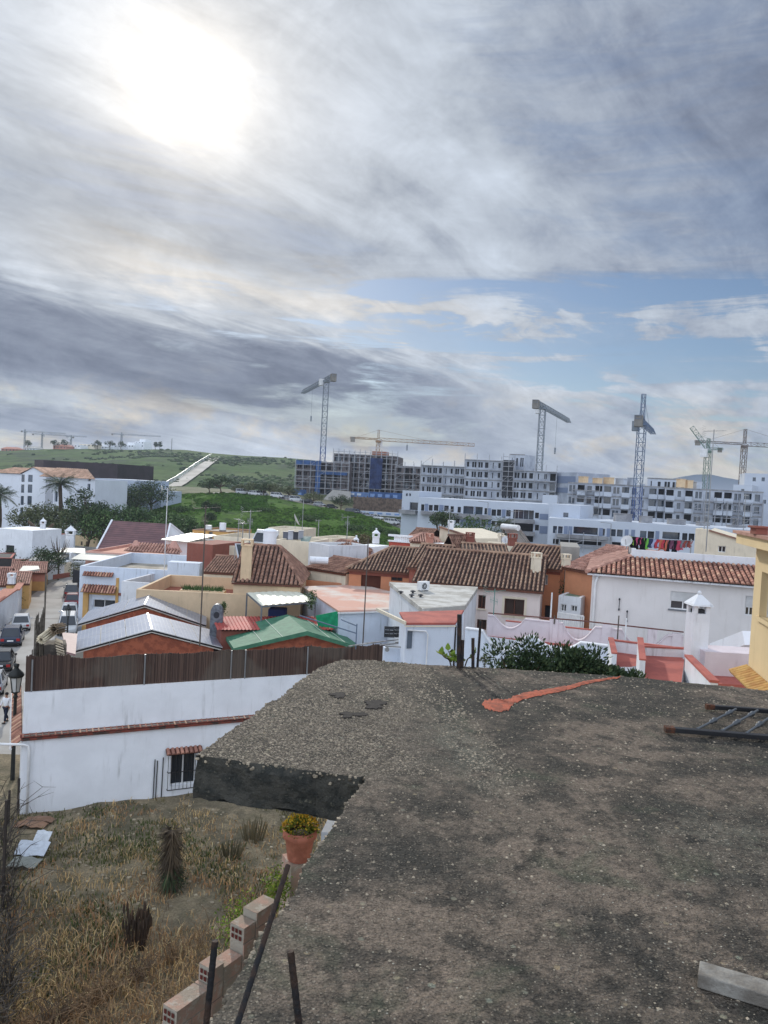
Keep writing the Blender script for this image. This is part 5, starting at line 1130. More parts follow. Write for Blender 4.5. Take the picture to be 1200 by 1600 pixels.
for i, (c_, w_, h_, nm) in enumerate(cl_):
    f_ = .02+i*.066; p = a.lerp(b_, f_)-V((0, 0, .06*4*f_*(1-f_))); u_ = (b_-a).normalized(); mb = MB(); n_ = 5
    for k_ in range(n_):
        for j in range(4):
            def Q(i_, j_): x_ = (i_/n_-.5)*w_*(1-.12*j_/4); return p+u_*(x_+.03*sin(j_*2+i))+V((0, .05*sin(i_*1.9+j_*.7+i), -h_*j_/4-.04*sin(i_*1.3+i)*(j_ == 4)))
            mb.face([Q(k_, j+1), Q(k_+1, j+1), Q(k_+1, j), Q(k_, j)], .5)
    o = mb.build('hanging_garment', mat('cloth_'+nm.replace(' ', '_'), srgb(*c_), bump=0, var=.1, scale=5), None, origin=p); tag(o, nm+' drying on the line above the red tiled roof', 'laundry', 'washing on the line')
# far white house with stepped parapet
F = fac((1086, 838), (1182, 862), 62, 60); zt = F.z; L = F.L
t = thing('white_ridge_house', 'white rendered house with a slanting brown roof verge and a twin window', 'house', F.w(0, 0, 3))
zz0, zz1 = F.hit(1086, 826)[1], F.hit(1108, 826)[1]; sA = F.hit(1108, 830)[0]; zA = F.hit(1108, 829)[1]; sB = F.hit(1165, 850)[0]; zB = F.hit(1165, 850)[1]
w2 = F.rect(1122, 1134, 853, 863)
mb = MB(); wallface(mb, F, 0, L, 3, min(w2[3]+.35, zB-.02), [w2]); zq = min(w2[3]+.35, zB-.02)
mb.face([F.w(0, 0, zq), F.w(L, 0, zq), F.w(L, 0, zB), F.w(sA, 0, zA), F.w(0, 0, zA)], .5); mb.face([F.w(L, 0, 3), F.w(L, 8, 3), F.w(L, 8, zB), F.w(L, 0, zB)], .5); mb.face([F.w(0, 8, 3), F.w(0, 0, 3), F.w(0, 0, zA), F.w(0, 8, zA)], .5)
mb.face([F.w(sA, 0, zA), F.w(L, 0, zB), F.w(L, 8, zB), F.w(sA, 8, zA)], .5); mb.build('wall', W_cream, t); window(t, F, w2, frame=whitefr)
mb = MB(); mb.beam(F.w(sA, -.05, zA+.02), F.w(L+.2, -.05, zB+.02-.05), .2, .12); mb.build('roof_verge', tile_brown, t)
mb = MB(); fbox(mb, F, 0, sA-.05, .2, 1.6, zA, zz0); mb.build('stair_tower', W_cream, t)
# ============================================================ yellow house at the right edge
A = atd(1172, 1000, 17); B = atd(1290, 1000, 12.5); F = Fac((A.x, A.y, 0), (B.x, B.y, 0)); zt = F.hit(1176, 850)[1]; zl = F.hit(1165, 1042)[1]
w3 = F.rect(1187, 1260, 905, 985)
FS = F.left(9)
t = bld('yellow_house', 'warm yellow house wall at the right edge with a white shuttered window', F, F.L, 9, 1, zt, W_yellow, fh=[w3+(dict(shutter=.12, sill=W_yellow, mull=2),)], cat='house', top=False, d=.22)
mb = MB(); fbox(mb, F, -.35, F.L, -.35, 9, zt+.003, zt+.22); mb.build('roof_slab', W_yellow, t)
mb = MB(); fbox(mb, F, -.42, F.L, -.42, 9, zt+.223, zt+.29); mb.build('roof_edge', tile_clay, t)
mb = MB(); tiles(mb, [F.w(-.1, -.36, zl-.12), F.w(F.L, -.36, zl-.12), F.w(F.L, 0, zl+.06), F.w(-.1, 0, zl+.06)], .17, .4, .055, 4)
mb.build('tile_ledge', [mat('tile_yellow', srgb(214, 176, 112), c2=srgb(196, 150, 96), scale=4, tint=.1), mat('chan_yellow_shade', srgb(150, 108, 66))], t)  # channel colour darkened for the shade between tiles
p = atd(1190, 840, 15.5); t_ = thing('small_red_vent', 'small brick red vent on the roof of the yellow house', 'vent', p); mb = MB(); q = Fac(p, p+V((1, 0, 0))); fbox(mb, q, -.12, .12, 0, .25, zt+.295, zt+.42); mb.build('body', W_redbrn, t_); mb = MB(); fbox(mb, q, -.16, .16, -.04, .29, zt+.423, zt+.46); mb.build('cap', W_redbrn, t_)
# roof behind, left of white house : clay roofs and small yard
F = fac((884, 884), (930, 892), 49); t = bld('clay_roofed_house', 'low house with a pale clay tile roof left of the white tiled house', F, F.L+1, 7, 2, F.z-.1, W_orange, cat='house', detail=0, top=False); roof(t, F, 0, F.L+3, 0, 7, F.z, F.z+1.3, m=tile_clay, ch=chan_r)
F = fac((876, 872), (905, 874), 52); t = bld('stone_gable_end', 'grey stained gable wall just right of the ribbed brown roofs', F, F.L, 5, 2, F.z+.8, W_conc, cat='building', detail=0)
F = fac((873, 930), (908, 934), 47); bld('yard_hut', 'small white yard hut with dark openings between the orange and white houses', F, F.L, 4, 1, F.z, W_white2, fh=[F.rect(876, 885, 944, 956)+(dict(glass=darkm),), F.rect(892, 902, 946, 956)+(dict(glass=darkm),)], cat='hut', deck=mat('green_awning', srgb(112, 132, 116), scale=2), parapet=.05)
F = fac((872, 957), (912, 963), 43); t = thing('white_railing', 'white garden railing in the yard between the orange and white houses', 'railing', F.w(0, 0, 3)); mb = MB()
for i in range(14): s = F.L*i/13; mb.beam(F.w(s, 0, F.z-1.3), F.w(s, 0, F.z), .06)
mb.beam(F.w(0, 0, F.z), F.w(F.L, 0, F.z), .07); mb.build('bars', whitefr, t)
bush('yard_palm', 'small dark bushy plant in the yard beside the tall orange house', atd(884, 948, 50), 2.0, .9, 300, .12, 'dark', 4, cat='plant')
mb = MB(); F = fac((905, 890), (928, 890), 50); bld('yard_yellow_wall', 'ochre yard wall seen between the orange and the white house', F, F.L+.5, .3, 2, F.z+.3, W_ochre, cat='wall', detail=0)
# ============================================================ street on the left
def sheet(name, quad, z, m, kind='structure'):
    P = [atz(x, y, z) for x, y in quad]; mb = MB(); a = sum(P[i].x*P[(i+1) % len(P)].y-P[(i+1) % len(P)].x*P[i].y for i in range(len(P)))
    mb.face(P if a > 0 else P[::-1], .5); o = mb.build(name, m, None, origin=P[0]); return tag(o, kind=kind)
asph = mat('worn_street', srgb(168, 165, 160), c2=srgb(156, 152, 146), scale=.35, speck=.35, stain=srgb(120, 116, 110), rough=.9)
sheet('street', [(-420, 1330), (-160, 1060), (-30, 985), (28, 953), (52, 928), (80, 910), (116, 899), (126, 930), (118, 985), (80, 1045), (52, 1110), (20, 1330)], .0, asph)
sheet('street_joint', [(47, 967), (107, 967.8), (107, 966.6), (47, 965.8)], .005, mat('joint', srgb(128, 124, 120)))
sheet('street_joint', [(70, 934.6), (109, 935.2), (109, 934.4), (70, 933.8)], .005, MATS['joint'])
sheet('street_joint', [(-5, 1052), (62, 1055), (62, 1053.4), (-5, 1050.6)], .005, MATS['joint'])
sheet('plaza', [(35, 905), (130, 893), (135, 862), (40, 868)], .0, mat('car_park', srgb(150, 150, 150), c2=srgb(126, 126, 126), scale=.2))
# white blue building with ochre arches
F = fac((125, 884), (286, 890), 70, 70); zt = F.z; L = F.L
h1 = F.rect(146, 180, 937, 950)
t = bld('ochre_framed_house', 'white flat roofed building framed with ochre pillars and small red tile awnings', F, L, 14, 0, zt, W_bluew, parapet=1.1, deck=deck_dirty, fh=[h1+(dict(mull=1),)], cat='house', capw=.3)
def awn(t, F, x0, x1, y0, y1, dep=.7, m=tile_red):
    s0, s1, z0, z1 = F.rect(x0, x1, y0, y1); mb = MB(); tiles(mb, [F.w(s0, -dep, z0), F.w(s1, -dep, z0), F.w(s1, -.002, z1), F.w(s0, -.002, z1)], .26, .45, .09); mb.build('tile_awning', [m, chan_r], t)
awn(t, F, 130, 183, 914, 925); awn(t, F, 131, 178, 894, 900, .4)
mb = MB(); s0, s1, z0, z1 = F.rect(131, 139, 925, 953); fbox(mb, F, s0, s1, -.25, -.003, 0, z1); mb.build('ochre_pillar', W_ochre, t)
mb = MB(); s0, s1, z0, z1 = F.rect(181, 185, 908, 960); fbox(mb, F, s0, s1, -.12, -.003, 0, z1+.3); mb.build('ochre_pillar', W_ochre, t)
mb = MB(); s0, s1, z0, z1 = F.rect(139, 181, 923, 929); fbox(mb, F, s0, s1, -.2, -.003, z0, z1); mb.build('ochre_beam', W_ochre, t)
mb = MB(); s0, s1, z0, z1 = F.rect(185, 212, 927, 931); fbox(mb, F, s0, s1, -.1, -.003, z0, z1); mb.build('brown_band', W_redbrn, t)
# terrace blocks behind it with stained walls
F = fac((190, 908), (300, 913), 64); t = bld('stained_terrace_wall', 'grey stained flat roof enclosure between the ochre framed house and the beige house', F, F.L, 12, 1, F.z, W_white2, parapet=.7, deck=deck_dirty, cat='building', detail=0)
# pink building
F = fac((134, 861), (284, 866), 86); L = F.L
t = bld('pink_building', 'long pink building with a white fabric awning and ornamental tile cresting', F, L, 12, 0, F.z, W_pink, cat='building', detail=0, deck=deck_pink, parapet=.3)
s0, s1, z0, z1 = F.rect(196, 284, 855, 863); mb = MB(); tiles(mb, [F.w(s0, -.5, z0), F.w(s1, -.5, z0), F.w(s1-.8, 1.0, z1+.3), F.w(s0+.8, 1.0, z1+.3)], .34, .5, .13); mb.build('tile_cresting', [tile_clay, chan_r], t)
for x in (209, 269):
    s0, z0 = F.hit(x, 852); mb = MB(); mb.hull8([F.w(s0-.9, .3, z0-.8), F.w(s0+.9, .3, z0-.8), F.w(s0+.9, .9, z0-.8), F.w(s0-.9, .9, z0-.8)], [F.w(s0-.12, .4, z0+.5), F.w(s0+.12, .4, z0+.5), F.w(s0+.12, .7, z0+.5), F.w(s0-.12, .7, z0+.5)]); mb.build('peak', W_pink, t)
s0, s1, z0, z1 = F.rect(128, 195, 866, 873); mb = MB(); mb.hull8([F.w(s0, -2.4, z0), F.w(s1, -2.4, z0), F.w(s1, -.01, z1), F.w(s0, -.01, z1)], [F.w(s0, -2.4, z0+.06), F.w(s1, -2.4, z0+.06), F.w(s1, -.01, z1+.06), F.w(s0, -.01, z1+.06)]); mb.build('awning', roofsheet, t)
acunit('air conditioner on the pink wall above the ochre framed house', F.w(F.hit(165, 885)[0], -.5, F.hit(165, 886)[1]), F, .95)
# purple ribbed gable roof
F = fac((155, 858), (254, 859), 100); zr = F.hit(220, 816, 6)[1]; L = F.L
mr = bpy.data.materials.new('mauve_tile'); mr.use_nodes = True; nt = mr.node_tree; b = nt.nodes['Principled BSDF']; pos = nt.nodes.new('ShaderNodeNewGeometry').outputs['Position']; sx = nt.nodes.new('ShaderNodeSeparateXYZ'); nt.links.new(pos, sx.inputs[0])
fr = (S(nt, sx.outputs[2])*4.0)._m('FRACT').ss(.0, .35); nt.links.new(mixc(nt, fr, srgb(70, 48, 50), mixc(nt, noise(nt, pos, .8, 4, .6).ss(.4, .6), srgb(122, 88, 88), srgb(106, 78, 80))), b.inputs['Base Color']); b.inputs['Roughness'].default_value = .7
t = thing('gabled_hall', 'hall with a steep mauve ribbed gable roof and a white gable end', 'hall', F.w(0, 0, 0)); mb = MB()
la, lb, sh = -.3, L+.2, 1.4; ra_, rb_ = F.hit(175, 816, 6)[0], F.hit(266, 818, 6)[0]
mb.face([F.w(la, 0, F.z), F.w(lb, 0, F.z), F.w(rb_, 6, zr), F.w(ra_, 6, zr)], .5); mb.face([F.w(lb, 12, F.z), F.w(la, 12, F.z), F.w(ra_, 6, zr), F.w(rb_, 6, zr)], .5); mb.build('roof', mr, t)
mb = MB(); fbox(mb, F, 0, L, .2, 12, 0, F.z-.05); mb.face([F.w(lb, 0, F.z-.1), F.w(lb+.02, 12, F.z-.1), F.w(rb_, 6, zr-.05)], .5); mb.build('wall', W_white, t)
mb = MB()
for (a, b_) in ((F.w(lb, -.05, F.z), F.w(rb_, 6, zr+.05)), (F.w(la, -.05, F.z), F.w(ra_, 6, zr+.05)), (F.w(lb, 12, F.z), F.w(rb_, 6, zr+.05))): mb.beam(a, b_, .22, .22)
mb.build('verge', W_white, t)
F = fac((258, 862), (292, 866), 90); zq = F.hit(275, 845)[1]; t = bld('white_side_house', 'white walled annexe with a mono-pitch white roof beside the mauve gable', F, F.L, 6, 1, zq, W_white, fh=[F.rect(263, 270, 850, 857)], cat='house', detail=0)
mb = MB(); s0, s1 = F.hit(258, 845)[0], F.hit(300, 848)[0]; mb.hull8([F.w(s0, -.8, zq+.01), F.w(s1, -.8, zq+.01), F.w(s1, 5, zq+.5), F.w(s0, 5, zq+.5)], [F.w(s0, -.8, zq+.13), F.w(s1, -.8, zq+.13), F.w(s1, 5, zq+.62), F.w(s0, 5, zq+.62)]); mb.build('sheet_roof', roofsheet, t)
F = fac((262, 878), (312, 876), 63, 63); bld('blue_grey_wall', 'bluish white wall end with a slanting grey top right of the pink building', F, F.L, 1.2, 1, F.z, W_bluew, cat='wall', detail=0)
# red roof pieces + brown tile field left of the tall chimney
F = fac((292, 862), (332, 863), 68); t = bld('red_box_house', 'small dark red walled roof room between the white annexe and the terraces', F, F.L, 5, 1, F.z+.8, W_redbrn, cat='building', detail=0)
F = fac((318, 893), (358, 896), 61, 61); t = bld('brown_tiled_shed', 'shed with a matte brown tile roof just left of the tall beige chimney', F, F.L+.5, 4.5, 2, F.z-.06, W_cream, cat='building', detail=0, top=False); roof(t, F, 0, F.L+.5, 0, 4.5, F.z, F.hit(330, 868, 4.5)[1], kind='mono', om=4.5, m=tile_brown, over=.1)
# terraces behind: white walls, ochre house
F = fac((301, 828), (357, 830), 96); L = F.L
t = bld('ochre_roof_house', 'small ochre house with a flat brown edged roof and a white tank on it', F, L, 7, 1, F.z, W_ochre, fh=[F.rect(317, 324, 834, 843)+(dict(glass=glassb),), F.rect(326, 332, 831, 843)+(dict(glass=greyfr, detail=0),)], cat='house', deck=deck_dirty, cap=tile_brown, parapet=.15)
def tank(label, p, r, h, m=None, dome=True):
    t_ = thing('water_tank', label, 'water tank', p, 'rooftop water tanks'); mb = MB(); mb.lathe(p, [(r, 0), (r*1.0, h*.3), (r*1.02, h*.31), (r*1.02, h*.34), (r, h*.35), (r, h*.82), (r*1.06, h*.825), (r*1.06, h*.86)]+([(r*.85, h*.93), (r*.4, h*.99), (r*.02, h)] if dome else [(r*1.0, h*.9), (.01, h*.9)]), 20); mb.build('shell', m or W_white, t_, smooth=False)
    mb = MB(); mb.lathe(p+V((0, 0, -.12)), [(r*1.1, 0), (r*1.1, .118)], 12); mb.build('plinth', W_conc, t_); return t_
pz = F.z; tank('small white drum tank on the ochre house roof', V((*atd(348, 826, 99).to_2d(), pz)), .42, 1.0, dome=False)
mb = MB(); p = atd(320, 826, 98); p.z = pz; q = Fac(p, p+V((1, 0, 0))); fbox(mb, q, 0, .8, 0, .6, pz, pz+.55); o = mb.build('cooler_box', whitefr, None, origin=p, bevel=.05); tag(o, 'white box shaped cooler on the ochre house roof', 'cooler')
F = fac((334, 837), (400, 838), 82); L = F.L; t = bld('white_roof_terrace', 'large cream white roof terrace wall left of the domed tank', F, L, 7, 1, F.z, W_cream, parapet=1.0, deck=deck_dirty, cat='building', detail=0)
F = fac((352, 852), (418, 856), 70); t = bld('cream_terrace_house', 'cream terrace with stored junk below the pair of aerials', F, F.L, 6, 1, F.z, W_cream, parapet=.5, deck=deck_grey, cat='building', detail=0)
heater('dark solar collector with a tank on the cream terrace by the aerials', atd(392, 850, 74), 2.4, 1.2, -.3)
tank('white domed water tank standing just left of the tile roof ridge', atd(421, 853, 62), .54, 1.42)
F = fac((430, 843), (485, 846), 66); L = F.L; t = bld('cream_block_house', 'cream block with a rooftop laundry area right of the domed tank', F, L, 5, 1, F.z, W_cream, parapet=.7, deck=deck_grey, cat='building', detail=0)
F = fac((488, 839), (519, 840), 74); L = F.L; t = bld('cream_terrace_room', 'cream terrace room with barred openings at the right end of the roof cluster', F, L, 5, 1, F.z, W_cream, parapet=.6, deck=deck_grey, cat='building', fh=[F.rect(505, 513, 846, 853)+(dict(glass=glassb),)], detail=1)
F = fac((419, 824), (470, 826), 88); t = bld('cream_upper_block', 'pale flat block rising behind the rooftop laundry area', F, F.L, 5, 1, F.z, W_cream, cat='building', detail=0, parapet=.3, deck=deck_grey)
F = fac((482, 862), (492, 864), 64); t = bld('white_low_terrace', 'low white terrace wall with a cylinder heater right of the hip roof', F, 3.0, 4, 1, F.z+.8, W_white2, cat='building', detail=0, parapet=.3, deck=deck_dirty)
mb = MB(); p = atd(484, 875, 58); mb.tube([p, p+V((1.4, .1, 0))], .28, 12); o = mb.build('cylinder_heater', W_white, None, origin=p); tag(o, 'white horizontal cylinder heater on the low terrace right of the hip roof', 'water heater')
for i, (x, c_) in enumerate(((446, (96, 100, 112)), (454, (180, 182, 190)), (462, (60, 62, 70)), (470, (150, 152, 160)))):
    p = atd(x, 838, 68); q = Fac(p, p+V((1, .1, 0))); mb = MB(); fbox(mb, q, -.22, .22, 0, .35, p.z-.3, p.z+.35+.1*(i % 2)); fbox(mb, q, -.26, .26, -.04, .39, p.z+.353+.1*(i % 2), p.z+.40+.1*(i % 2)); o = mb.build('storage_bin', mat('bin_%d' % i, srgb(*c_), rough=.5), None, origin=p); tag(o, ['dark grey', 'light grey', 'blackish', 'mid grey'][i]+' bin on the rooftop laundry area', 'bin', 'bins on the rooftop laundry area')
P = [atd(470, 846, 66), atd(482, 848, 66), atd(487, 838, 69), atd(470, 838, 69)]; mb = MB(); mb.hull8([p-V((0, 0, .05)) for p in P], P); o = mb.build('green_lean_to', mat('green_glass', srgb(90, 120, 110), rough=.2), None, origin=P[0]); tag(o, 'greenish glass lean-to roof on the rooftop laundry area', 'glass roof')
# houses in front of the building site
F = fac((608, 846), (643, 849), 78); t = bld('red_white_kiosk', 'small brick red roof room with a white balustraded top', F, F.L, 4, 1, F.z, mat('brick_red', srgb(178, 84, 70), var=.1), cat='building', detail=0)
mb = MB(); fbox(mb, F, -.1, F.L+.1, -.1, .2, F.z+.003, F.z+.15); fbox(mb, F, -.1, F.L+.1, -.1, .2, F.z+.55, F.z+.75)
for i in range(9): s = F.L*(.25+.7*i/8); fbox(mb, F, s-.08, s+.08, 0, .15, F.z+.153, F.z+.547)
mb.build('balustrade', W_white, t)
F = fac((643, 845), (688, 848), 74, 74); t = bld('clay_hip_house', 'white house with a clay hip roof behind the brown roofs', F, F.L, 6, 1, F.z-.06, W_cream, cat='house', detail=0, top=False); roof(t, F, 0, F.L, 0, 6, F.z, F.hit(668, 834, 3)[1], m=tile_clay, ch=chan_r, hipl=1.3, hipr=1.3)
F = fac((638, 838), (668, 840), 90); t = bld('dark_tile_house', 'house with a darker low tile roof behind the clay hip roof', F, F.L, 5, 1, F.z-.06, W_pink, cat='house', detail=0, top=False); roof(t, F, 0, F.L, 0, 5, F.z, F.z+.9, m=tile_brown)
F = fac((687, 830), (738, 842), 80, 76); L = F.L; zz0 = F.hit(687, 824)[1]
t = thing('cream_gable_house', 'cream house with a slanting tiled top edge and one small window', 'house', F.w(0, 0, 1)); w2 = F.rect(700, 706, 834, 843); mb = MB(); zA = F.hit(690, 825)[1]; zB = F.hit(736, 841)[1]
wallface(mb, F, 0, L, 1, zB-.3, ()); mb.face([F.w(0, 0, zB-.3), F.w(L, 0, zB-.3), F.w(L, 0, zB), F.w(0, 0, zA)], .5); mb.face([F.w(L, 0, 1), F.w(L, 6, 1), F.w(L, 6, zB), F.w(L, 0, zB)], .5); mb.face([F.w(0, 0, zA), F.w(L, 0, zB), F.w(L, 6, zB), F.w(0, 6, zA)], .5); mb.face([F.w(0, 6, 1), F.w(0, 0, 1), F.w(0, 0, zA), F.w(0, 6, zA)], .5); mb.build('wall', W_cream, t)
mb = MB(); mb.beam(F.w(0, -.05, zA+.1), F.w(L+.2, -.05, zB+.1), .3, .16); mb.build('verge', tile_brown, t); mb = MB(); fbox(mb, F, w2[0], w2[1], -.04, -.003, w2[2], w2[3]); mb.build('window', glassm, t)
chimney('small white pot chimney on the cream gable house', atd(704, 829, 79), .5, .7, W_white)
F = fac((676, 852), (700, 856), 66); mb = MB(); t = thing('white_flat_roofs', 'bright white flat roof between the clay hip and the brown roofs', 'building', F.w(0, 0, 1)); mb.prism([(p.x, p.y) for p in [F.w(0, 0, 0), F.w(4.2, -.3, 0), F.w(4.6, 4, 0), F.w(1, 4, 0)]], 1, F.z+.2); mb.build('wall', W_white, t)
F = fac((693, 853), (708, 855), 62); t = bld('brown_dormer', 'small brown tiled gable peeking over the big brown roofs', F, F.L, 3, 2, F.z, W_redbrn, cat='building', detail=0, top=False); roof(t, Fac(F.w(0, 3, 0), F.w(0, 0, 0)), 0, 3, 0, F.L, F.z, F.z+.9, m=tile_brown, over=.1)
for i, (x, y, D, sz, m_, lb) in enumerate(((671, 850, 62, .5, W_salmon, 'brick red louvred vent stack left of the small brown gable'), (734, 850, 62, .55, W_redbrn, 'brick red louvred vent stack in the middle above the largest brown roof'), (800, 853, 58, .55, W_redbrn, 'brick red louvred vent stack beside the dish aerial'), (782, 846, 66, .4, W_cream, 'slim cream chimney near the dish aerial'), (587, 849, 70, .55, W_white, 'white lantern shaped chimney behind the left brown roof'), (556, 855, 70, .4, W_white, 'small white pointed chimney at the left behind the brown roof'), (67, 826, 118, .7, W_white, 'white chimney on the white house before the apartments'), (18, 912, 73, .6, W_white2, 'white chimney beside the tiled garden walls at the left edge'), (884, 885, 49, .45, W_cream, 'cream chimney in the gap right of the brown roofs'))):
    chimney(lb, atd(x, y, D), sz, sz*1.0, m_, group='small chimneys among the roofs', style='pyramid' if m_ is W_white else 'flat')
F = fac((762, 846), (790, 848), 70); bld('white_stepped_wall', 'white stepped roof wall left of the slim cream chimney', F, F.L, .4, 1, F.z, W_cream, cat='wall', detail=0)
heater('tilted solar heater with a white tank above the orange tall house', atd(828, 852, 62), 2.0, 1.4, 2.2)
F = fac((556, 852), (585, 857), 70); bld('white_low_house', 'white low walls left of the lantern chimney', F, F.L, 3, 1, F.z, W_white, cat='building', detail=0)
F = fac((478, 842), (545, 858), 96); bld('clay_garden_wall', 'long reddish garden wall at the foot of the green mound', F, F.L, .3, 1, F.z, W_salmon, cat='wall', detail=0)
F = fac((296, 846), (312, 847), 90)
# ============================================================ left edge of the street
F = fac((-5, 825), (46, 826), 122); L = F.L
t = bld('white_block_house', 'plain white cube house at the left in front of the apartments', F, L+.6, 7, 0, F.z, W_white, cat='house', fh=[F.rect(9, 22, 852, 868)+(dict(glass=darkm, detail=0),)], detail=0)
F2 = fac((46, 845), (75, 832), 126, 126); z_ = F2.hit(60, 838)[1]; t = bld('white_stepped_house', 'white house with a stepped top and red coping beside the cube house', F2, F2.L, 7, 0, z_, W_white, fh=[F2.rect(46, 49, 848, 857), F2.rect(70, 74, 842, 852)], cat='house', detail=0, cap=deck_red)
# tiled low houses: D~95..80
F = facr((24, 894), 71, 92); L = F.L
t = bld('terracotta_garage', 'low terracotta garage with an ochre base and clay roof at the street bend', F, L, 7, 0, F.z-.05, W_salmon, cat='garage', detail=0, top=False); roof(t, F, 0, L, 0, 7, F.z, F.z+.8, m=tile_clay, ch=chan_r)
FR_ = F.right(7); mb = MB(); fbox(mb, F, 0, L, -.06, -.003, 0, F.z*.5); fbox(mb, FR_, 0, 7, -.06, -.003, 0, F.z*.48); mb.build('ochre_base', W_ochre, t)
F = facr((10, 909), 46, 80); t = bld('clay_gate_house', 'small porch house with a pinkish clay roof next to the terracotta garage', F, F.L, 5, 0, F.z-.3, W_ochre, cat='house', detail=0, top=False)
roof(t, F, 0, F.L, 0, 5, F.z-.2, F.z+.4, kind='mono', om=5, m=tile_clay, ch=chan_r, over=.1)
F = facr((-30, 905), 14, 86); t = bld('clay_roof_row', 'row house with a long faded clay tile roof at the left edge', F, F.L, 7, 0, F.z-.8, W_white2, cat='house', detail=0, top=False); roof(t, F, 0, F.L, 0, 7, F.z-.6, F.z+.9, m=tile_clay, ch=chan_r)
F = facr((18, 884), 42, 104); t = bld('faded_roof_house', 'house with a faded pinkish tile roof behind the clay roofs', F, F.L, 6, 0, F.z-.5, W_white2, cat='house', detail=0, top=False); roof(t, F, 0, F.L, 0, 6, F.z-.4, F.z+.5, m=tile_clay, ch=chan_r)
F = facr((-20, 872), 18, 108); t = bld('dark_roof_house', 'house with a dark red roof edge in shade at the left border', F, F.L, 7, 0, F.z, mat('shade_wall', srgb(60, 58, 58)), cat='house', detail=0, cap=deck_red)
F = fac((22, 893), (60, 891), 98); P = [atz(x, y, 3.2) for x, y in ((28, 894), (62, 889), (60, 884), (36, 884))]; mb = MB(); mb.prism([(p.x, p.y) for p in P], 3.0, 3.2); o = mb.build('pale_sheet_roof', roofsheet, None, origin=P[0]); tag(o, 'pale flat sheet roof behind the clay tiled garages', 'roof')
# garden wall along the street, nearest at left
A = atz(28, 966, 0); B = atz(40, 944, 0); mb = MB()
def swall(label, px1, px2, h, m, th=.3, cop=None, name='street_wall', z0=0):
    A, B = atz(*px1, z0), atz(*px2, z0); F = Fac(A, B); t = thing(name, label, 'wall', F.w(0, 0, z0)); mb = MB(); fbox(mb, F, 0, F.L, 0, th, z0-.3, z0+h); mb.build('wall', m, t)
    if cop: mb = MB(); fbox(mb, F, -.05, F.L+.05, -.15, th+.15, z0+h+.003, z0+h+.12); mb.build('coping', cop, t)
    return F
swall('white garden wall with a terracotta top beside the parked white car', (27, 963), (41, 938), 2.6, W_white2, .35, terr)
swall('ochre street side wall of the small porch house', (41, 937), (53, 915), 2.6, W_ochre, .3, terr)
swall('lower white and red banded wall closing the end of the street', (73, 906), (100, 902), 1.7, W_white2, .3, W_white)
swall('cream end wall continuing the red banded one', (100, 902), (111, 899), 1.9, W_cream, .3)
F = swall('white gate pillar wall at the end of the street', (110, 899), (114, 898), 3.2, W_white)
F = fac((82, 899), (109, 893), 97); mb = MB(); A, B = atz(82, 903.5, .95), atz(108, 899.5, .95); q = Fac(A, B); fbox(mb, q, 0, q.L, -.12, -.05, .8, 1.4); o = mb.build('red_wall_band', W_redbrn, None, origin=A); tag(o, 'brown red band panel on the low white wall at the street end', 'wall panel')
F = swall('terracotta roofed white wall nearest the parked cars at the left', (-30, 1010), (24, 964), 2.7, W_white2, 1.0, terr)
F = fac((114, 889), (123, 889), 97); bld('dark_gate', 'dark metal gate at the end of the street beside the white pillar', F, F.L, .15, 0, F.z, darkm, cat='gate', detail=0)
# far walls with ochre sections beyond the car park
for i, (x0, x1, y, m_, lb) in enumerate(((75, 100, 838, W_beige, 'beige wall section left of the white gate post beyond the car park'), (114, 152, 836, W_beige, 'beige wall section right of the white gate post with openings'))):
    F = fac((x0, y), (x1, y+1), 150); bld('beige_compound_wall', lb, F, F.L, .4, 0, F.z, m_, cat='wall', detail=0, fh=[F.rect(126, 129, 846, 852)+(dict(glass=darkm),), F.rect(134, 138, 846, 852)+(dict(glass=darkm),)] if i else ())
swall('long low pale kerb wall in front of the trees beyond the car park', (76, 862), (150, 868), 1.4, W_conc)
chimney('white pointed gate post beyond the car park', atz(109, 866, 0), 1.4, 3.4, W_white, name='gate_post', style='pyramid')
F = fac((90, 857), (133, 859), 120); mb = MB(); P = [atz(92, 862, 3.1), atz(133, 864, 3.1), atz(133, 857, 3.1), atz(100, 856, 3.1)]; mb.prism([(p.x, p.y) for p in P], 2.95, 3.1); o = mb.build('cream_carport', awn_m if False else roofsheet, None, origin=P[0]); tag(o, 'cream flat carport roof beyond the street end', 'carport')
P = [atz(45, 875, 2.6), atz(90, 876, 2.6), atz(110, 866, 2.6), atz(62, 864, 2.6)]; mb = MB(); mb.prism([(p.x, p.y) for p in P], 2.4, 2.6); o = mb.build('grey_shed_roof', deck_grey, None, origin=P[0]); tag(o, 'flat grey shed roof near the bare tree at the street end', 'roof')
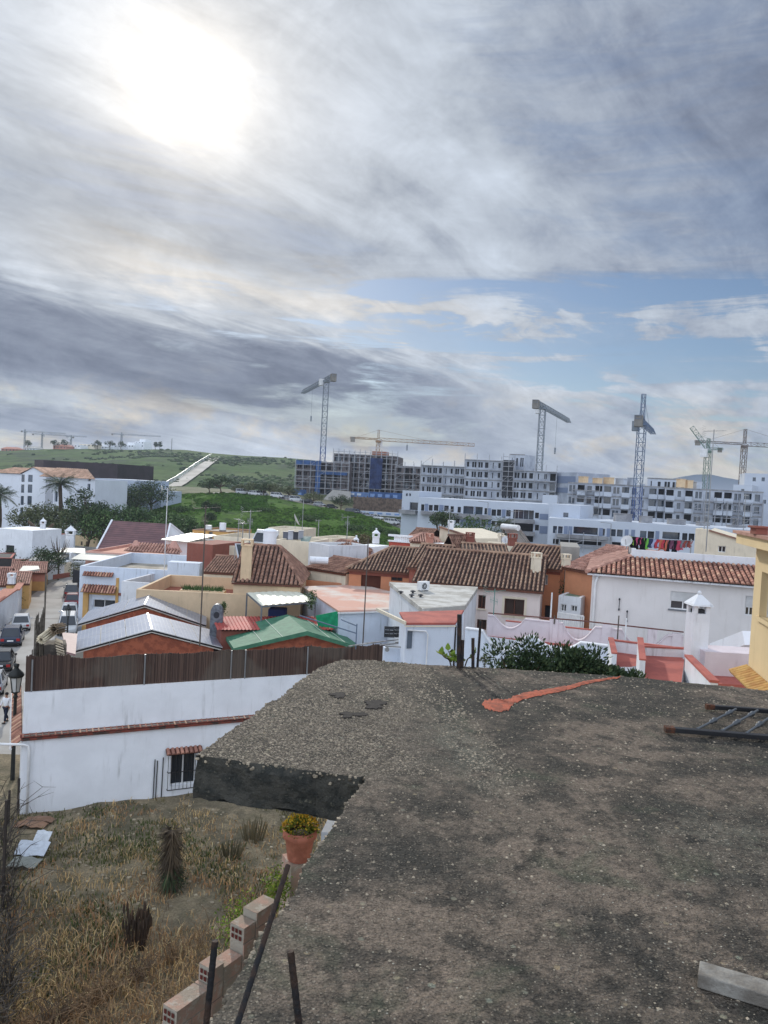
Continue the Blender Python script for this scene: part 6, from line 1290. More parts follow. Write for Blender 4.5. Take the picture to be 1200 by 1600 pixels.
# ============================================================ terrain beyond the town
def lerp_poly(P, x):
    if x <= P[0][0]: return P[0][1]
    for (a, b_), (c_, d_) in zip(P, P[1:]):
        if x <= c_: return b_+(d_-b_)*(x-a)/(c_-a)
    return P[-1][1]
grassm = mat('hill_grass', (.055, .10, .022), c2=(.085, .13, .032), scale=.06, speck=0, bump=1.0, bscale=1.2, rough=.95)
def hillmat(n_, a, b_, c_, s1, s2, s3):
    m_ = bpy.data.materials.new(n_); m_.use_nodes = True; nt = m_.node_tree; b = nt.nodes['Principled BSDF']; pos = nt.nodes.new('ShaderNodeNewGeometry').outputs['Position']
    c = mixc(nt, noise(nt, pos, s1, 5, .6).ss(.4, .6), a, b_); c = mixc(nt, noise(nt, pos, s2, 6, .68, .4).ss(.50, .64)*.85, c, c_); k_ = (noise(nt, pos, s3, 5, .7)-.5)*1.6+1.0; c = mixc(nt, 1.0, c, vec(nt, k_, k_, k_), 'MULTIPLY')
    nt.links.new(c, b.inputs['Base Color']); b.inputs['Roughness'].default_value = 1; b.inputs['Specular IOR Level'].default_value = .05; bp = nt.nodes.new('ShaderNodeBump'); bp.inputs['Strength'].default_value = 1; bp.inputs['Distance'].default_value = .4; nt.links.new(noise(nt, pos, s3*.8, 5, .7).k, bp.inputs['Height']); nt.links.new(bp.outputs[0], b.inputs['Normal']); return m_
moundm = hillmat('mound_grass', (.050, .115, .018), (.080, .145, .026), (.030, .062, .018), .05, .16, 1.1)
farhm = hillmat('far_hill_green', (.052, .098, .028), (.080, .118, .042), (.032, .052, .028), .008, .022, .11)
FOOT = [(-100, 868), (100, 866), (200, 868), (300, 862), (420, 858), (520, 862), (620, 872), (700, 880), (900, 900)]
CREST = [(-100, 812), (150, 812), (215, 792), (262, 777), (300, 773), (350, 770), (430, 778), (500, 792), (560, 806), (620, 823), (655, 840), (700, 862), (900, 885)]
CD = [(-100, 215), (300, 240), (370, 238), (430, 232), (500, 222), (560, 212), (620, 202), (660, 192), (720, 180), (900, 170)]
def mound_pt(px, t):
    yf, yc, Dc = lerp_poly(FOOT, px), lerp_poly(CREST, px), lerp_poly(CD, px); a = atz(px, yf, .0); c_ = atd(px, yc, Dc); f_ = t*t*(3-2*t)*.55+t*.45
    p = a.lerp(c_, t); p.z = a.z+(c_.z-a.z)*f_; p.z += (1.3*NZ.noise(V((p.x*.03, p.y*.03, 1)))+.5*NZ.noise(V((p.x*.11, p.y*.11, 4)))+.2*NZ.noise(V((p.x*.4, p.y*.4, 4))))*sin(pi*t); return p
mb = MB(); NX, NT = 130, 44; grid = [[mound_pt(-100+1000*i/NX, j/NT) for j in range(NT+1)] for i in range(NX+1)]
vs = [p for col_ in grid for p in col_]; fs = [(i*(NT+1)+j, (i+1)*(NT+1)+j, (i+1)*(NT+1)+j+1, i*(NT+1)+j+1) for i in range(NX) for j in range(NT)]
mb.mesh(vs, fs); tag(mb.build('grassy_mound', moundm, None, smooth=True), kind='structure')
# hill road on the crest and level ground behind it
def behind(px, dd, dz=0): p = mound_pt(px, 1); q = p-CAM; k_ = sqrt(q.x**2+q.y**2); h_ = V((q.x, q.y, 0))/k_; return p+h_*dd+V((0, 0, dz))
mb = MB()
for i in range(NX):
    a, b_ = -100+1000*i/NX, -100+1000*(i+1)/NX
    if a < 262: continue
    mb.face([behind(a, -.5, .02), behind(b_, -.5, .02), behind(b_, 9, .08), behind(a, 9, .08)], .5)
tag(mb.build('hill_road', mat('hill_asphalt', srgb(128, 126, 122), c2=srgb(112, 110, 108), scale=.3), None), kind='structure')
mb = MB()
for i in range(NX):
    a, b_ = -100+1000*i/NX, -100+1000*(i+1)/NX
    za = max(8.0, behind(a, 0).z) if a < 700 else behind(a, 0).z
    def far_(px, dd, tz): p = behind(px, dd); p.z = tz; return p
    t0a, t0b = behind(a, 9, .05), behind(b_, 9, .05)
    T = lambda px: 9.5 if px < 450 else (10.5 if px < 650 else max(3., 10.5-(px-650)*.05))
    d1 = lambda px: max(12, 248-lerp_poly(CD, px)); d2 = lambda px: max(28, 262-lerp_poly(CD, px)); n1_, n2_ = far_(a, d1(a), t0a.z), far_(b_, d1(b_), t0b.z); m1_, m2_ = far_(a, d2(a), T(a)), far_(b_, d2(b_), T(b_))
    mb.face([t0a, t0b, n2_, n1_], .5); mb.face([n1_, n2_, m2_, m1_], .5); mb.face([m1_, m2_, far_(b_, 200, T(b_)-1), far_(a, 200, T(a)-1)], .5)
tag(mb.build('building_site_ground', mat('site_earth', srgb(104, 104, 82), c2=srgb(72, 82, 52), scale=.08, spec=.05), None), kind='structure')
# far hill
RID = [(-300, 704), (-100, 703), (0, 704), (60, 702), (130, 701), (200, 703), (250, 702), (290, 703), (330, 708), (380, 712), (440, 715), (480, 718), (560, 728), (640, 745), (720, 768), (800, 790), (1100, 800)]
def fh_pt(px, t):
    yr = lerp_poly(RID, px); a = atd(px, 0, 330); a.z = 5; c_ = atd(px, yr, 720); p = a.lerp(c_, t); p.z = a.z+(c_.z-a.z)*(t**1.15)
    p.z += (5*NZ.noise(V((p.x*.006, p.y*.006, 2)))+2.2*NZ.noise(V((p.x*.02, p.y*.02, 2)))+.8*NZ.noise(V((p.x*.07, p.y*.07, 2))))*sin(pi*min(1, t))**.7*.8; return p
mb = MB(); NX, NT = 170, 70; PX = lambda i: -300+1400*i/NX
vs = [fh_pt(PX(i), j/NT) for i in range(NX+1) for j in range(NT+1)]; fs = [(i*(NT+1)+j, (i+1)*(NT+1)+j, (i+1)*(NT+1)+j+1, i*(NT+1)+j+1) for i in range(NX) for j in range(NT)]
n0 = len(vs)
for i in range(NX+1): p = fh_pt(PX(i), 1); vs.append(V((p.x, p.y+250, 0)))
for i in range(NX): fs.append((i*(NT+1)+NT, (i+1)*(NT+1)+NT, n0+i+1, n0+i))
mb.mesh(vs, fs); tag(mb.build('green_hill', farhm, None, smooth=True), kind='structure')
# roadworks strip up the hill
conc = mat('pale_concrete', srgb(172, 168, 160), c2=srgb(150, 146, 138), scale=.05)
def on_hill(px, py):
    best = None
    for j in range(141):
        p = fh_pt(px, j/140); yy = pix(p)[1]
        if best is None or abs(yy-py) < best[0]: best = (abs(yy-py), p)
    return best[1]+V((0, 0, .8))
mb = MB(); Lp = [(284, 762), (300, 745), (318, 730), (334, 716)]; Rp = [(306, 762), (322, 746), (337, 731), (350, 715)]
for i in range(3):
    for j in range(6):
        f0_, f1_ = j/6, (j+1)/6; l0 = [Lp[i][k]+(Lp[i+1][k]-Lp[i][k])*f0_ for k in (0, 1)]; l1 = [Lp[i][k]+(Lp[i+1][k]-Lp[i][k])*f1_ for k in (0, 1)]; r0_ = [Rp[i][k]+(Rp[i+1][k]-Rp[i][k])*f0_ for k in (0, 1)]; r1_ = [Rp[i][k]+(Rp[i+1][k]-Rp[i][k])*f1_ for k in (0, 1)]
        mb.face([on_hill(*l0), on_hill(*r0_), on_hill(*r1_), on_hill(*l1)], .5)
tag(mb.build('hill_highway', conc, None), kind='structure')
t = thing('highway_barrier', 'pale railed barrier climbing the left side of the new road on the far hill', 'barrier', on_hill(284, 762)); mb = MB()
for j in range(34):
    f_ = j/33; x = 282+(332-282)*f_; y = 762-46*f_; p = on_hill(x, y); q = on_hill(x+1.4, y-1.4); mb.beam(p, p+V((0, 0, 2.4)), .3); mb.beam(p+V((0, 0, 2.2)), q+V((0, 0, 2.2)), .28)
mb.build('rails', whitefr, t)
mb = MB(); a = [on_hill(236, 760), on_hill(282, 764), on_hill(318, 768)];
for i in range(2): mb.face([a[i], a[i+1], a[i+1]+V((0, 6, .8)), a[i]+V((0, 6, .8))], .5)
tag(mb.build('hill_track', conc, None), kind='structure')
# distant bluish mountains right
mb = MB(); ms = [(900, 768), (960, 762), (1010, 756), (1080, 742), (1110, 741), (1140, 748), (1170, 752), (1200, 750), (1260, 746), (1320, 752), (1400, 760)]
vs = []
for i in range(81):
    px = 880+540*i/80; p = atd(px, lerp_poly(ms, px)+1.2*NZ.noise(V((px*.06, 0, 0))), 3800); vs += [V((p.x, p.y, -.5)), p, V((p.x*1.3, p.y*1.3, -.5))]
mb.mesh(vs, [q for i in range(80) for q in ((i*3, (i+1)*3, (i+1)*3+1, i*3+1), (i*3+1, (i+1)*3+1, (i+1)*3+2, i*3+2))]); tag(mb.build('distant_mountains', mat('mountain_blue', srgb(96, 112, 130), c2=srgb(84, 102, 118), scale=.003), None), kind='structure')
# ============================================================ apartments and theatre on the left
W_apt = mat('apartment_white', srgb(222, 226, 234), var=.04, scale=.3, streak=.25)
F = fac((-20, 741), (78, 741), 190, 180); F = fac((-14, 743), (72, 741), 186, 184); L = F.L; zt = F.hit(30, 741)[1]
hs = []
for (x0, x1) in ((33.5, 38.5), (44, 51)):
    for (y0, y1) in ((740, 753), (757, 770), (775, 789), (793, 808)):
        if x0 > 40 and y0 > 790: y0, y1 = 796, 807
        hs.append(F.rect(x0+(y0-740)*-.04, x1+(y0-740)*-.04, y0, y1))
for (y0, y1) in ((772, 786), (796, 808)): hs.append(F.rect(-2, 2, y0, y1))
t = bld('apartment_block', 'tall white apartment block with clay roofs and columns of dark windows at the left', F, L, 18, 0, zt, W_apt, fh=hs, detail=0, cat='apartments', wkw=dict(glass=glassb), top=False)
sm = F.hit(52, 741)[0]; zr = F.hit(52, 730)[1]
mb = MB(); s0 = F.hit(33, 741)[0]; mb.face([F.w(s0, 0, zt), F.w(L, 0, zt), F.w(L, 0, zt+.3), F.w(sm, 0, zr)], .5); mb.build('gable', W_apt, t)
mb = MB(); tiles(mb, [F.w(-.5, -.4, zt+.1), F.w(s0, -.4, zt+.1), F.w(s0+1.5, 9, zt+1.5), F.w(0, 9, zt+1.5)], .5, 1.2, .16, 3); tiles(mb, [F.w(L+.4, -.3, zt+.1), F.w(L+.4, 18, zt+.1), F.w(sm, 18, zr), F.w(sm, -.3, zr)], .5, 1.2, .16, 3); tiles(mb, [F.w(s0-.4, 18, zt+.1), F.w(s0-.4, -.3, zt+.1), F.w(sm, -.3, zr), F.w(sm, 18, zr)], .5, 1.2, .16, 3)
mb.build('roof', [tile_faded, chan_r], t)
F = fac((84, 748), (149, 749), 178); L = F.L; zt = F.hit(115, 748)[1]
hs = [F.rect(138, 141.5, 747, 752), F.rect(136.5, 141, 756, 766), F.rect(119, 133, 766, 774), F.rect(103, 106, 781, 788), F.rect(110, 114, 781, 788), F.rect(98, 112, 800, 810), F.rect(87, 91, 748, 760), F.rect(85, 90, 768, 784), F.rect(85, 90, 790, 806)]
t = bld('apartment_block', 'white apartment block behind the date palm with a broad faded clay roof and balconies', F, L, 14, 0, zt, W_apt, fh=hs, detail=0, cat='apartments', wkw=dict(glass=glassb), top=False, d=.6)
mb = MB(); tiles(mb, [F.w(-3.5, -.5, zt+.1), F.w(L+.3, -.5, zt+.1), F.w(L-6, 6, F.hit(105, 732, 6)[1]), F.w(-3.5, 6, F.hit(70, 730, 6)[1])], .5, 1.2, .16, 3); mb.build('roof', [tile_faded, chan_r], t)
for (y, x0, x1) in ((776, 118, 136), (796, 96, 122), (811, 96, 118)): s0, s1, z0, z1 = F.rect(x0, x1, y-4, y); mb = MB(); fbox(mb, F, s0, s1, -1.1, -.01, z0, z1+.2); mb.build('balcony', W_apt, t)
darkb = mat('dark_cladding', srgb(58, 50, 56), c2=srgb(48, 42, 46), scale=.3, rough=.5)
F = fac((68, 719), (184, 727), 235); t = bld('dark_clad_hall', 'large dark brown clad windowless hall behind the apartments', F, F.L, 26, 0, F.z, darkb, cat='hall', detail=0, lh=(), deck=darkb)
F = fac((54, 718.5), (68, 719), 250, 236); bld('dark_clad_wing', 'lighter brown clad side wing of the dark hall', F, F.L, 8, 0, F.z, mat('brown_clad', srgb(84, 74, 76)), cat='hall', detail=0)
F = fac((148, 747), (213, 750), 205); W_pale = mat('pale_blue_panels', srgb(176, 186, 202), var=.04, scale=.2)
t = bld('pale_panel_building', 'long pale blue grey panel clad building right of the apartments', F, F.L, 18, 0, F.z, W_pale, cat='building', detail=0)
for i, y in enumerate((763, 776)): s0, s1, z0, z1 = F.rect(149, 213, y, y+3); mb = MB(); fbox(mb, F, 0, F.L, -.08, -.003, z0, z1); mb.build('cladding_band', mat('blue_band', srgb(128, 140, 166)), t)
F = fac((213, 765), (252, 768), 215); bld('pale_low_wing', 'low pale wing of the panel clad building running right', F, F.L, 10, 0, F.z, W_pale, cat='building', detail=0)
# hilltop houses
hm = [W_white, W_cream, W_salmon, W_white2]
spots = [(13, 701, 22, 7, 2, 'orange pink villa on the far left hilltop'), (46, 700, 18, 6, 0, 'white low villa with a hip roof on the hilltop'), (93, 697, 20, 8, 2, 'pink villa beside the first hilltop white terrace'), (118, 695, 16, 7, 0, 'narrow white block right of the pink hilltop villa'), (136, 694, 24, 8, 1, 'long pale hilltop terrace under the dark pines'), (158, 697, 20, 8, 0, 'second pale hilltop terrace near the middle'), (178, 695, 22, 8, 3, 'grey white terrace below the hilltop crane'), (200, 695, 18, 7, 0, 'stepped white terrace right of the hilltop crane'), (218, 690, 14, 11, 0, 'tallest white stepped block at the right end of the hilltop')]
for i, (x, y, w_, h_, mi_, lb) in enumerate(spots):
    F = fac((x-w_*.5, y), (x+w_*.5, y), 712+i*3); zt = F.z; h2 = h_/1202*712
    cols = max(2, int(F.L/4)); hs = [(F.L*(c_+.25)/cols, F.L*(c_+.7)/cols, zt-1.6-3.0*r_, zt-.5-3.0*r_) for c_ in range(cols) for r_ in range(max(1, int(h2/3.2)))]
    t = bld('hilltop_house', lb, F, F.L, 9, zt-h2-4, zt, hm[mi_], fh=hs, cat='house', detail=0, wkw=dict(glass=glassb), group='houses on the far hilltop', d=.5)
    if i in (5, 7, 8): mb = MB(); fbox(mb, F, F.L*.3, F.L*.95, 2, 8, zt+.01, zt+2.6); mb.build('penthouse', W_white, t)
    if mi_ == 2 or i == 1:
        mb = MB(); mb.hull8([F.w(-.6, -.6, zt+.01), F.w(F.L+.6, -.6, zt), F.w(F.L+.6, 9.6, zt), F.w(-.6, 9.6, zt)], [F.w(3, 3, zt+1.9), F.w(F.L-3, 3, zt+1.9), F.w(F.L-3, 6, zt+1.9), F.w(3, 6, zt+1.9)]); mb.build('hip_roof', W_salmon if i != 1 else deck_grey, t)
# ============================================================ building site
W_grey = mat('unpainted_render', srgb(182, 188, 198), c2=srgb(158, 164, 176), scale=.25, streak=.4)  # bluish tint puts the site's blue shadow into the wall colour
W_blk = mat('raw_blockwork', srgb(112, 104, 104), c2=srgb(86, 80, 82), scale=.4, streak=.5)
W_site = mat('site_white', srgb(188, 195, 206), var=.04, scale=.2, streak=.25, stain=srgb(150, 154, 160))
slabg = mat('slab_edge_grey', srgb(150, 150, 152), c2=srgb(128, 128, 132), scale=.5)
W_dkbl = mat('grey_blue_panel', srgb(122, 134, 158), var=.05)
scafm = mat('scaffold_steel', srgb(158, 160, 166), metal=.3, rough=.5, bump=0)
netb = mat('blue_net', srgb(62, 92, 140), c2=srgb(50, 74, 112), scale=.7)
plankm = mat('scaffold_board', srgb(120, 112, 104), var=.2)
def site_block(name, label, F, L, depth, zb, zt, nst, m, bays, seed=0, balc=(), slab_m=slabg, group='apartment blocks under construction', dd=.5, glass=darkm, cover=0, band=None, roofjunk=True):
    """blocks of flats: holes per storey, slab edges, recessed balconies"""
    rnd = random.Random(seed); hst = (zt-zb)/nst; hs = []; s = .8
    nb = bays; bw = L/nb; bal = []
    for r_ in range(nst):
        z0 = zb+r_*hst
        for b_ in range(nb):
            s0 = b_*bw; k_ = (b_*7+seed) % 5
            if b_ in balc: hs.append((s0+.25, s0+bw-.25, z0+.35, z0+hst-.45, dict(glass=glassb if rnd.random() < .4 else darkm, d=1.4))); bal.append((s0, r_))
            elif k_ in (0, 3): w_ = bw*.30; [hs.append((s0+bw*q, s0+bw*q+w_, z0+hst*.24, z0+hst*.80, dict(glass=glass))) for q in (.14, .52)]
            elif k_ == 1: hs.append((s0+bw*.3, s0+bw*.66, z0+hst*.28, z0+hst*.78, dict(glass=glass)))
            elif k_ == 2: hs.append((s0+bw*.2, s0+bw*.72, z0+hst*.24, z0+hst*.8, dict(glass=glass)))
            else: hs.append((s0+bw*.42, s0+bw*.56, z0+hst*.2, z0+hst*.8, dict(glass=glass)))
    t = bld(name, label, F, L, depth, zb-6, zt, m, fh=hs[:98], cat='apartments', detail=0, group=group, d=dd, parapet=.5, deck=deck_grey)
    for r_ in range(nst+1):
        z = zb+r_*hst; mb = MB(); fbox(mb, F, -.1, L+.1, -.12, -.003, z-.16, z+.16); mb.build('floor_edge', slab_m, t)
    for (s0, r_) in bal:
        z = zb+r_*hst; mb = MB(); fbox(mb, F, s0+.1, s0+bw-.1, -1.3, -.125, z-.12, z+.14)
        if band: fbox(mb, F, s0+.1, s0+bw-.1, -1.3, -1.15, z+.143, z+1.1)
        mb.build('balcony', band or slab_m, t)
    return t
def scaffold(label, F, s0, s1, zb, zt, off=1.6, step=2.6, hst=2.1, boards=.5, seed=1, dz=1.2, jag_=2.0):
    t = thing('scaffolding', label, 'scaffolding', F.w(s0, -off, zb), 'scaffolding on the building site'); rnd = random.Random(seed); mb = MB(); mp = MB(); n_ = max(1, int((s1-s0)/step)); st = (s1-s0)/n_
    for o_ in (-off, -off+1.0):
        for i in range(n_+1): mb.beam(F.w(s0+i*st, o_, zb), F.w(s0+i*st, o_, zt+dz+rnd.random()*jag_*.5), .13)
        z = zb+hst
        while z < zt+dz: mb.beam(F.w(s0, o_, z), F.w(s1, o_, z), .12); z += hst
    z = zb+hst*.99
    while z < zt+dz-.5:
        for i in range(n_):
            if rnd.random() < boards: fbox(mp, F, s0+i*st, s0+(i+1)*st, -off-.05, -off+1.0, z+.05, z+.14)
            if rnd.random() < .16: mb.beam(F.w(s0+i*st, -off, z), F.w(s0+(i+1)*st, -off, z+hst), .08)
        z += hst
    mb.build('tubes', scafm, t); mp.build('boards', plankm, t); return t
# A: brick and concrete frame, left
F = fac((464, 718), (547, 722), 285); L = F.L; zt = F.hit(500, 722)[1]; zb = zt-3.05*4.2
FA = F
site_block('unfinished_block', 'left wing of the brown unfinished block wrapped in blue netting', F, L, 16, zb, zt, 4, W_blk, 9, 3, balc=(3, 4, 5, 6), dd=.8)
s0, s1, z0, z1 = F.rect(464, 501, 722, 768); mb = MB()
netw = [(F.hit(464, 735)[0], F.hit(494, 735)[0], zt-1.4, zt+.4), (F.hit(494, 750)[0], F.hit(502, 750)[0], zb-2, zt+.4), (F.hit(502, 740)[0], F.hit(544, 740)[0], F.hit(520, 742)[1], F.hit(520, 737)[1])]
for (a, b_, c_, d_) in netw: fbox(mb, F, a, b_, -1.5, -1.42, c_, d_)
mb.build('debris_net', netb, bpy.data.objects['unfinished_block'])
scaffold('scaffolding on the left wing of the brown unfinished block', F, 0, L, zb-1, zt, seed=4, boards=.25, jag_=1.0, dz=.5)
F = fac((522, 710), (622, 714), 288); L = F.L; zt = F.hit(570, 711)[1]; zb = zt-3.05*5
t = site_block('unfinished_block', 'tall middle part of the brown unfinished block behind dense scaffolding', F, L, 16, zb, zt, 5, W_blk, 8, 5, balc=(0, 2, 4, 6), dd=.8)
mb = MB(); s0, s1, z0, z1 = F.rect(580, 603, 705, 713); fbox(mb, F, s0, s1, 2, 8, zt, z1); mb.build('brick_tower', mat('raw_brick', srgb(150, 104, 86)), t)
scaffold('dense scaffolding in front of the tall middle part of the brown block', F, 0, L, zb-1, zt, seed=6, boards=.5, hst=1.9, step=2.0)
mb = MB(); s0, s1, z0, z1 = F.rect(579, 598, 716, 764); fbox(mb, F, s0, s1, -1.75, -1.68, z0, z1); mb.build('debris_net', mat('dark_blue_net', srgb(48, 62, 100), c2=srgb(36, 44, 74), scale=.5), t)
F = fac((620, 728), (662, 730), 280); L = F.L; zt = F.hit(640, 729)[1]; zb = zt-3.05*3.6
site_block('unfinished_block', 'lower right part of the brown unfinished block', F, L, 14, zb, zt, 4, W_blk, 4, 2, balc=(1, 2), dd=.8); scaffold('scaffolding on the lower right part of the brown block', F, 0, L, zb, zt, seed=7, boards=.5)
# blue hoardings, cabins and timber retaining fence
for i, (x0, x1, y0, y1, D, m_, nm, lb) in enumerate(((455, 476, 764, 783, 262, netb, 'blue_hoarding', 'blue site hoarding below the left wing of the brown block'), (546, 577, 768, 776, 262, mat('cabin_blue', srgb(96, 120, 160)), 'site_cabin', 'blue grey site cabins right of the covered ramp'), (577, 628, 768, 780, 255, netb, 'blue_hoarding', 'blue netting hung above the timber retaining fence'), (553, 629, 776, 797, 244, mat('timber_fence', srgb(118, 102, 90), c2=srgb(90, 78, 70), scale=1.2), 'timber_retaining_fence', 'brown timber retaining fence below the blue netting'), (548, 640, 797, 803, 232, W_site, 'white_hoarding', 'low white wall under the timber retaining fence'))):
    F = fac((x0, y0), (x1, y0+(x1-x0)*.06), D); zb_ = F.hit(x0, y1)[1]; mb = MB(); fbox(mb, F, 0, F.L, 0, 1.0, zb_, F.z)
    t = thing(nm, lb, 'hoarding' if 'cabin' not in nm else 'site cabin', F.w(0, 0, zb_)); mb.build('panel', m_, t)
    if 'timber' in nm:
        mb = MB(); k_ = int(F.L/1.1); [mb.beam(F.w(j*1.1, -.1, zb_), F.w(j*1.1, -.1, F.z+random.uniform(-.1, .5)), .3) for j in range(k_)]; mb.build('posts', MATS['timber_fence'], t)
    if nm != 'timber_retaining_fence':
        mb = MB(); k_ = max(2, int(F.L/2.6)); [fbox(mb, F, j*2.6+.4, j*2.6+1.9, -.06, -.002, zb_+(F.z-zb_)*.35, zb_+(F.z-zb_)*.75) for j in range(k_)]; mb.build('panes', W_site if 'cabin' in nm else mat('pale_print', srgb(120, 146, 190)), t)
P = [atd(505, 780, 255), atd(520, 765, 262), atd(548, 768, 262), atd(548, 782, 255)]; mb = MB(); mb.hull8([p-V((0, 0, .6)) for p in (P[0], P[3], P[2], P[1])], [P[0], P[3], P[2], P[1]]); o = mb.build('site_ramp', W_conc, None, origin=P[0]); tag(o, 'white concrete ramp slab below the brown unfinished block', 'ramp')
# B: grey white long block
F = fac((659, 727), (728, 730), 244); L = F.L; zt = F.z; zb = zt-3.0*4
site_block('grey_block', 'grey rendered lower left part of the long unfinished block', F, L, 14, zb, zt, 4, W_grey, 8, 1, dd=.4); scaffold('light scaffolding on the left of the grey unfinished block', F, 0, L, zb, zt, seed=8, boards=.35, step=3, hst=3.0)
F = fac((727, 718), (806, 721), 240); L = F.L; zt = F.z; zb = zt-3.0*5
t = site_block('grey_block', 'tallest part of the grey unfinished block with a dark scaffold shaft', F, L, 14, zb, zt, 5, W_grey, 8, 6, dd=.4)
s0, s1, z0, z1 = F.rect(785, 803, 719, 775); mb = MB(); fbox(mb, F, s0, s1, -.3, -.13, z0, z1); mb.build('dark_shaft', mat('shaft_grey', srgb(72, 74, 80)), t)
scaffold('scaffold tower in the dark shaft of the grey unfinished block', F, s0, s1, z0, z1, seed=9, off=1.5, boards=.8, step=1.6, hst=1.5); scaffold('scaffolding rails on the roof edge of the tallest grey part', F, 0, s0-.5, zt-6, zt, seed=10, boards=.15, step=3.4, hst=3.0)
F = fac((797, 710), (820, 711), 246); site_block('grey_block', 'small penthouse tower on the grey unfinished block', F, F.L, 8, F.z-5, F.z, 1, W_grey, 3, 4, dd=.4)
F = fac((803, 735), (870, 740), 236); L = F.L; zt = F.z; zb = zt-3.0*4
site_block('grey_block', 'right part of the grey unfinished block below the second crane', F, L, 14, zb, zt, 4, W_grey, 6, 3, balc=(5,), dd=.4); scaffold('rail scaffolding on the roof of the right grey part', F, 0, L, zt-6, zt, seed=12, boards=.2, step=3.0, hst=3.0, dz=1.4)
F = fac((868, 738), (901, 741), 236, 226); L = F.L; zt = F.z
t = bld('grey_block', 'blank corner of the grey unfinished block with blue grey panels', F, L, 12, 0, zt, W_grey, cat='apartments', detail=0, group='apartment blocks under construction')
for y0, y1 in ((744, 755), (762, 770)): a, b_, z0, z1 = F.rect(868, 897, y0, y1); mb = MB(); fbox(mb, F, .2, L-.4, -.1, -.003, z0, z1); mb.build('panel_band', W_dkbl, t)
# C: white terraces in front
F = fac((629, 766), (655, 767), 178); L = F.L; zt = F.z
t = bld('white_stepped_block', 'bright white left end of the long stepped block with two small square windows', F, L, 12, 0, zt, W_site, fh=[F.rect(634, 637, 771, 775), F.rect(639, 642, 771, 775), F.rect(640, 653, 785, 797)], cat='apartments', detail=0, group='white stepped blocks', d=.5)
mb = MB(); q4 = F.rect(629, 655, 797, 803); fbox(mb, F, 0, L, -1.4, -.004, q4[2], q4[3]); mb.build('balcony', slabg, t)
F = fac((654, 777), (860, 790), 172, 168); L = F.L; zt = F.z; hst = 3.25
hs = []
def band_row(y_off, spans, kw): return [F.rect(x0, x1, y0+y_off, y1+y_off)+(kw,) for (x0, x1, y0, y1) in spans]
hs += band_row(0, [(658, 663, 788, 798), (670, 676, 789, 798), (678, 685, 789, 798), (694, 701, 790, 799), (704, 709, 791, 800), (715, 720, 792, 801)], dict(glass=darkm, d=.5)) + band_row(0, [(724, 740, 791, 803), (743, 754, 792, 804), (757, 761, 794, 804)], dict(glass=glassb, d=1.0)) + band_row(0, [(768, 775, 796, 806), (776.5, 783, 796, 806), (791, 798, 797, 807)], dict(glass=darkm, d=.5)) + band_row(0, [(802, 834, 797, 811)], dict(glass=glassb, d=1.5)) + band_row(0, [(836, 842, 801, 810)], dict(glass=darkm, d=.5))
hs += band_row(0, [(694, 700, 808, 816), (712, 718, 810, 818), (768, 774, 814, 822), (776, 782, 814, 822), (790, 797, 816, 824), (836, 842, 820, 829)], dict(glass=darkm, d=.5)) + band_row(0, [(799, 833, 817, 830)], dict(glass=darkm, d=1.5)) + band_row(0, [(752, 758, 812, 822)], dict(glass=glassb, d=.5)) + band_row(0, [(800, 833, 835, 846)], dict(glass=darkm, d=1.5))
t = bld('white_stepped_block', 'long stepped white block with wide balconies in front of the grey building', F, L, 14, 0, zt, W_site, fh=hs, cat='apartments', detail=0, group='white stepped blocks')
blk_t = t
def vband(x0, x1, y0, y1, m_, o=.06, nm='panel_band'):
    s0, s1, z0, z1 = F.rect(x0, x1, y0, y1); mb = MB(); fbox(mb, F, s0, s1, -o, -.003, z0, z1); mb.build(nm, m_, blk_t)
for (x0, x1, y0, y1) in ((664, 669, 787, 799), (686, 693, 789, 800), (741, 742.6, 791, 804), (762, 767, 794, 807), (784, 790, 796, 809), (843, 858, 803, 812), (843, 858, 822, 834), (719, 751, 812, 822), (759, 767, 812, 824), (783, 789, 815, 825)): vband(x0, x1, y0, y1, W_dkbl)
for (x0, x1, y0, y1) in ((658, 722, 800, 805), (722, 768, 804, 810), (790, 835, 811, 817), (790, 835, 830, 836)): vband(x0, x1, y0, y1, slabg, 1.5, 'balcony')
for i in range(14):
    s0, z0 = F.hit(803+2.3*i, 809); 
mb = MB()
for x in (810, 818, 826): s0, s1, z0, z1 = F.rect(x, x+.5, 797, 811); fbox(mb, F, s0, s1, .3, .5, z0, z1)
mb.build('balcony_divider', W_site, t)
F = fac((848, 773), (900, 776), 196); bld('white_stepped_block', 'white upper storey stepping back behind the long white block', F, F.L*.45, 8, 5, F.z, W_site, cat='apartments', detail=0, group='white stepped blocks', fh=())
F = fac((858, 787), (907, 789), 160, 157); bld('white_stepped_block', 'white corner end with a small roof box right of the long white block', F, F.L, 12, 0, F.z, W_site, cat='apartments', detail=0, group='white stepped blocks', fh=[F.rect(880, 888, 801, 808)+(dict(glass=glassb),)])
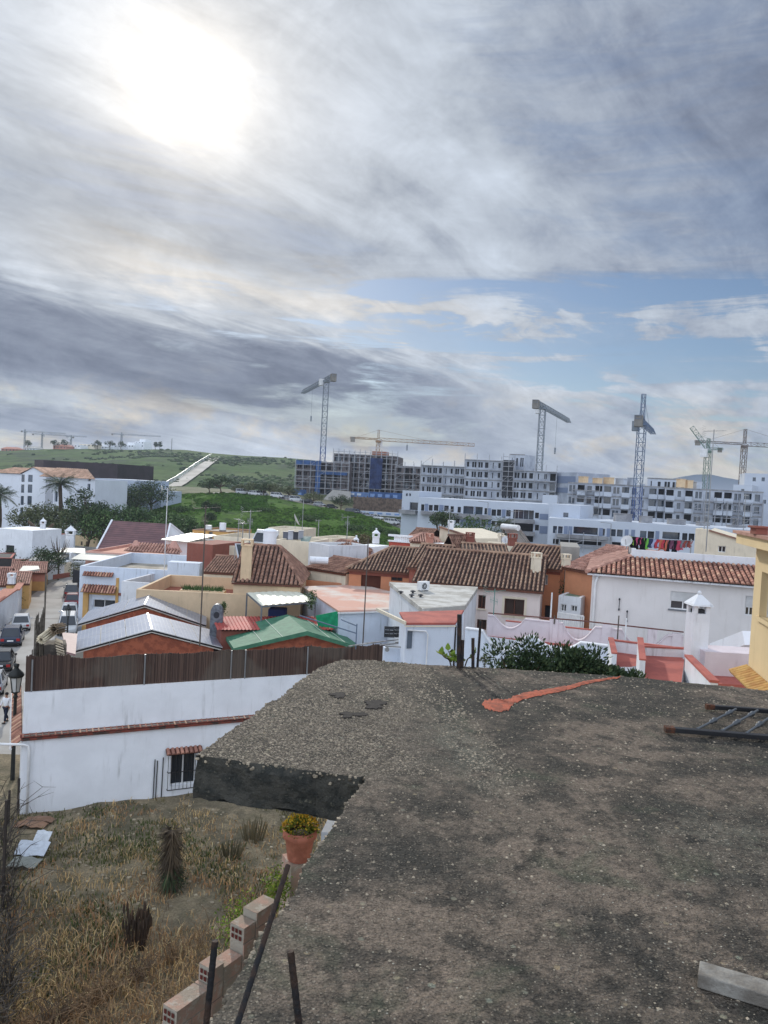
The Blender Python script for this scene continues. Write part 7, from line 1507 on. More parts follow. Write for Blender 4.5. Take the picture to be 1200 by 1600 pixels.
# D: nearer white block
F = fac((858, 809), (1195, 831), 152, 143); L = F.L; zt = F.z
hs = []
for (x0, x1, g_, d_) in ((864, 870, glassb, .5), (872, 879, glassb, .5), (896, 934, glassb, 1.5), (941, 945, glassb, .5), (954, 962, glassb, .5), (964, 973, glassb, .5), (1000, 1010, glassb, .5), (1012, 1022, darkm, .5), (1035, 1062, glassb, 1.2), (1066, 1074, darkm, .5), (1076, 1085, darkm, .5)):
    yo = (x0-864)*.055; hs.append(F.rect(x0, x1, 822+yo, 833+yo)+(dict(glass=g_, d=d_),))
for (x0, x1) in ((864, 873), (875, 940), (955, 970)): yo = (x0-864)*.055; hs.append(F.rect(x0, x1, 842+yo, 850+yo)+(dict(glass=darkm, d=.8),))
t = bld('white_stepped_block', 'nearest long white block with scaffolded balconies behind the washing line', F, L, 14, 0, zt, W_site, fh=hs, cat='apartments', detail=0, group='white stepped blocks'); blk_t = t
for x in (881, 888, 936, 948, 976, 986, 1024): yo = (x-864)*.055; vband(x, x+6, 821+yo, 834+yo, W_dkbl)
vband(870, 950, 836, 841.5, slabg, 1.3, 'balcony')
scaffold('low scaffolding along the balconies of the nearest white block', F, F.hit(868, 840)[0], F.hit(955, 845)[0], F.hit(900, 862)[1], F.hit(900, 838)[1], seed=21, step=2.2, hst=1.2, boards=.4, dz=.3)
for i, x in enumerate((962, 1002, 1046, 1092, 1140)):
    p = atd(x, lerp_poly([(962, 806), (1140, 824)], x), 151); q = Fac(p, p+V((1, -.03, 0))); w_ = 2.2 if i % 2 else 3.2; mb = MB(); fbox(mb, q, 0, w_, 0, 1.6, zt-.3, p.z+.4); fbox(mb, q, -.1, w_+.1, -.1, 1.7, p.z+.403, p.z+.5); o = mb.build('roof_unit', slabg, None, origin=q.w(0, 0, zt)); tag(o, ['grey service box left of the blue crane base', 'large grey service box beside the blue crane base', 'grey service box in the middle of the near white roof', 'wide grey service box right of the middle one', 'grey service box at the right end of the near white roof'][i], 'roof unit', 'service boxes on the white roof')
# E: big unfinished block behind
F = fac((888, 754), (1042, 764), 208, 202); L = F.L; zt = F.z; zb = zt-3.1*4
t = site_block('long_grey_block', 'long blue grey unfinished block with open balconies behind the blue crane', F, L, 14, zb, zt, 4, W_grey, 11, 8, balc=(1, 3, 4, 6, 9, 10), dd=.5, glass=glassb, band=W_site)
scaffold('scaffolding before the left part of the long blue grey block', F, F.hit(893, 790)[0], F.hit(935, 790)[0], zb, zt-2, seed=14, boards=.4)
F = fac((1040, 762), (1192, 776), 200, 194); L = F.L; zt = F.z; zb = zt-3.1*4
t = site_block('long_grey_block', 'right half of the long blue grey unfinished block below the two small cranes', F, L, 14, zb, zt, 4, W_grey, 10, 4, balc=(0, 2, 5, 6, 8), dd=.5, glass=glassb, band=W_site)
scaffold('scaffolding on the right half of the long blue grey block', F, F.hit(1080, 800)[0], F.hit(1190, 800)[0], zb-3, zt-4, seed=15, boards=.35)
F = fac((1012, 747), (1075, 750), 222); site_block('white_penthouse', 'white rooftop storey with clay coloured stacks on the long grey block', F, F.L, 8, F.z-4, F.z, 1, W_site, 5, 4, dd=.4)
for i, (x, y, w_, h_) in enumerate(((908, 748, 8, 6), (930, 750, 8, 5), (948, 750, 10, 7), (968, 751, 12, 6), (985, 750, 9, 6), (1060, 752, 6, 6), (1072, 754, 6, 6), (1086, 756, 6, 5))):
    F = fac((x-w_/2, y-h_/2), (x+w_/2, y-h_/2), 214); mb = MB(); fbox(mb, F, 0, F.L, 0, 1.5, F.z-2.2, F.z); fbox(mb, F, -.12, F.L+.12, -.12, 1.62, F.z+.003, F.z+.15); o = mb.build('roof_stack', W_beige if i in (0, 1, 2, 5, 6) else W_grey, None, origin=F.w(0, 0, F.z-2.2)); tag(o, ['beige stair head at the left end of the long grey roof', 'beige stair head second from the left on the long grey roof', 'broad beige stair head left of the blue crane', 'grey stair head left of the blue crane', 'grey stair head touching the blue crane mast', 'orange beige stack left on the white rooftop storey', 'orange beige stack in the middle right of the blue crane', 'beige stack rightmost before the distant mountains'][i] if i not in (3, 4, 7) else ['grey stair head left of the blue crane', 'grey stair head touching the blue crane mast', 'small grey stack just before the distant mountains'][(3, 4, 7).index(i)], 'roof stack', 'stair heads on the long roof')
# F: finished white villas far right
for i, (x0, x1, y0, y1, D, lb) in enumerate(((1164, 1215, 739, 762, 230, 'tall white finished house at the right edge'), (1146, 1175, 757, 775, 222, 'white mid-height house left of the tall white one'), (1138, 1215, 774, 792, 212, 'wide lower white house with plants at the right edge'))):
    F = fac((x0, y0), (x1, y0+(x1-x0)*.05), D); hs = [F.rect(x, x+5, y0+7, y0+13) for x in range(int(x0)+12, int(x1)-8, 14)]; bld('white_villa', lb, F, F.L, 12, 0, F.z, W_site, fh=hs, cat='house', detail=0, group='finished white houses at the right', parapet=.4, deck=deck_grey, wkw=dict(glass=glassb), d=.5)
F = fac((1163, 838), (1210, 841), 120); bld('white_flat_house', 'white flat house behind the yellow one', F, F.L, 8, 0, F.z, W_site, cat='house', detail=0)
# ============================================================ cranes
def lattice(mb, a, b_, w, n, th, h=None, tri=False, up=(0, 0, 1)):
    a = V(a); b_ = V(b_); d_ = (b_-a).normalized(); x = d_.cross(V(up))
    if x.length < .05: x = V((1, 0, 0))
    x.normalize(); y = x.cross(d_).normalized(); h = h or w
    C4 = [(-w/2, -h/2), (w/2, -h/2), (w/2, h/2), (-w/2, h/2)] if not tri else [(-w/2, -h/2), (w/2, -h/2), (0, h/2)]
    # make +y point up for jibs
    if tri and y.z < 0: y = -y
    for c_ in C4: mb.beam(a+x*c_[0]+y*c_[1], b_+x*c_[0]+y*c_[1], th)
    m_ = len(C4)
    for i in range(n):
        p = a+(b_-a)*(i/n); q = a+(b_-a)*((i+1)/n)
        for j in range(m_):
            c0, c1 = C4[j], C4[(j+1) % m_]
            if i % 2: c0, c1 = c1, c0
            mb.beam(p+x*c0[0]+y*c0[1], q+x*c1[0]+y*c1[1], th*.62); mb.beam(q+x*c0[0]+y*c0[1], q+x*c1[0]+y*c1[1], th*.55)
yel = mat('crane_yellow', srgb(142, 114, 84), rough=.5, bump=0); blu = mat('crane_blue', srgb(50, 76, 128), rough=.5, bump=0); gry = mat('crane_grey', srgb(120, 128, 136), rough=.5, bump=0); cwm = mat('counterweight', srgb(128, 124, 118)); grn = mat('crane_green', srgb(96, 120, 110), rough=.5, bump=0)
def crane(label, base_px, top_px, D, jib, cj, w=1.7, m=gry, m2=None, apex=0, th=.2, z0=None, hook=.45, n=None, hk=None, cabm=None, cs=1.0):
    """jib, cj: horizontal direction angle (rad, 0 = right, +ve = away) and lengths (m)"""
    b_ = atd(*base_px, D); T = atd(*top_px, D); b_.x = T.x + (b_.x-T.x)*.0; b_.y = T.y; b_.z = b_.z if z0 is None else z0
    t = thing('tower_crane', label, 'tower crane', b_, 'tower cranes over the building sites'); H = T.z-b_.z; n = n or int(H/w/1.15)
    mb = MB(); zm = b_.z+H*.45
    if m2: lattice(mb, (T.x, T.y, b_.z), (T.x, T.y, zm), w, int(n*.45), th, up=(0, 1, 0)); mb.build('lower_mast', m2, t); mb = MB(); lattice(mb, (T.x, T.y, zm), T, w, int(n*.55), th, up=(0, 1, 0))
    else: lattice(mb, (T.x, T.y, b_.z), T, w, n, th, up=(0, 1, 0))
    mb.build('mast', m, t)
    (ang_, jl, pitch_), cl_ = jib, cj; u = V((cos(ang_), sin(ang_), 0)); up = V((0, 0, 1))
    jd = (u*cos(pitch_)+up*sin(pitch_)); J0 = T+up*.9
    mb = MB(); lattice(mb, J0, J0+jd*jl, w*.8, max(6, int(jl/2.2)), th*.85, h=w*.85, tri=True); mb.build('jib', m, t)
    mb = MB(); lattice(mb, J0, J0-u*cl_, w*.75, max(3, int(cl_/2)), th*.85, h=w*.4); c_ = J0-u*(cl_-.2); s_ = V((-u.y, u.x, 0))
    mb.build('counter_jib', m, t)
    mb = MB(); mb.hull8([c_-s_*.9*cs-up*2.2*cs, c_+s_*.9*cs-up*2.2*cs, c_+s_*.9*cs+u*2.4*cs-up*2.2*cs, c_-s_*.9*cs+u*2.4*cs-up*2.2*cs], [c_-s_*.9*cs+up*.5*cs, c_+s_*.9*cs+up*.5*cs, c_+s_*.9*cs+u*2.4*cs+up*.5*cs, c_-s_*.9*cs+u*2.4*cs+up*.5*cs]); mb.build('counterweight', cwm, t)
    mb = MB(); cc = T+s_*(w*.9)-up*.3; q = Fac(cc, cc+u); fbox(mb, q, -.2, 1.7, -.8, .8, cc.z-1.3, cc.z+1.1); mb.build('cab', cabm or whitefr, t)
    mb = MB(); mb.lathe(T+up*-.3, [(w*.75, 0), (w*.75, .7)], 12); mb.build('slewing_ring', m, t)
    if apex:
        mb = MB(); A = T+up*(apex+.9); lattice(mb, J0, A, w*.5, max(3, int(apex/1.6)), th*.8, up=(0, 1, 0)); mb.build('apex_tower', m, t)
        mb = MB(); mb.beam(A, J0+jd*jl*.62, th*.4); mb.beam(A, J0-u*cl_*.85, th*.4); mb.build('tie_bars', m, t)
    if hook:
        hp = J0+jd*jl*hook; hl = hk or H*.3; mb = MB(); mb.beam(hp, hp-up*hl, .07); mb.build('hoist_rope', gry, t)
        mb = MB(); mb.beam(hp-up*hl, hp-up*(hl+1.6), .55); mb.lathe(hp-up*(hl+1.7), [(.1, -.5), (.4, -.2), (.1, .1)], 6); mb.build('hook_block', gry, t)
    return t
# jib directions taken from the foreshortened outlines
crane('tallest grey blue crane with its short looking jib pointing to the left', (497, 770), (510, 596), 290, (R(107), 47, R(0)), 13, w=1.9, m=gry, m2=blu, z0=8, hook=.55, hk=12)
crane('grey crane with a foreshortened jib to the right, above the grey block', (838, 735), (848, 638), 250, (R(67), 50, R(0)), 12, w=1.8, m=gry, z0=14, hook=.5, hk=12)
crane('blue crane with a tall apex before the white rooftop storey', (990, 820), (1003, 663), 190, (R(66), 32, R(0)), 9, w=1.7, m=mat('crane_bluegrey', srgb(92, 108, 132), rough=.5, bump=0), m2=blu, z0=5, apex=6.5, hook=0, cabm=gry, th=.15)
crane('small greenish crane with its jib raised up to the left at the right side', (1102, 775), (1106, 706), 225, (R(180-35), 8, R(52)), 4, w=1.4, m=grn, z0=8, apex=3, hook=0, th=.13, cs=.45)
crane('far right crane with a level jib leaving the picture', (1160, 760), (1163, 698), 260, (R(3), 34, 0), 17, w=1.5, m=mat('crane_brown', srgb(110, 100, 96), bump=0), z0=8, apex=5, hook=.6, hk=3, th=.15, cs=.6)
crane('yellow crane with a very long level jib behind the brown block', (590, 720), (591, 690), 300, (R(6), 38, 0), 11, w=1.4, m=yel, z0=12, apex=3.6, hook=.3, hk=1.5, th=.17, cs=.7)
for i, (x, y, D, a, jl, cl_, lb) in enumerate(((39, 675, 800, 10, 40, 4, 'hilltop crane farthest left'), (66, 680, 780, 3, 44, 10, 'hilltop crane second from the left with a long level jib'), (111, 684, 790, 185, 5, 3, 'small hilltop crane near the pink villa'), (190, 680, 760, 2, 38, 10, 'hilltop crane above the right terraces'))):
    crane(lb, (x, 702), (x, y), D, (R(a), jl, 0), cl_, w=1.2, m=gry, z0=atd(x, 706, D).z, hook=0, th=.22, apex=2.0, cs=.6)
# ============================================================ vacant lot below the slab
def lotz(x, y): return .95+.10*NZ.noise(V((x*.5, y*.5, 2)))+.06*NZ.noise(V((x*1.7, y*1.7, 2)))-.02*(y-25)*0
mb = MB(); NXL, NYL = 90, 110; x0l, x1l, y0l, y1l = -21, 4, 9, 37
vs = [V((x0l+(x1l-x0l)*i/NXL, y0l+(y1l-y0l)*j/NYL, lotz(x0l+(x1l-x0l)*i/NXL, y0l+(y1l-y0l)*j/NYL))) for i in range(NXL+1) for j in range(NYL+1)]
mb.mesh(vs, [(i*(NYL+1)+j, (i+1)*(NYL+1)+j, (i+1)*(NYL+1)+j+1, i*(NYL+1)+j+1) for i in range(NXL) for j in range(NYL)])
em = bpy.data.materials.new('lot_earth'); em.use_nodes = True; nt = em.node_tree; b = nt.nodes['Principled BSDF']; pos = nt.nodes.new('ShaderNodeNewGeometry').outputs['Position']
c = mixc(nt, noise(nt, pos, .45, 5, .6).ss(.4, .6), srgb(108, 98, 78), srgb(138, 124, 98)); c = mixc(nt, noise(nt, pos, 1.3, 5, .65).ss(.48, .62)*.6, c, srgb(84, 80, 58)); c = mixc(nt, noise(nt, pos, .8, 4, .6, .3).ss(.56, .68)*.6, c, srgb(170, 152, 122)); k_ = (noise(nt, pos, 14, 4, .75)-.5)*2.2+1.0
c = mixc(nt, 1.0, c, vec(nt, k_, k_, k_), 'MULTIPLY'); nt.links.new(c, b.inputs['Base Color']); b.inputs['Roughness'].default_value = .95
bp = nt.nodes.new('ShaderNodeBump'); bp.inputs['Strength'].default_value = 1; bp.inputs['Distance'].default_value = .08; nt.links.new(noise(nt, pos, 6, 5, .7).k, bp.inputs['Height']); nt.links.new(bp.outputs[0], b.inputs['Normal'])
tag(mb.build('lot_ground', em, None, smooth=True), kind='structure')
def blades(n, fn, hmin, hmax, seed, wd=.012, lean=.5):
    rnd = random.Random(seed); mb = MB(); c_ = 0
    while c_ < n:
        q = fn(rnd)
        if q is None: continue
        x, y, hs_ = q; z = lotz(x, y); h_ = rnd.uniform(hmin, hmax)*hs_; a = rnd.random()*6.28; l_ = rnd.uniform(0, lean)*h_; w_ = wd*rnd.uniform(.7, 1.5); b_ = a+1.57+rnd.uniform(-.5, .5)
        m_ = V((x+cos(a)*l_*.35, y+sin(a)*l_*.35, z+h_*.6)); t_ = V((x+cos(a)*l_, y+sin(a)*l_, z+h_*(1-.25*rnd.random())))
        d_ = V((cos(b_)*w_, sin(b_)*w_, 0)); r_ = rnd.random()
        mb.face([V((x, y, z-.02))-d_, V((x, y, z-.02))+d_, m_+d_*.8, m_-d_*.8], r_); mb.face([m_-d_*.8, m_+d_*.8, t_], r_); c_ += 1
    return mb
def lot_area(rnd):
    x, y = rnd.uniform(-20, 1.5), rnd.uniform(12, 35); f_ = FL.b.dot(V((x, y, 0))-FL.A)
    if f_ > -.15: return None
    return x, y
def straw(rnd):
    q = lot_area(rnd)
    if not q: return None
    x, y = q; d_ = NZ.noise(V((x*.35, y*.35, 7)))+.5*NZ.noise(V((x*1.1, y*1.1, 7))); near_ = max(0, min(1, (27-y)/8))
    dens = d_*1.4+.42+near_*.65 - (.5 if y > 29 else 0)*.6
    if rnd.random() > dens: return None
    return x, y, .6+.7*near_+.3*d_
strawm = mat('dry_straw', srgb(196, 164, 114), c2=srgb(168, 124, 84), scale=.5, tint=.45, bump=0, rough=.9, lift=srgb(206, 186, 140))
o = blades(46000, straw, .06, .36, 3, .011, 1.3).build('dry_grass', strawm, None); tag(o, 'dry straw coloured weeds covering the vacant lot', 'dry grass', kind='stuff')
def grn_(rnd):
    q = lot_area(rnd)
    if not q: return None
    x, y = q; d_ = NZ.noise(V((x*.3+9, y*.3, 3)))+.4*NZ.noise(V((x*1.4, y*1.4, 9)))
    if rnd.random() > d_*1.8+.12: return None
    return x, y, 1
o = blades(18000, grn_, .05, .22, 4, .016, .8).build('low_weeds', mat('weed_green', srgb(74, 86, 44), c2=srgb(100, 96, 56), scale=.6, tint=.4, bump=0), None); tag(o, 'low dull green weeds between the dry straw on the lot', 'weeds', kind='stuff')
# dry twiggy thicket along the bottom and the left border
def twigs(n, fn, seed, hmin, hmax, r_=.006):
    rnd = random.Random(seed); mb = MB()
    for _ in range(n):
        x, y = fn(rnd); z = lotz(x, y); h_ = rnd.uniform(hmin, hmax); a = rnd.random()*6.28; le = rnd.uniform(.2, 1.0)*h_
        p = [V((x, y, z)), V((x+cos(a)*le*.3, y+sin(a)*le*.3, z+h_*.5)), V((x+cos(a)*le*.8, y+sin(a)*le*.8, z+h_*.8)), V((x+cos(a)*le*1.2, y+sin(a)*le*1.2, z+h_*(.7+.3*rnd.random())))]; rr = rnd.random()
        mb.tube(p, [r_*1.6, r_*1.3, r_, r_*.4], 3, rr, cap=False)
        for k_ in range(2):
            q = p[1+k_]; b_ = rnd.random()*6.28; mb.tube([q, q+V((cos(b_)*h_*.3, sin(b_)*h_*.3, h_*.15))], [r_, r_*.3], 3, rr, cap=False)
    return mb
pA = atz(300, 1590, 1.0); 
def near_strip(rnd):
    px, py = rnd.uniform(20, 420), rnd.uniform(1420, 1660); py = max(py, 1640-(px-20)*.55) if rnd.random() < .7 else py; p = atz(px, py, 1.0); return p.x, p.y
o = twigs(900, near_strip, 5, .3, 1.1).build('bramble_thicket', mat('twig_dry', srgb(128, 104, 78), c2=srgb(88, 72, 58), scale=.7, tint=.4, bump=0), None); tag(o, 'dry bramble thicket of bent twigs at the near end of the lot', 'brambles', kind='stuff')
def left_strip(rnd): px, py = rnd.uniform(-60, 22), rnd.uniform(1270, 1640); p = atz(px, py, 1.0); return p.x, p.y
o = twigs(420, left_strip, 6, .5, 1.7, .012).build('dead_branches', mat('twig_dark', srgb(86, 78, 70), c2=srgb(62, 56, 50), scale=.7, tint=.3, bump=0), None); tag(o, 'tangle of dark dead branches along the left border of the lot', 'dead branches', kind='stuff')
def gp(px, py): p = atz(px, py, 1.0); return V((p.x, p.y, lotz(p.x, p.y)))
# dead yucca like stump
p = gp(265, 1388); t = thing('withered_yucca', 'withered dark yucca stump with drooping dead leaves in the middle of the lot', 'plant', p); rnd = random.Random(9); mb = MB(); mg = MB()
mt = MB(); mt.tube([p, p+V((.03, 0, 1.1)), p+V((0, 0, 2.0))], [.2, .17, .16], 8); mt.build('stem', bark, t)
for i in range(800):
    a = rnd.random()*6.28; z = rnd.uniform(.25, 2.15); r_ = .17; l_ = rnd.uniform(.45, .8); q = p+V((cos(a)*r_, sin(a)*r_, z)); dr = .9; e = q+V((cos(a)*l_*rnd.uniform(.3, .8), sin(a)*l_*rnd.uniform(.3, .8), -l_*dr*rnd.uniform(.2, 1) if z < 1.75 else l_*rnd.uniform(-.5, .2))); s_ = V((-sin(a), cos(a), 0))*.03; (mb if z > .9 or rnd.random() < .5 else mg).face([q-s_, q+s_, e])
mb.build('dead_leaves', mat('dead_leaf', srgb(92, 78, 60), c2=srgb(66, 56, 44), tint=.4, bump=0), t); mg.build('green_leaves', LF['dark'], t)
bush('ivy_clump', 'dark green clump at the foot of the withered yucca', p+V((.25, -.1, 0)), .9, .55, 500, .06, 'dark', 8)
for i, (x, y, h_, w_, lb) in enumerate(((212, 1478, 1.25, .55, 'clump of dark dry seed stalks in the middle of the lot'), (395, 1312, .8, .7, 'grey dead shrub near the slab corner'), (360, 1338, .6, .6, 'low brown dry shrub left of the grey dead shrub'))):
    p = gp(x, y); t = thing('dry_shrub', lb, 'shrub', p, 'dry shrubs on the lot'); mb = MB(); rnd = random.Random(20+i)
    for k_ in range(46):
        a = rnd.random()*6.28; r_ = w_*rnd.random()**.6; q = p+V((cos(a)*r_*.6, sin(a)*r_*.6, 0)); e = q+V((cos(a)*r_*.3, sin(a)*r_*.3, h_*rnd.uniform(.6, 1))); mb.tube([q, e], [.018, .012], 4, cap=False)
        if i == 0: mb.blob(e-V((0, 0, .12)), .035, .035, .17, .1, 5, 4)
    mb.build('stalks', mat('stalk_dark', srgb(74, 58, 46), c2=srgb(58, 48, 40), tint=.3, bump=0) if i == 0 else LF['brown'], t)
bush('flowering_shrub', 'yellow green sprawling shrub beside the hollow brick wall', atd(388, 1425, 5.8)-V((0, 0, .45)), .62, .34, 1500, .020, 'bright', 12)
bush('flowering_shrub', 'small orange yellow flowering tuft below the flower pot', atd(432, 1402, 5.5)-V((0, 0, .12)), .34, .2, 900, .018, 'bright', 13)
# debris
for i, (x, y, sx_, sy_, lb, c_) in enumerate(((50, 1332, .55, .3, 'crumpled pale sheet of metal lying on the lot', (196, 202, 210)), (66, 1316, .28, .22, 'small white piece of sheet stuck upright in the weeds', (206, 210, 214)), (38, 1352, .5, .35, 'flat grey plastic sheet half hidden in the weeds', (140, 142, 134)), (48, 1290, .6, .25, 'broken curved roof tile on the rubble', (150, 116, 92)), (62, 1282, .55, .2, 'second broken roof tile behind the first on the rubble', (134, 104, 84)))):
    p = gp(x, y); mb = MB(); rnd = random.Random(i); n_ = 5
    for a in range(n_):
        for b_ in range(3):
            def Q(u_, v_): return p+V(((u_/n_-.5)*sx_*2, (v_/3-.5)*sy_*2, .12+.10*NZ.noise(V((u_*.8, v_*.9, i*3)))+(.25*v_/3 if i < 2 else .06*sin(pi*u_/n_))))
            mb.face([Q(a, b_), Q(a+1, b_), Q(a+1, b_+1), Q(a, b_+1)], .5)
    o = mb.build('debris_piece', mat('debris_%d' % i, srgb(*c_), rough=.5, var=.1, scale=6), None, origin=p); o.modifiers.new('th', 'SOLIDIFY').thickness = .015; tag(o, lb, 'debris', 'debris on the vacant lot')
mb = MB(); rnd = random.Random(31)
for _ in range(260):
    px, py = rnd.uniform(60, 480), rnd.uniform(1245, 1420); p = gp(px, py); s_ = rnd.uniform(.03, .09); mb.blob(p+V((0, 0, s_*.3)), s_, s_*rnd.uniform(.6, 1), s_*.5, .3, 5, 3, seed=rnd.random()*9)
tag(mb.build('rubble_stones', mat('rubble', srgb(158, 146, 124), tint=.35, bump=0), None), 'small pale stones and rubble scattered over the lot', 'stones', kind='stuff')
mb = MB(); G_ = Fac(gp(-6, 1560), gp(22, 1262)); 
t = thing('old_post', 'dark wooden posts of a fallen fence at the left border of the lot', 'fence', G_.w(0, 0, 1))
for (x, y0, y1) in ((13, 1290, 1235), (28, 1268, 1216), (4, 1420, 1250)):
    p = gp(x, y0); mb = MB(); z1 = CAMZ+(p.y/ray(x, y1).y)*ray(x, y1).z; mb.beam(p, V((p.x, p.y, z1)), .07); mb.build('post', mat('post_dark', srgb(56, 50, 46)), t)
# ---- hollow brick parapet with flower pot below the slab edge
brk = bpy.data.materials.new('hollow_brick'); brk.use_nodes = True; nt = brk.node_tree; b = nt.nodes['Principled BSDF']; pos = nt.nodes.new('ShaderNodeNewGeometry').outputs['Position']
c = mixc(nt, noise(nt, pos, 6, 5, .65).ss(.4, .62), srgb(184, 148, 130), srgb(160, 146, 130)); c = mixc(nt, noise(nt, pos, 14, 4, .7).ss(.5, .64)*.7, c, srgb(188, 180, 166)); nt.links.new(c, b.inputs['Base Color']); b.inputs['Roughness'].default_value = .9
bp = nt.nodes.new('ShaderNodeBump'); bp.inputs['Distance'].default_value = .008; nt.links.new(noise(nt, pos, 60, 4, .7).k, bp.inputs['Height']); nt.links.new(bp.outputs[0], b.inputs['Normal'])
a = atd(276, 1582, 4.4); b_ = atz(424, 1476, a.z); F = Fac(a, b_); zt = a.z; L = F.L
t = thing('hollow_brick_wall', 'stepped unfinished wall of hollow terracotta bricks running up beside the slab', 'brick wall', F.w(0, 0, 1))
hb = .105; bl = .25; th_ = .12; mj = mat('mortar_grey', srgb(160, 152, 138), bump=.5)
segs = [(0, L*.34, zt), (L*.34, L*.46, zt+.105), (L*.46, L*.66, zt+.07), (L*.66, L*.8, zt+.24), (L*.8, L*1.05, zt+.29)]
for k_, (s0, s1, z1) in enumerate(segs):
    mb = MB(); mo = MB(); z = z1; row = 0
    fbox(mo, F, s0+.004, s1-.004, .004, th_-.004, 1, z1-.004)
    while z > zt-1.6:
        s = s0-(bl/2 if row % 2 else 0)
        while s < s1-.01:
            c0, c1 = max(s, s0), min(s+bl, s1)
            if c1-c0 > .03: fbox(mb, F, c0+.005, c1-.005, random.uniform(-.004, .002), th_+random.uniform(-.002, .004), z-hb+.006, z-.004*(row > 0))
            s += bl
        z -= hb; row += 1
    mb.build('brick_courses', brk, t); mo.build('mortar_core', mj, t)
mb = MB()
def holes_(s, z):
    for i in range(3):
        for j in range(2):
            o0 = .018+i*.032; mb.face([F.w(s-.0025, o0+.022, z-hb+.018+j*.042), F.w(s-.0025, o0, z-hb+.018+j*.042), F.w(s-.0025, o0, z-hb+.046+j*.042), F.w(s-.0025, o0+.022, z-hb+.046+j*.042)])
holes_(0, zt); holes_(0, zt-hb); holes_(segs[1][0], zt+.10); holes_(segs[3][0], zt+.24)
mb.build('brick_holes', mat('hole_red', srgb(88, 40, 34), bump=0), t)
for i, (x, y) in enumerate(((424, 1432), (404, 1410))):
    pass
p = atd(467, 1338, 5.75); t = thing('flower_pot', 'terracotta flower pot with a yellow orange flowering succulent beside the slab edge', 'flower pot', p); hp = atd(467, 1312, 5.75).z-p.z
potm = mat('terracotta_pot', srgb(190, 120, 98), c2=srgb(168, 104, 84), scale=9, rough=.9, bump=.4, speck=.5, stain=srgb(150, 118, 100)); R_ = .118; H_ = .235; p0 = p-V((0, 0, .02))
mb = MB(); mb.lathe(p0, [(R_*.68, 0), (R_*.74, H_*.05), (R_*.95, H_*.74), (R_*1.1, H_*.75), (R_*1.13, H_), (R_*1.0, H_), (R_*.96, H_*.86)], 28, cap=False); mb.lathe(p0+V((0, 0, 0)), [(R_*.68, 0), (.001, 0)], 28, cap=False); mb.build('pot', potm, t, smooth=True)
mb = MB(); mb.lathe(p0+V((0, 0, H_*.85)), [(.001, .01), (R_*.97, 0)], 16, cap=False); mb.build('soil', mat('soil', srgb(60, 48, 38)), t)
mb = MB(); rnd = random.Random(2); mf = MB()
for i in range(900):
    q = V((rnd.gauss(0, 1), rnd.gauss(0, 1), abs(rnd.gauss(0, 1)))).normalized(); r_ = rnd.uniform(.5, 1.0); c_ = p0+V((0, 0, H_*.93))+V((q.x*R_*1.28*r_, q.y*R_*1.28*r_, q.z*.13*r_)); a_ = V((rnd.gauss(0, 1), rnd.gauss(0, 1), rnd.gauss(0, 1))).normalized(); b2 = a_.cross(q).normalized() if a_.cross(q).length > .1 else a_
    (mf if r_ > .86 and q.z > .25 else mb).face([c_-b2*.009, c_+q*.012+a_*.006, c_+b2*.009, c_-q*.008])
mb.build('leaves', mat('succulent', srgb(128, 132, 44), c2=srgb(98, 112, 46), scale=20, tint=.35, bump=0), t); mf.build('flowers', mat('flower_orange', srgb(198, 168, 52), c2=srgb(184, 136, 46), scale=20, tint=.25, bump=0), t)
q = Fac(p, p+V((1, .5, 0))); t2 = thing('stone_pillar', 'pinkish masonry pillar stub carrying the flower pot', 'pillar', V((p.x, p.y, 1))); mb = MB(); fbox(mb, q, -.09, .12, -.09, .12, 1, p.z-.022); mb.build('shaft', brk, t2)
P = [atd(520, 1264, 5.6), atd(502, 1300, 5.3)]; mb = MB(); a, b_ = P; mb.hull8([a-V((0, 0, .5)), a+V((.12, .02, -.5)), b_+V((.08, 0, -.5)), b_-V((0, 0, .5))][::-1], [a, a+V((.12, .02, .0)), b_+V((.08, 0, 0)), b_][::-1]); o = mb.build('white_post', W_white2, None, origin=a-V((0, 0, .5))); tag(o, 'white rendered post end just visible below the slab edge', 'post')
# ============================================================ plant at the far slab edge, dark bush
p = atd(716, 1042, 6.75); t = thing('rubber_plant', 'leafy plant with large yellow green leaves by the thick black pipe', 'plant', p); rnd = random.Random(14); mb = MB(); ms = MB()
for k_ in range(5):
    a = rnd.uniform(-.6, 3.6); e = p+V((cos(a)*.16, sin(a)*.06+.05, rnd.uniform(.05, .17))); ms.tube([p-V((0, 0, .2)), (p+e)/2, e], [.008, .006, .003], 5)
    for j in range(7):
        f_ = .35+.65*j/6; c_ = p.lerp(e, f_); b_ = rnd.random()*6.28; u_ = V((cos(b_), sin(b_)*.7, rnd.uniform(.0, .8))).normalized(); s_ = u_.cross(V((rnd.gauss(0, .3), rnd.gauss(0, .3), 1))).normalized(); l_ = rnd.uniform(.045, .08); w_ = l_*.32; n_ = u_.cross(s_)
        mb.mesh([c_, c_+u_*l_*.35+s_*w_, c_+u_*l_*.8+s_*w_*.7, c_+u_*l_*1.1-n_*.01, c_+u_*l_*.8-s_*w_*.7, c_+u_*l_*.35-s_*w_, c_+u_*l_*.5+n_*.008], [(0, 1, 6), (1, 2, 6), (2, 3, 6), (3, 4, 6), (4, 5, 6), (5, 0, 6)])
mb.build('leaves', LF['bright'], t); ms.build('stems', bark, t)
p = atd(765, 1036, 7.2); bush('dried_herb', 'small dry brown herb growing at the slab edge right of the bars', p-V((.05, 0, .03)), .12, .09, 90, .022, 'olive', 3)
rnd = random.Random(40)
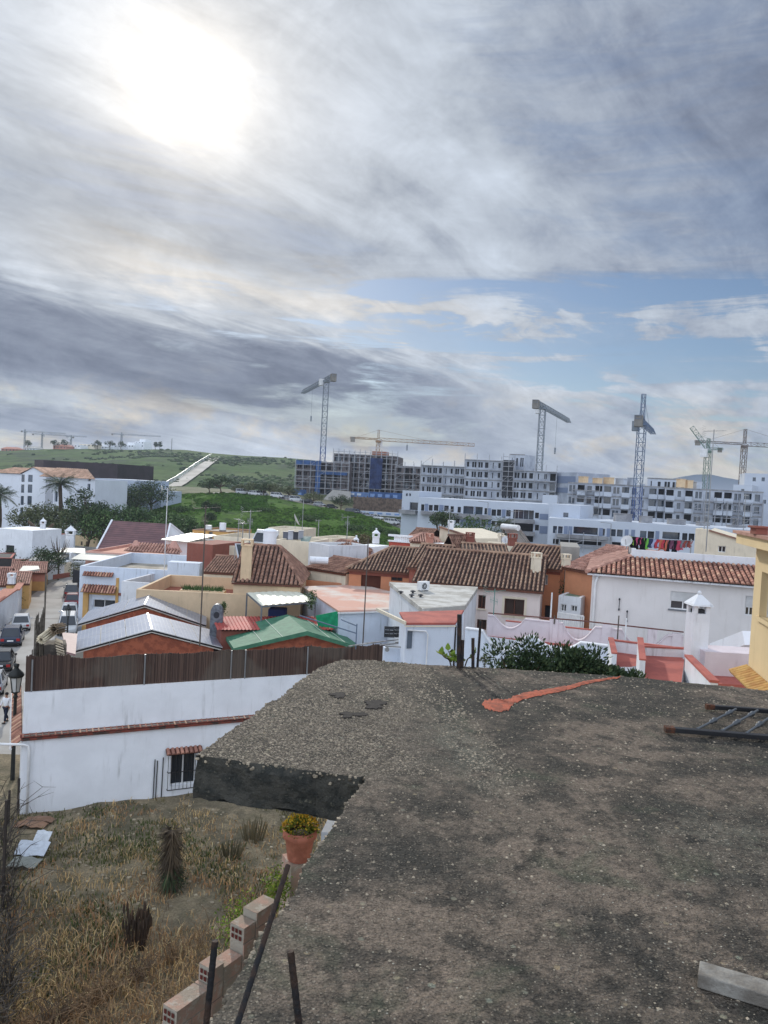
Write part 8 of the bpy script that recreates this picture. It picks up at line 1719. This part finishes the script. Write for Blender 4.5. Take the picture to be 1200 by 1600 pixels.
for i, (x, y, D, h_, r_, lb) in enumerate(((826, 1066, 13, .78, .62, 'leftmost dark leafed bush beyond the slab edge, tallest of the row'), (862, 1068, 13.3, .74, .62, 'second dark leafed bush beyond the slab edge, counted from the left'), (898, 1070, 13.1, .68, .6, 'third dark leafed bush beyond the slab edge, before the scalloped wall'), (930, 1072, 13.3, .54, .52, 'fourth and lower dark bush beyond the slab edge'), (958, 1074, 13.5, .42, .42, 'lowest dark bush of the row, ending at the red terrace'))):
    p = atd(x, y, D); p.z -= .15; t = thing('oleander_bush', lb, 'bush', p, 'dark bushes behind the slab edge'); mb = MB(); mt = MB()
    for k_ in range(9):
        a = rnd.random()*6.28; rr = r_*.9*rnd.random(); c_ = p+V((cos(a)*rr, sin(a)*rr*.6, h_*rnd.uniform(.2, .85))); mt.tube([p-V((0, 0, .6)), c_], [.03, .01], 5)
        for j in range(330):
            q = V((rnd.gauss(0, 1), rnd.gauss(0, 1), rnd.gauss(0, 1))).normalized(); c2 = c_+V((q.x*r_*.42, q.y*r_*.36, q.z*h_*.30))*rnd.uniform(.35, 1.25); u_ = (q+V((rnd.gauss(0, .5), rnd.gauss(0, .5), .5))).normalized(); s_ = u_.cross(V((rnd.gauss(0, 1), rnd.gauss(0, 1), rnd.gauss(0, 1)))).normalized(); l_ = rnd.uniform(.06, .11); mb.face([c2, c2+u_*l_*.5+s_*l_*.2, c2+u_*l_, c2+u_*l_*.5-s_*l_*.2])
    mb.build('foliage', LF['dark'], t); mt.build('stems', bark, t)
p = atd(966, 1070, 9.5)
# plants beside the canopies
bush('potted_shrub', 'green leafy shrub under the right end of the cream canopy', atd(486, 953, 47), 1.3, .55, 420, .10, 'green', 5); bush('potted_shrub', 'green leafy shrub beside the grey arched vent', atd(348, 962, 46), .95, .38, 300, .09, 'green', 6)
# ============================================================ cars on the street
G = 'cars parked in the street'; R90 = pi/2
def cz(px, py): return atz(px, py, 0.0)
blk_c, blu_c, wht_c, slv_c, red_c = (.015, .015, .018), (.02, .03, .06), (.62, .63, .64), (.34, .35, .37), (.16, .02, .03)
hd = lambda a, b_: atan2((cz(*b_)-cz(*a)).y, (cz(*b_)-cz(*a)).x)
h1 = hd((20, 1006), (40, 960)); h2 = hd((100, 985), (113, 925))
car('suv', 'darkblue', blu_c, cz(19, 1004), h1, 'dark blue black estate car with a plate at the left kerb, behind the white one', G)
car('hatch', 'white', wht_c, cz(33, 981), h1+.05, 'white car parked at the left kerb in front of the dark blue one', G)
car('saloon', 'black', blk_c, cz(3, 1042), h1, 'black car cut by the left picture edge near the street lamp', G)
car('hatch', 'silver', slv_c, cz(-12, 1078), h1, 'grey car only just showing at the left picture edge', G)
car('van', 'offwhite', (.56, .57, .58), cz(106, 988), h2+pi, 'white van parked at the right kerb nearest the solar roofs', G)
car('suv', 'white', wht_c, cz(108, 968), h2+pi, 'white car between the white van and the red car', G)
car('hatch', 'red', red_c, cz(113, 945), h2, 'dark red car parked at the right kerb by the ochre pillars', G)
car('suv', 'grey', (.08, .085, .09), cz(112, 931), h2, 'dark car with a pale roof, farthest in the right kerb row', G)
G2 = 'cars in the car park beyond the street'
for i, (x, y, c_, n_, k_, lb) in enumerate(((99, 873, wht_c, 'white', 'suv', 'leftmost white car in the far car park'), (107, 871, wht_c, 'white', 'hatch', 'second white car in the far car park'), (115, 872, slv_c, 'silver', 'van', 'silver van in the far car park'), (123, 870, wht_c, 'white', 'suv', 'white car nearest the pink building in the far car park'), (101, 880, wht_c, 'white', 'hatch', 'front left white car of the far car park'), (112, 881, slv_c, 'silver', 'hatch', 'front middle silver car of the far car park'), (122, 883, wht_c, 'white', 'saloon', 'front right white car beside the black gate'))):
    car(k_, n_, c_, atz(x, y, .01), .3+(i % 3)*.25, lb, G2)
# cars along the crest of the mound
G3 = 'cars parked along the hill road'
cs = [(378, 'white', 'van'), (386, 'silver', 'hatch'), (398, 'white', 'suv'), (409, 'white', 'van'), (433, 'white', 'van'), (447, 'silver', 'hatch'), (462, 'white', 'van'), (482, 'black', 'suv'), (499, 'silver', 'hatch'), (518, 'black', 'hatch'), (549, 'grey', 'suv'), (556, 'darkblue', 'suv'), (573, 'silver', 'hatch'), (588, 'white', 'suv'), (612, 'white', 'van'), (622, 'silver', 'van'), (641, 'cobalt', 'suv'), (646, 'cobalt', 'hatch')]
colr = {'white': wht_c, 'silver': slv_c, 'black': blk_c, 'grey': (.08, .085, .09), 'darkblue': blu_c, 'cobalt': (.02, .08, .32)}
for i, (x, n_, k_) in enumerate(cs):
    p = behind(x, 2.6+(i % 2)*2.6, .1); q = behind(x+6, 2.6+(i % 2)*2.6); hh = atan2((q-p).y, (q-p).x)+(.9 if i % 3 == 0 else .2)
    names = dict(van='van', suv='estate car', hatch='small car', saloon='saloon'); lb = f"{ {'grey': 'dark grey', 'darkblue': 'dark blue'}.get(n_, n_)} {names[k_]} on the hill road, " + ['at its far left end', 'right beside the leftmost van', 'third from the left end', 'fourth from the left end', 'below the three left trees', 'between two white vans', 'left of the blue hoarding', 'just right of the blue hoarding', 'between two black cars', 'under the pair of roadside trees', 'left of the timber fence', 'below the timber fence', 'in the middle of the descending row', 'right of the middle of the descending row', 'fourth from the right end', 'third from the right end', 'second from the right end', 'lowest at the right end'][i]
    car(k_, n_, colr[n_], p, hh, lb, G3)
# ============================================================ person in the street
def person(p, h_, heading):
    t = thing('person', 'person in a white shirt and dark trousers walking down the street', 'person', p); u = V((cos(heading), sin(heading), 0)); s = V((-sin(heading), cos(heading), 0))
    def body(J, E, name, mt_, sub=1, par=None):
        me = bpy.data.meshes.new(name); me.from_pydata([tuple((u*a+s*b_)*1.0+V((0, 0, c_))) for (a, b_, c_, r_) in J], E, []); o = bpy.data.objects.new(name, me); COL.objects.link(o); o.parent = par or t; me.materials.append(mt_)
        sk = o.modifiers.new('skin', 'SKIN'); 
        for v_, (a, b_, c_, r_) in zip(me.skin_vertices[0].data, J): v_.radius = (r_, r_*.85)
        me.skin_vertices[0].data[0].use_root = True; ss_ = o.modifiers.new('sub', 'SUBSURF'); ss_.levels = ss_.render_levels = sub; WL[o.name] = V(p); return o
    skin_ = mat('skin', srgb(150, 108, 84), bump=0); 
    J = [(0, 0, .95, .13), (0, 0, 1.15, .13), (.0, 0, 1.38, .15), (0, 0, 1.50, .06), (.01, 0, 1.57, .06), (.01, 0, 1.66, .10), (.0, 0, 1.74, .07),
         (0, .19, 1.42, .06), (-.05, .25, 1.16, .045), (.05, .27, .93, .035), (.08, .27, .82, .035), (0, -.19, 1.42, .06), (.08, -.25, 1.17, .045), (.2, -.25, .96, .035), (.24, -.25, .86, .035),
         (0, .10, .90, .09), (.14, .11, .52, .065), (.20, .11, .10, .045), (.30, .11, .04, .04), (0, -.10, .90, .09), (-.06, -.11, .50, .065), (-.26, -.11, .14, .045), (-.18, -.11, .05, .04)]
    E = [(0, 1), (1, 2), (2, 3), (3, 4), (4, 5), (5, 6), (2, 7), (7, 8), (8, 9), (9, 10), (2, 11), (11, 12), (12, 13), (13, 14), (0, 15), (15, 16), (16, 17), (17, 18), (0, 19), (19, 20), (20, 21), (21, 22)]
    body(J, E, 'body', skin_, 2)
    J2 = [(0, 0, .90, .165), (0, 0, 1.15, .165), (0, 0, 1.36, .18), (0, 0, 1.47, .09), (0, .20, 1.42, .085), (-.05, .26, 1.16, .066), (.04, .275, .97, .055), (0, -.20, 1.42, .085), (.08, -.26, 1.17, .066), (.18, -.26, .99, .055)]
    body(J2, [(0, 1), (1, 2), (2, 3), (2, 4), (4, 5), (5, 6), (2, 7), (7, 8), (8, 9)], 'shirt', mat('shirt_white', srgb(222, 222, 224), bump=0), 2)
    J3 = [(0, 0, .93, .145), (0, .10, .86, .11), (.14, .11, .52, .085), (.20, .11, .12, .065), (0, -.10, .86, .11), (-.06, -.11, .50, .085), (-.26, -.11, .16, .065)]
    body(J3, [(0, 1), (1, 2), (2, 3), (0, 4), (4, 5), (5, 6)], 'trousers', mat('trousers_dark', srgb(34, 40, 56), bump=0), 2)
    mb = MB(); mb.blob(p+u*-.01+V((0, 0, 1.70)), .105, .10, .10, .03, 12, 8); mb.build('hair', mat('hair_dark', srgb(32, 28, 26), bump=0), t)
    for (a, b_, z) in ((.27, .11, .05), (-.17, -.11, .05)): mb = MB(); mb.blob(p+u*a+s*b_+V((0, 0, z)), .13, .06, .05, .02, 10, 6); mb.build('shoe', mat('shoe', srgb(60, 56, 52), bump=0), t)
    t.rotation_euler = (0, 0, 0); return t
person(atz(9, 1129, .005), 1.75, -1.9)
# ============================================================ street lamps
def lantern(label, px, base_z, D, ytop, s=1.0, armless=True):
    p = atd(px, 900, D); top = p.copy(); top.z = CAMZ+(D/ray(px, ytop).y)*ray(px, ytop).z; p.z = base_z; p.x = top.x = atd(px, ytop, D).x; t = thing('street_lamp', label, 'street lamp', p, 'old style street lanterns'); H = top.z-p.z; lh = 1.05*s; z0 = top.z-lh
    mb = MB(); mb.lathe(V((p.x, p.y, 0)), [(.14*s, p.z), (.14*s, p.z+.5), (.08*s, p.z+.7), (.055*s, z0-.3), (.09*s, z0-.2), (.05*s, z0-.1), (.11*s, z0)], 10); mb.build('pole', mat('lamp_iron', srgb(40, 42, 40), rough=.5, bump=0), t)
    mb = MB()
    for k_ in range(6):
        a = pi*k_/3; mb.beam((p.x+cos(a)*.13*s, p.y+sin(a)*.13*s, z0+.01), (p.x+cos(a)*.21*s, p.y+sin(a)*.21*s, z0+.55*s), .022*s)
    mb.lathe(V((p.x, p.y, z0)), [(.15*s, 0), (.15*s, .03)], 12); mb.build('lantern_frame', MATS['lamp_iron'], t)
    mb = MB(); mb.lathe(V((p.x, p.y, z0)), [(.12*s, .035), (.20*s, .54*s)], 6); g_ = mat('lamp_pane', srgb(196, 198, 196), rough=.2, bump=0); mb.build('lamp_glass', g_, t)
    mb = MB(); mb.lathe(V((p.x, p.y, z0)), [(.24*s, .551*s), (.27*s, .6*s), (.25*s, .68*s), (.16*s, .78*s), (.09*s, .84*s), (.07*s, .9*s), (.09*s, .94*s), (.10*s, 1.0*s), (.03*s, 1.05*s)], 14); mb.build('lamp_hood', MATS['lamp_iron'], t, smooth=True)
lantern('old style street lantern with a dark domed hood beside the white lot house', 26, 0, 34, 1036, 1.25)
lantern('slim black street lamp among the cars parked at the right kerb', 107, 0, 66, 944, 1.0)
for i, (x, y0, y1, D, lb) in enumerate(((640, 840, 795, 178, 'thin street light pole in front of the white block left end'), (758, 870, 785, 160, 'street light pole before the long white block, left of centre'), (953, 850, 818, 148, 'short street light on the nearest white block'), (868, 836, 774, 190, 'thin lamp pole in front of the blank grey corner'))):
    p = atd(x, y0, D); q = atd(x, y1, D); q.x = p.x; q.y = p.y; t = thing('light_pole', lb, 'street light', p, 'street light poles'); mb = MB(); mb.tube([p, q], [.12, .07], 6); mb.build('pole', galv, t); mb = MB(); mb.beam(q, q+V((-1.5, -.1, .15)), .1); mb.beam(q+V((-1.4, -.1, .15)), q+V((-2.1, -.1, .12)), .28, .12); mb.build('arm', galv, t)
# ============================================================ aerials
aer('tallest dark rusty aerial pole rising in front of the beige house', 312, 1010, 790, 40.5, kind='two', r=.035, m=polem, size=1.1)
aer('very tall thin bare pole in front of the pinkish flat roof', 567, 1006, 842, 36.5, kind='bare', r=.03, m=polem)
aer('grey aerial with a pinkish reflector on the cream terrace', 388, 880, 797, 66, kind='two', r=.045, size=1.3)
aer('pale bushy aerial just left of the one with the pinkish reflector', 377, 878, 815, 68, kind='two', r=.035, size=1.2, ang=1.6)
aer('slim aerial between the two terrace aerials', 371, 860, 810, 74, kind='yagi', r=.035, ang=2.4)
aer('aerial with a small comb antenna in front of the brown shrub', 541, 860, 806, 72, kind='two', r=.04, size=.9)
aer('short bare lamp like aerial at the foot of the mound', 497, 838, 812, 78, kind='yagi', r=.04, size=.4)
aer('tall bare pole standing on the right end of the cream roofs', 471, 850, 780, 72, kind='bare', r=.03)
aer('white knobbed pole in the garden left of the mound', 256, 905, 762, 70, kind='yagi', r=.035, size=.9, m=whitefr)
aer('tall yagi aerial rising above the right side cranes', 1103, 862, 671, 60, kind='yagi', r=.035, size=1.3, ang=.1)
aer('slim aerial just left of the tallest yagi, ending in a ring', 1098, 860, 740, 62, kind='yagi', r=.03, size=.7, ang=.6)
aer('aerial with a green box antenna before the largest brown roof', 771, 962, 920, 38, kind='two', r=.022, size=.8, m=mat('aerial_green', srgb(96, 140, 130), bump=0), ang=.3)
aer('aerial standing among the far flat roofs above the long white block', 802, 850, 797, 66, kind='yagi', r=.03, size=1.0)
aer('slim pole aerial left of the long white block corner', 700, 850, 795, 70, kind='yagi', r=.03, size=.8, ang=1.0)
aer('rusty aerial over the farthest right long block', 1160, 850, 772, 70, kind='yagi', r=.03, size=.8, ang=1.0)
aer('mast standing alone on the ridge of the far green hill', 268, 703, 685, 700, kind='bare', r=.35)
aer('white painted pole in front of the arched door of the orange house', 860, 970, 926, 37.5, kind='bare', r=.035, m=whitefr)
for i, (x, y0, y1, D) in enumerate(((964, 1010, 962, 36), (976, 1010, 966, 36), (866, 975, 962, 37))): aer(['left thin post on the pale pink wall', 'right thin post on the pale pink wall', 'thin post at the left pillar of the pale pink wall'][i], x, y0, y1, D, kind='bare', r=.03, m=[polem, whitefr, polem][i], group='thin posts on the pink wall', name='thin_post')
dish('white dish aerial seen edge on at the rear of the cream roofs', atd(461, 826, 88), .75, .2)
# ============================================================ trees
palm('big date palm in front of the white apartments', atz(92, 838, 0.0), 11.6, 4.4, 3, 'date palms'); 
palm('date palm cut by the left picture edge', atz(-2, 838, 0.0), 8.8, 4.2, 5, 'date palms'); palm('small distant palm beside the cars in the square', atz(115, 842, 0), 5, 2.2, 6, 'date palms')
GT = 'trees at the foot of the mound'
for i, (x, yb, h_, r_, D, m_, lb) in enumerate(((52, 838, 7.5, 5.0, 160, 'olive', 'yellowish round tree before the apartments, leftmost of the low trees'), (72, 840, 8, 5.5, 158, 'olive', 'broad yellow green tree under the date palm'), (100, 845, 7, 4.6, 155, 'olive', 'yellow green tree left of the drooping dark tree'), (128, 838, 12.5, 4.6, 165, 'dark', 'tall dark drooping tree beside the apartments'), (136, 850, 8.5, 6, 146, 'dark', 'dark spreading tree above the beige compound wall'), (160, 850, 7.5, 5, 144, 'green', 'dark rounded tree left of the mauve roof'),
        (168, 812, 6.5, 6, 190, 'dark', 'dark wood tree right of the pale panel building, left one'), (190, 806, 8, 6.5, 195, 'dark', 'second dark tree of the wood behind the mauve roof'), (212, 800, 8.5, 7, 200, 'dark', 'third dark tree of the wood, above the mauve roof ridge'), (236, 795, 8.5, 6, 205, 'dark', 'dark tree at the right end of the wood'), (152, 825, 6.5, 5, 175, 'dark', 'dark tree in front of the pale panel building'), (185, 822, 5.5, 5, 178, 'green', 'mid green tree in front of the dark wood'), (215, 822, 5, 5, 176, 'green', 'green tree between the wood and the mauve roof'), (262, 845, 6, 6, 150, 'green', 'rounded green tree behind the white gable end'), (285, 838, 5, 5, 158, 'green', 'rounded green tree above the ochre roof house'), (302, 850, 4, 4, 140, 'dark', 'small dark tree behind the ochre roof house'))):
    p = atd(x, yb, D); p.z = max(0, min(p.z, 6)) if i < 6 else p.z
    tree('broadleaf_tree', lb, p-V((0, 0, .6)), h_, r_, 12, 1900, .42, m_, .22, group=GT, seed=50+i)
GC = 'trees along the hill road'
for i, (x, yb, h_, r_, m_, lb) in enumerate(((328, 773, 5.5, 3.6, 'dark', 'left umbrella pine on the crest of the mound'), (346, 773, 6.0, 4.4, 'dark', 'right broad umbrella pine on the crest of the mound'), (375, 778, 3.5, 3.0, 'olive', 'small olive tree right of the crest pines'), (393, 780, 4.5, 3.4, 'olive', 'olive toned tree beside the white vans on the hill road'), (412, 783, 4.8, 3.6, 'dark', 'darker round tree in the middle of the crest row'), (427, 786, 4.8, 3.4, 'olive', 'last tree of the crest row before the blue hoarding'), (452, 788, 5.0, 2.8, 'olive', 'thin tree directly before the blue hoarding'), (490, 795, 4.5, 3.4, 'olive', 'roadside tree below the covered ramp, left one'), (533, 800, 5.2, 3.6, 'dark', 'dark roadside tree beside the timber fence, right one'), (640, 833, 7.5, 3.0, 'olive', 'tree standing before the white left end block'))):
    p = behind(x, 4.6 if i > 1 else -3, 0); q = tree('roadside_tree', lb, p-V((0, 0, .3)), h_, r_, 9, 1100, .34, m_, .38, group=GC, seed=90+i, flat=.8 if i > 1 else .6)
GB = 'shrubs on the mound'
rnd = random.Random(66)
for i, (x, y, h_, r_, m_, lb) in enumerate(((322, 795, 3.4, 2.2, 'dark', 'dark round shrub on the left slope of the mound'), (338, 800, 3.6, 2.6, 'dark', 'larger dark shrub right below the crest pines'), (330, 812, 3.2, 2.4, 'dark', 'dark shrub low on the left slope below the pines'), (262, 812, 3.0, 5.0, 'green', 'wide green shrub mass at the left foot of the mound'), (282, 800, 2.6, 4.0, 'green', 'green shrub above the wide one on the mound'), (415, 800, 2.0, 4.0, 'green', 'low green thicket in the middle of the mound'), (480, 812, 2.0, 5, 'green', 'low green thicket right of the mound centre'), (555, 828, 2.4, 5, 'green', 'dense green thicket above the brown shrub'), (590, 832, 2.6, 5, 'green', 'dense green thicket at the right of the mound'), (615, 838, 2.4, 4, 'green', 'green thicket at the right tip of the mound'), (445, 820, 1.8, 5, 'green', 'low thicket at the foot of the mound centre'))):
    # find t on the mound for this image row
    best = min(range(60), key=lambda k_: abs(pix(mound_pt(x, k_/59))[1]-y)); p = mound_pt(x, best/59)
    bush('mound_shrub', lb, p-V((0, 0, .3)), h_*.8, r_*.8, 1200, .32, m_, 200+i, GB)
tree('tamarisk', 'big brown bushy tamarisk right of centre at the foot of the mound', atd(563, 862, 92)-V((0, 0, 2.8)), 5.4, 2.9, 14, 5200, .17, 'brown', .18, cat='tree', seed=5)
tree('tamarisk', 'smaller brownish shrub tree beside the big tamarisk, to its left', atd(545, 864, 96)-V((0, 0, 2.5)), 4.4, 2.2, 10, 2600, .17, 'olive', .18, cat='tree', seed=6)
tree('broadleaf_tree', 'dark green tree in front of the white block, above the cream gable house', atd(688, 838, 140)-V((0, 0, 1)), 6.2, 3.2, 10, 1800, .3, 'dark', .2, seed=301, group=GT); tree('broadleaf_tree', 'wide green tree right of the cream gable house', atd(735, 842, 125)-V((0, 0, 1)), 4.8, 3.8, 10, 2000, .28, 'green', .2, seed=302, group=GT); tree('broadleaf_tree', 'low dark tree before the lower balconies of the white block', atd(778, 846, 122)-V((0, 0, 1)), 3.0, 3.0, 8, 1200, .28, 'dark', .2, seed=303, group=GT); palm('small spiky palm above the roof of the white stepped wall', atd(786, 850, 100), 2.6, 1.8, 8, 'date palms')
tree('broadleaf_tree', 'dark green round tree at the street bend behind the end wall', atz(73, 908, 0), 4.6, 2.6, 10, 1500, .22, 'dark', .22, seed=305, group=GT); tree('broadleaf_tree', 'smaller dark tree beside the bend tree, nearer the garage', atz(60, 900, 0), 4.2, 2.4, 9, 1300, .22, 'dark', .22, seed=306, group=GT)
bush('garden_bush', 'dark bushes in the garden behind the white chimney at the left edge', atz(26, 950, 0), 3.2, 1.5, 900, .13, 'dark', 21); bush('garden_bush', 'small dark bush before the plain white cube house', atz(16, 880, 0), 2.4, 1.7, 500, .2, 'dark', 22); bush('garden_bush', 'green and yellow bush at the corner of the ochre framed house', atz(121, 915, 0), 3.4, 1.2, 900, .16, 'olive', 24)
t = thing('tree_stump', 'heavily pruned bare grey tree in front of the white stepped house', 'tree', atz(64, 868, 0)); mb = MB(); p = atz(64, 868, 0); mb.tube([p, p+V((.1, 0, 3)), p+V((.1, 0, 4.2))], [.9, .7, .8], 8)
for a, l_ in ((2.6, 2.8), (.3, 2.0), (1.4, 1.5), (3.3, 2.0)): mb.tube([p+V((.1, 0, 3.6)), p+V((cos(a)*l_*.6, 0, 4.4+abs(sin(a)))), p+V((cos(a)*l_, 0, 5.2+sin(a)))], [.35, .3, .22], 6)
mb.build('trunk', bark, t)
t = thing('bare_tree', 'thin leafless tree standing at the end of the street', 'tree', atz(91, 906, 0)); p = atz(91, 906, 0); mb = MB(); rnd = random.Random(2); mb.tube([p, p+V((0, 0, 3))], [.12, .09], 6)
for i in range(46): a = rnd.random()*6.28; z = rnd.uniform(2, 4.6); l_ = rnd.uniform(.5, 1.5); q = p+V((0, 0, min(z, 3.2))); mb.tube([q, q+V((cos(a)*l_*.7, sin(a)*l_*.7, l_*.9)), q+V((cos(a)*l_, sin(a)*l_, l_*1.8))], [.04, .03, .015], 4)
mb.build('branches', bark, t)
mb = MB(); p = atz(65, 916, 0); mb.lathe(p, [(.5, 0), (.55, .3), (.6, 1.2), (.35, 1.3), (.3, 1.5)], 10); o = mb.build('refuse_bag', mat('black_plastic', (.02, .02, .025), rough=.4), None, origin=p); tag(o, 'black covered bin standing before the terracotta garage', 'bin')
# grass tufts and shrublets on the mound: too many to count
rnd = random.Random(12); mb = MB(); c_ = 0
while c_ < 9000:
    px = rnd.uniform(130, 700); t_ = rnd.random(); p = mound_pt(px, t_); d_ = NZ.noise(V((p.x*.06, p.y*.06, 5)))+.5*NZ.noise(V((p.x*.2, p.y*.2, 5)))
    if rnd.random() > .30+d_*1.5: continue
    s_ = rnd.uniform(.35, .9)*(1+d_); r_ = rnd.random()
    for k_ in range(3):
        a = rnd.random()*6.28; u_ = V((cos(a), sin(a), 0))*s_*.7; q = p+V((rnd.uniform(-.6, .6), rnd.uniform(-.6, .6), -.05)); mb.face([q-u_, q+u_, q+u_*.5+V((rnd.uniform(-.2, .2), rnd.uniform(-.2, .2), s_*.55)), q-u_*.7+V((0, 0, s_*.4))], r_)
    c_ += 1
tag(mb.build('mound_grass_tufts', mat('tuft_green', (.055, .12, .018), c2=(.09, .165, .028), scale=.05, tint=.45, bump=0), None), 'rough green grass tufts covering the mound', 'grass', kind='stuff')
rnd = random.Random(13); mb = MB(); c_ = 0
while c_ < 1900:
    px = rnd.uniform(-80, 520); t_ = rnd.uniform(.02, 1); p = fh_pt(px, t_); d_ = NZ.noise(V((p.x*.012, p.y*.012, 5)))+.6*NZ.noise(V((p.x*.05, p.y*.05, 5)))
    if rnd.random() > .03+d_*1.4: continue
    s_ = rnd.uniform(.6, 1.7); mb.blob(p+V((0, 0, s_*.2)), s_*1.3, s_*1.1, s_*.8, .3, 6, 4, seed=rnd.random()*9); c_ += 1
tag(mb.build('hill_scrub', mat('scrub_dark', (.035, .058, .025), c2=(.055, .085, .03), scale=.03, tint=.4, bump=0), None), 'dark scrub dotted over the far green hillside', 'scrub', kind='stuff')
for i, (x, lb) in enumerate(((85, 'dark pine on the hilltop right of the small white villa'), (100, 'dark hilltop pine beside the pink villa'), (152, 'broad dark pine above the hilltop terraces'), (172, 'low dark tree in front of the grey white terrace'), (190, 'dark clump of tree under the hilltop crane'), (243, 'spindly tree right of the white stepped hilltop block'), (250, 'small round tree right of the hilltop houses'), (43, 'small dark tree left of the white hilltop villa'))):
    p = fh_pt(x, .985); tree('hilltop_tree', lb, p, 9 if i not in (5, 6) else 8, 4.5 if i not in (5, 6) else 3, 6, 260, 1.1, 'dark', .35, group='trees on the far hilltop', seed=400+i)
mb = MB(); mb.box(-4000, 4000, -50, 9000, -1, -.05, .5)
tag(mb.build('ground', mat('ground_dust', srgb(128, 122, 110), c2=srgb(108, 104, 92), scale=.15, bump=.3, bscale=6), None), kind='structure')
hm_ = bpy.data.materials.new('haze'); hm_.use_nodes = True; nt = hm_.node_tree; nt.nodes.clear(); pv = nt.nodes.new('ShaderNodeVolumePrincipled'); pv.inputs['Color'].default_value = (.72, .82, 1, 1); pv.inputs['Density'].default_value = .00016; pv.inputs['Anisotropy'].default_value = .3
nt.links.new(pv.outputs[0], nt.nodes.new('ShaderNodeOutputMaterial').inputs['Volume'])
mb = MB(); mb.box(-4100, 4100, -60, 9100, -2, 80, .5); tag(mb.build('haze', hm_, None), 'thin pale haze in the air over the town', 'haze', kind='stuff')
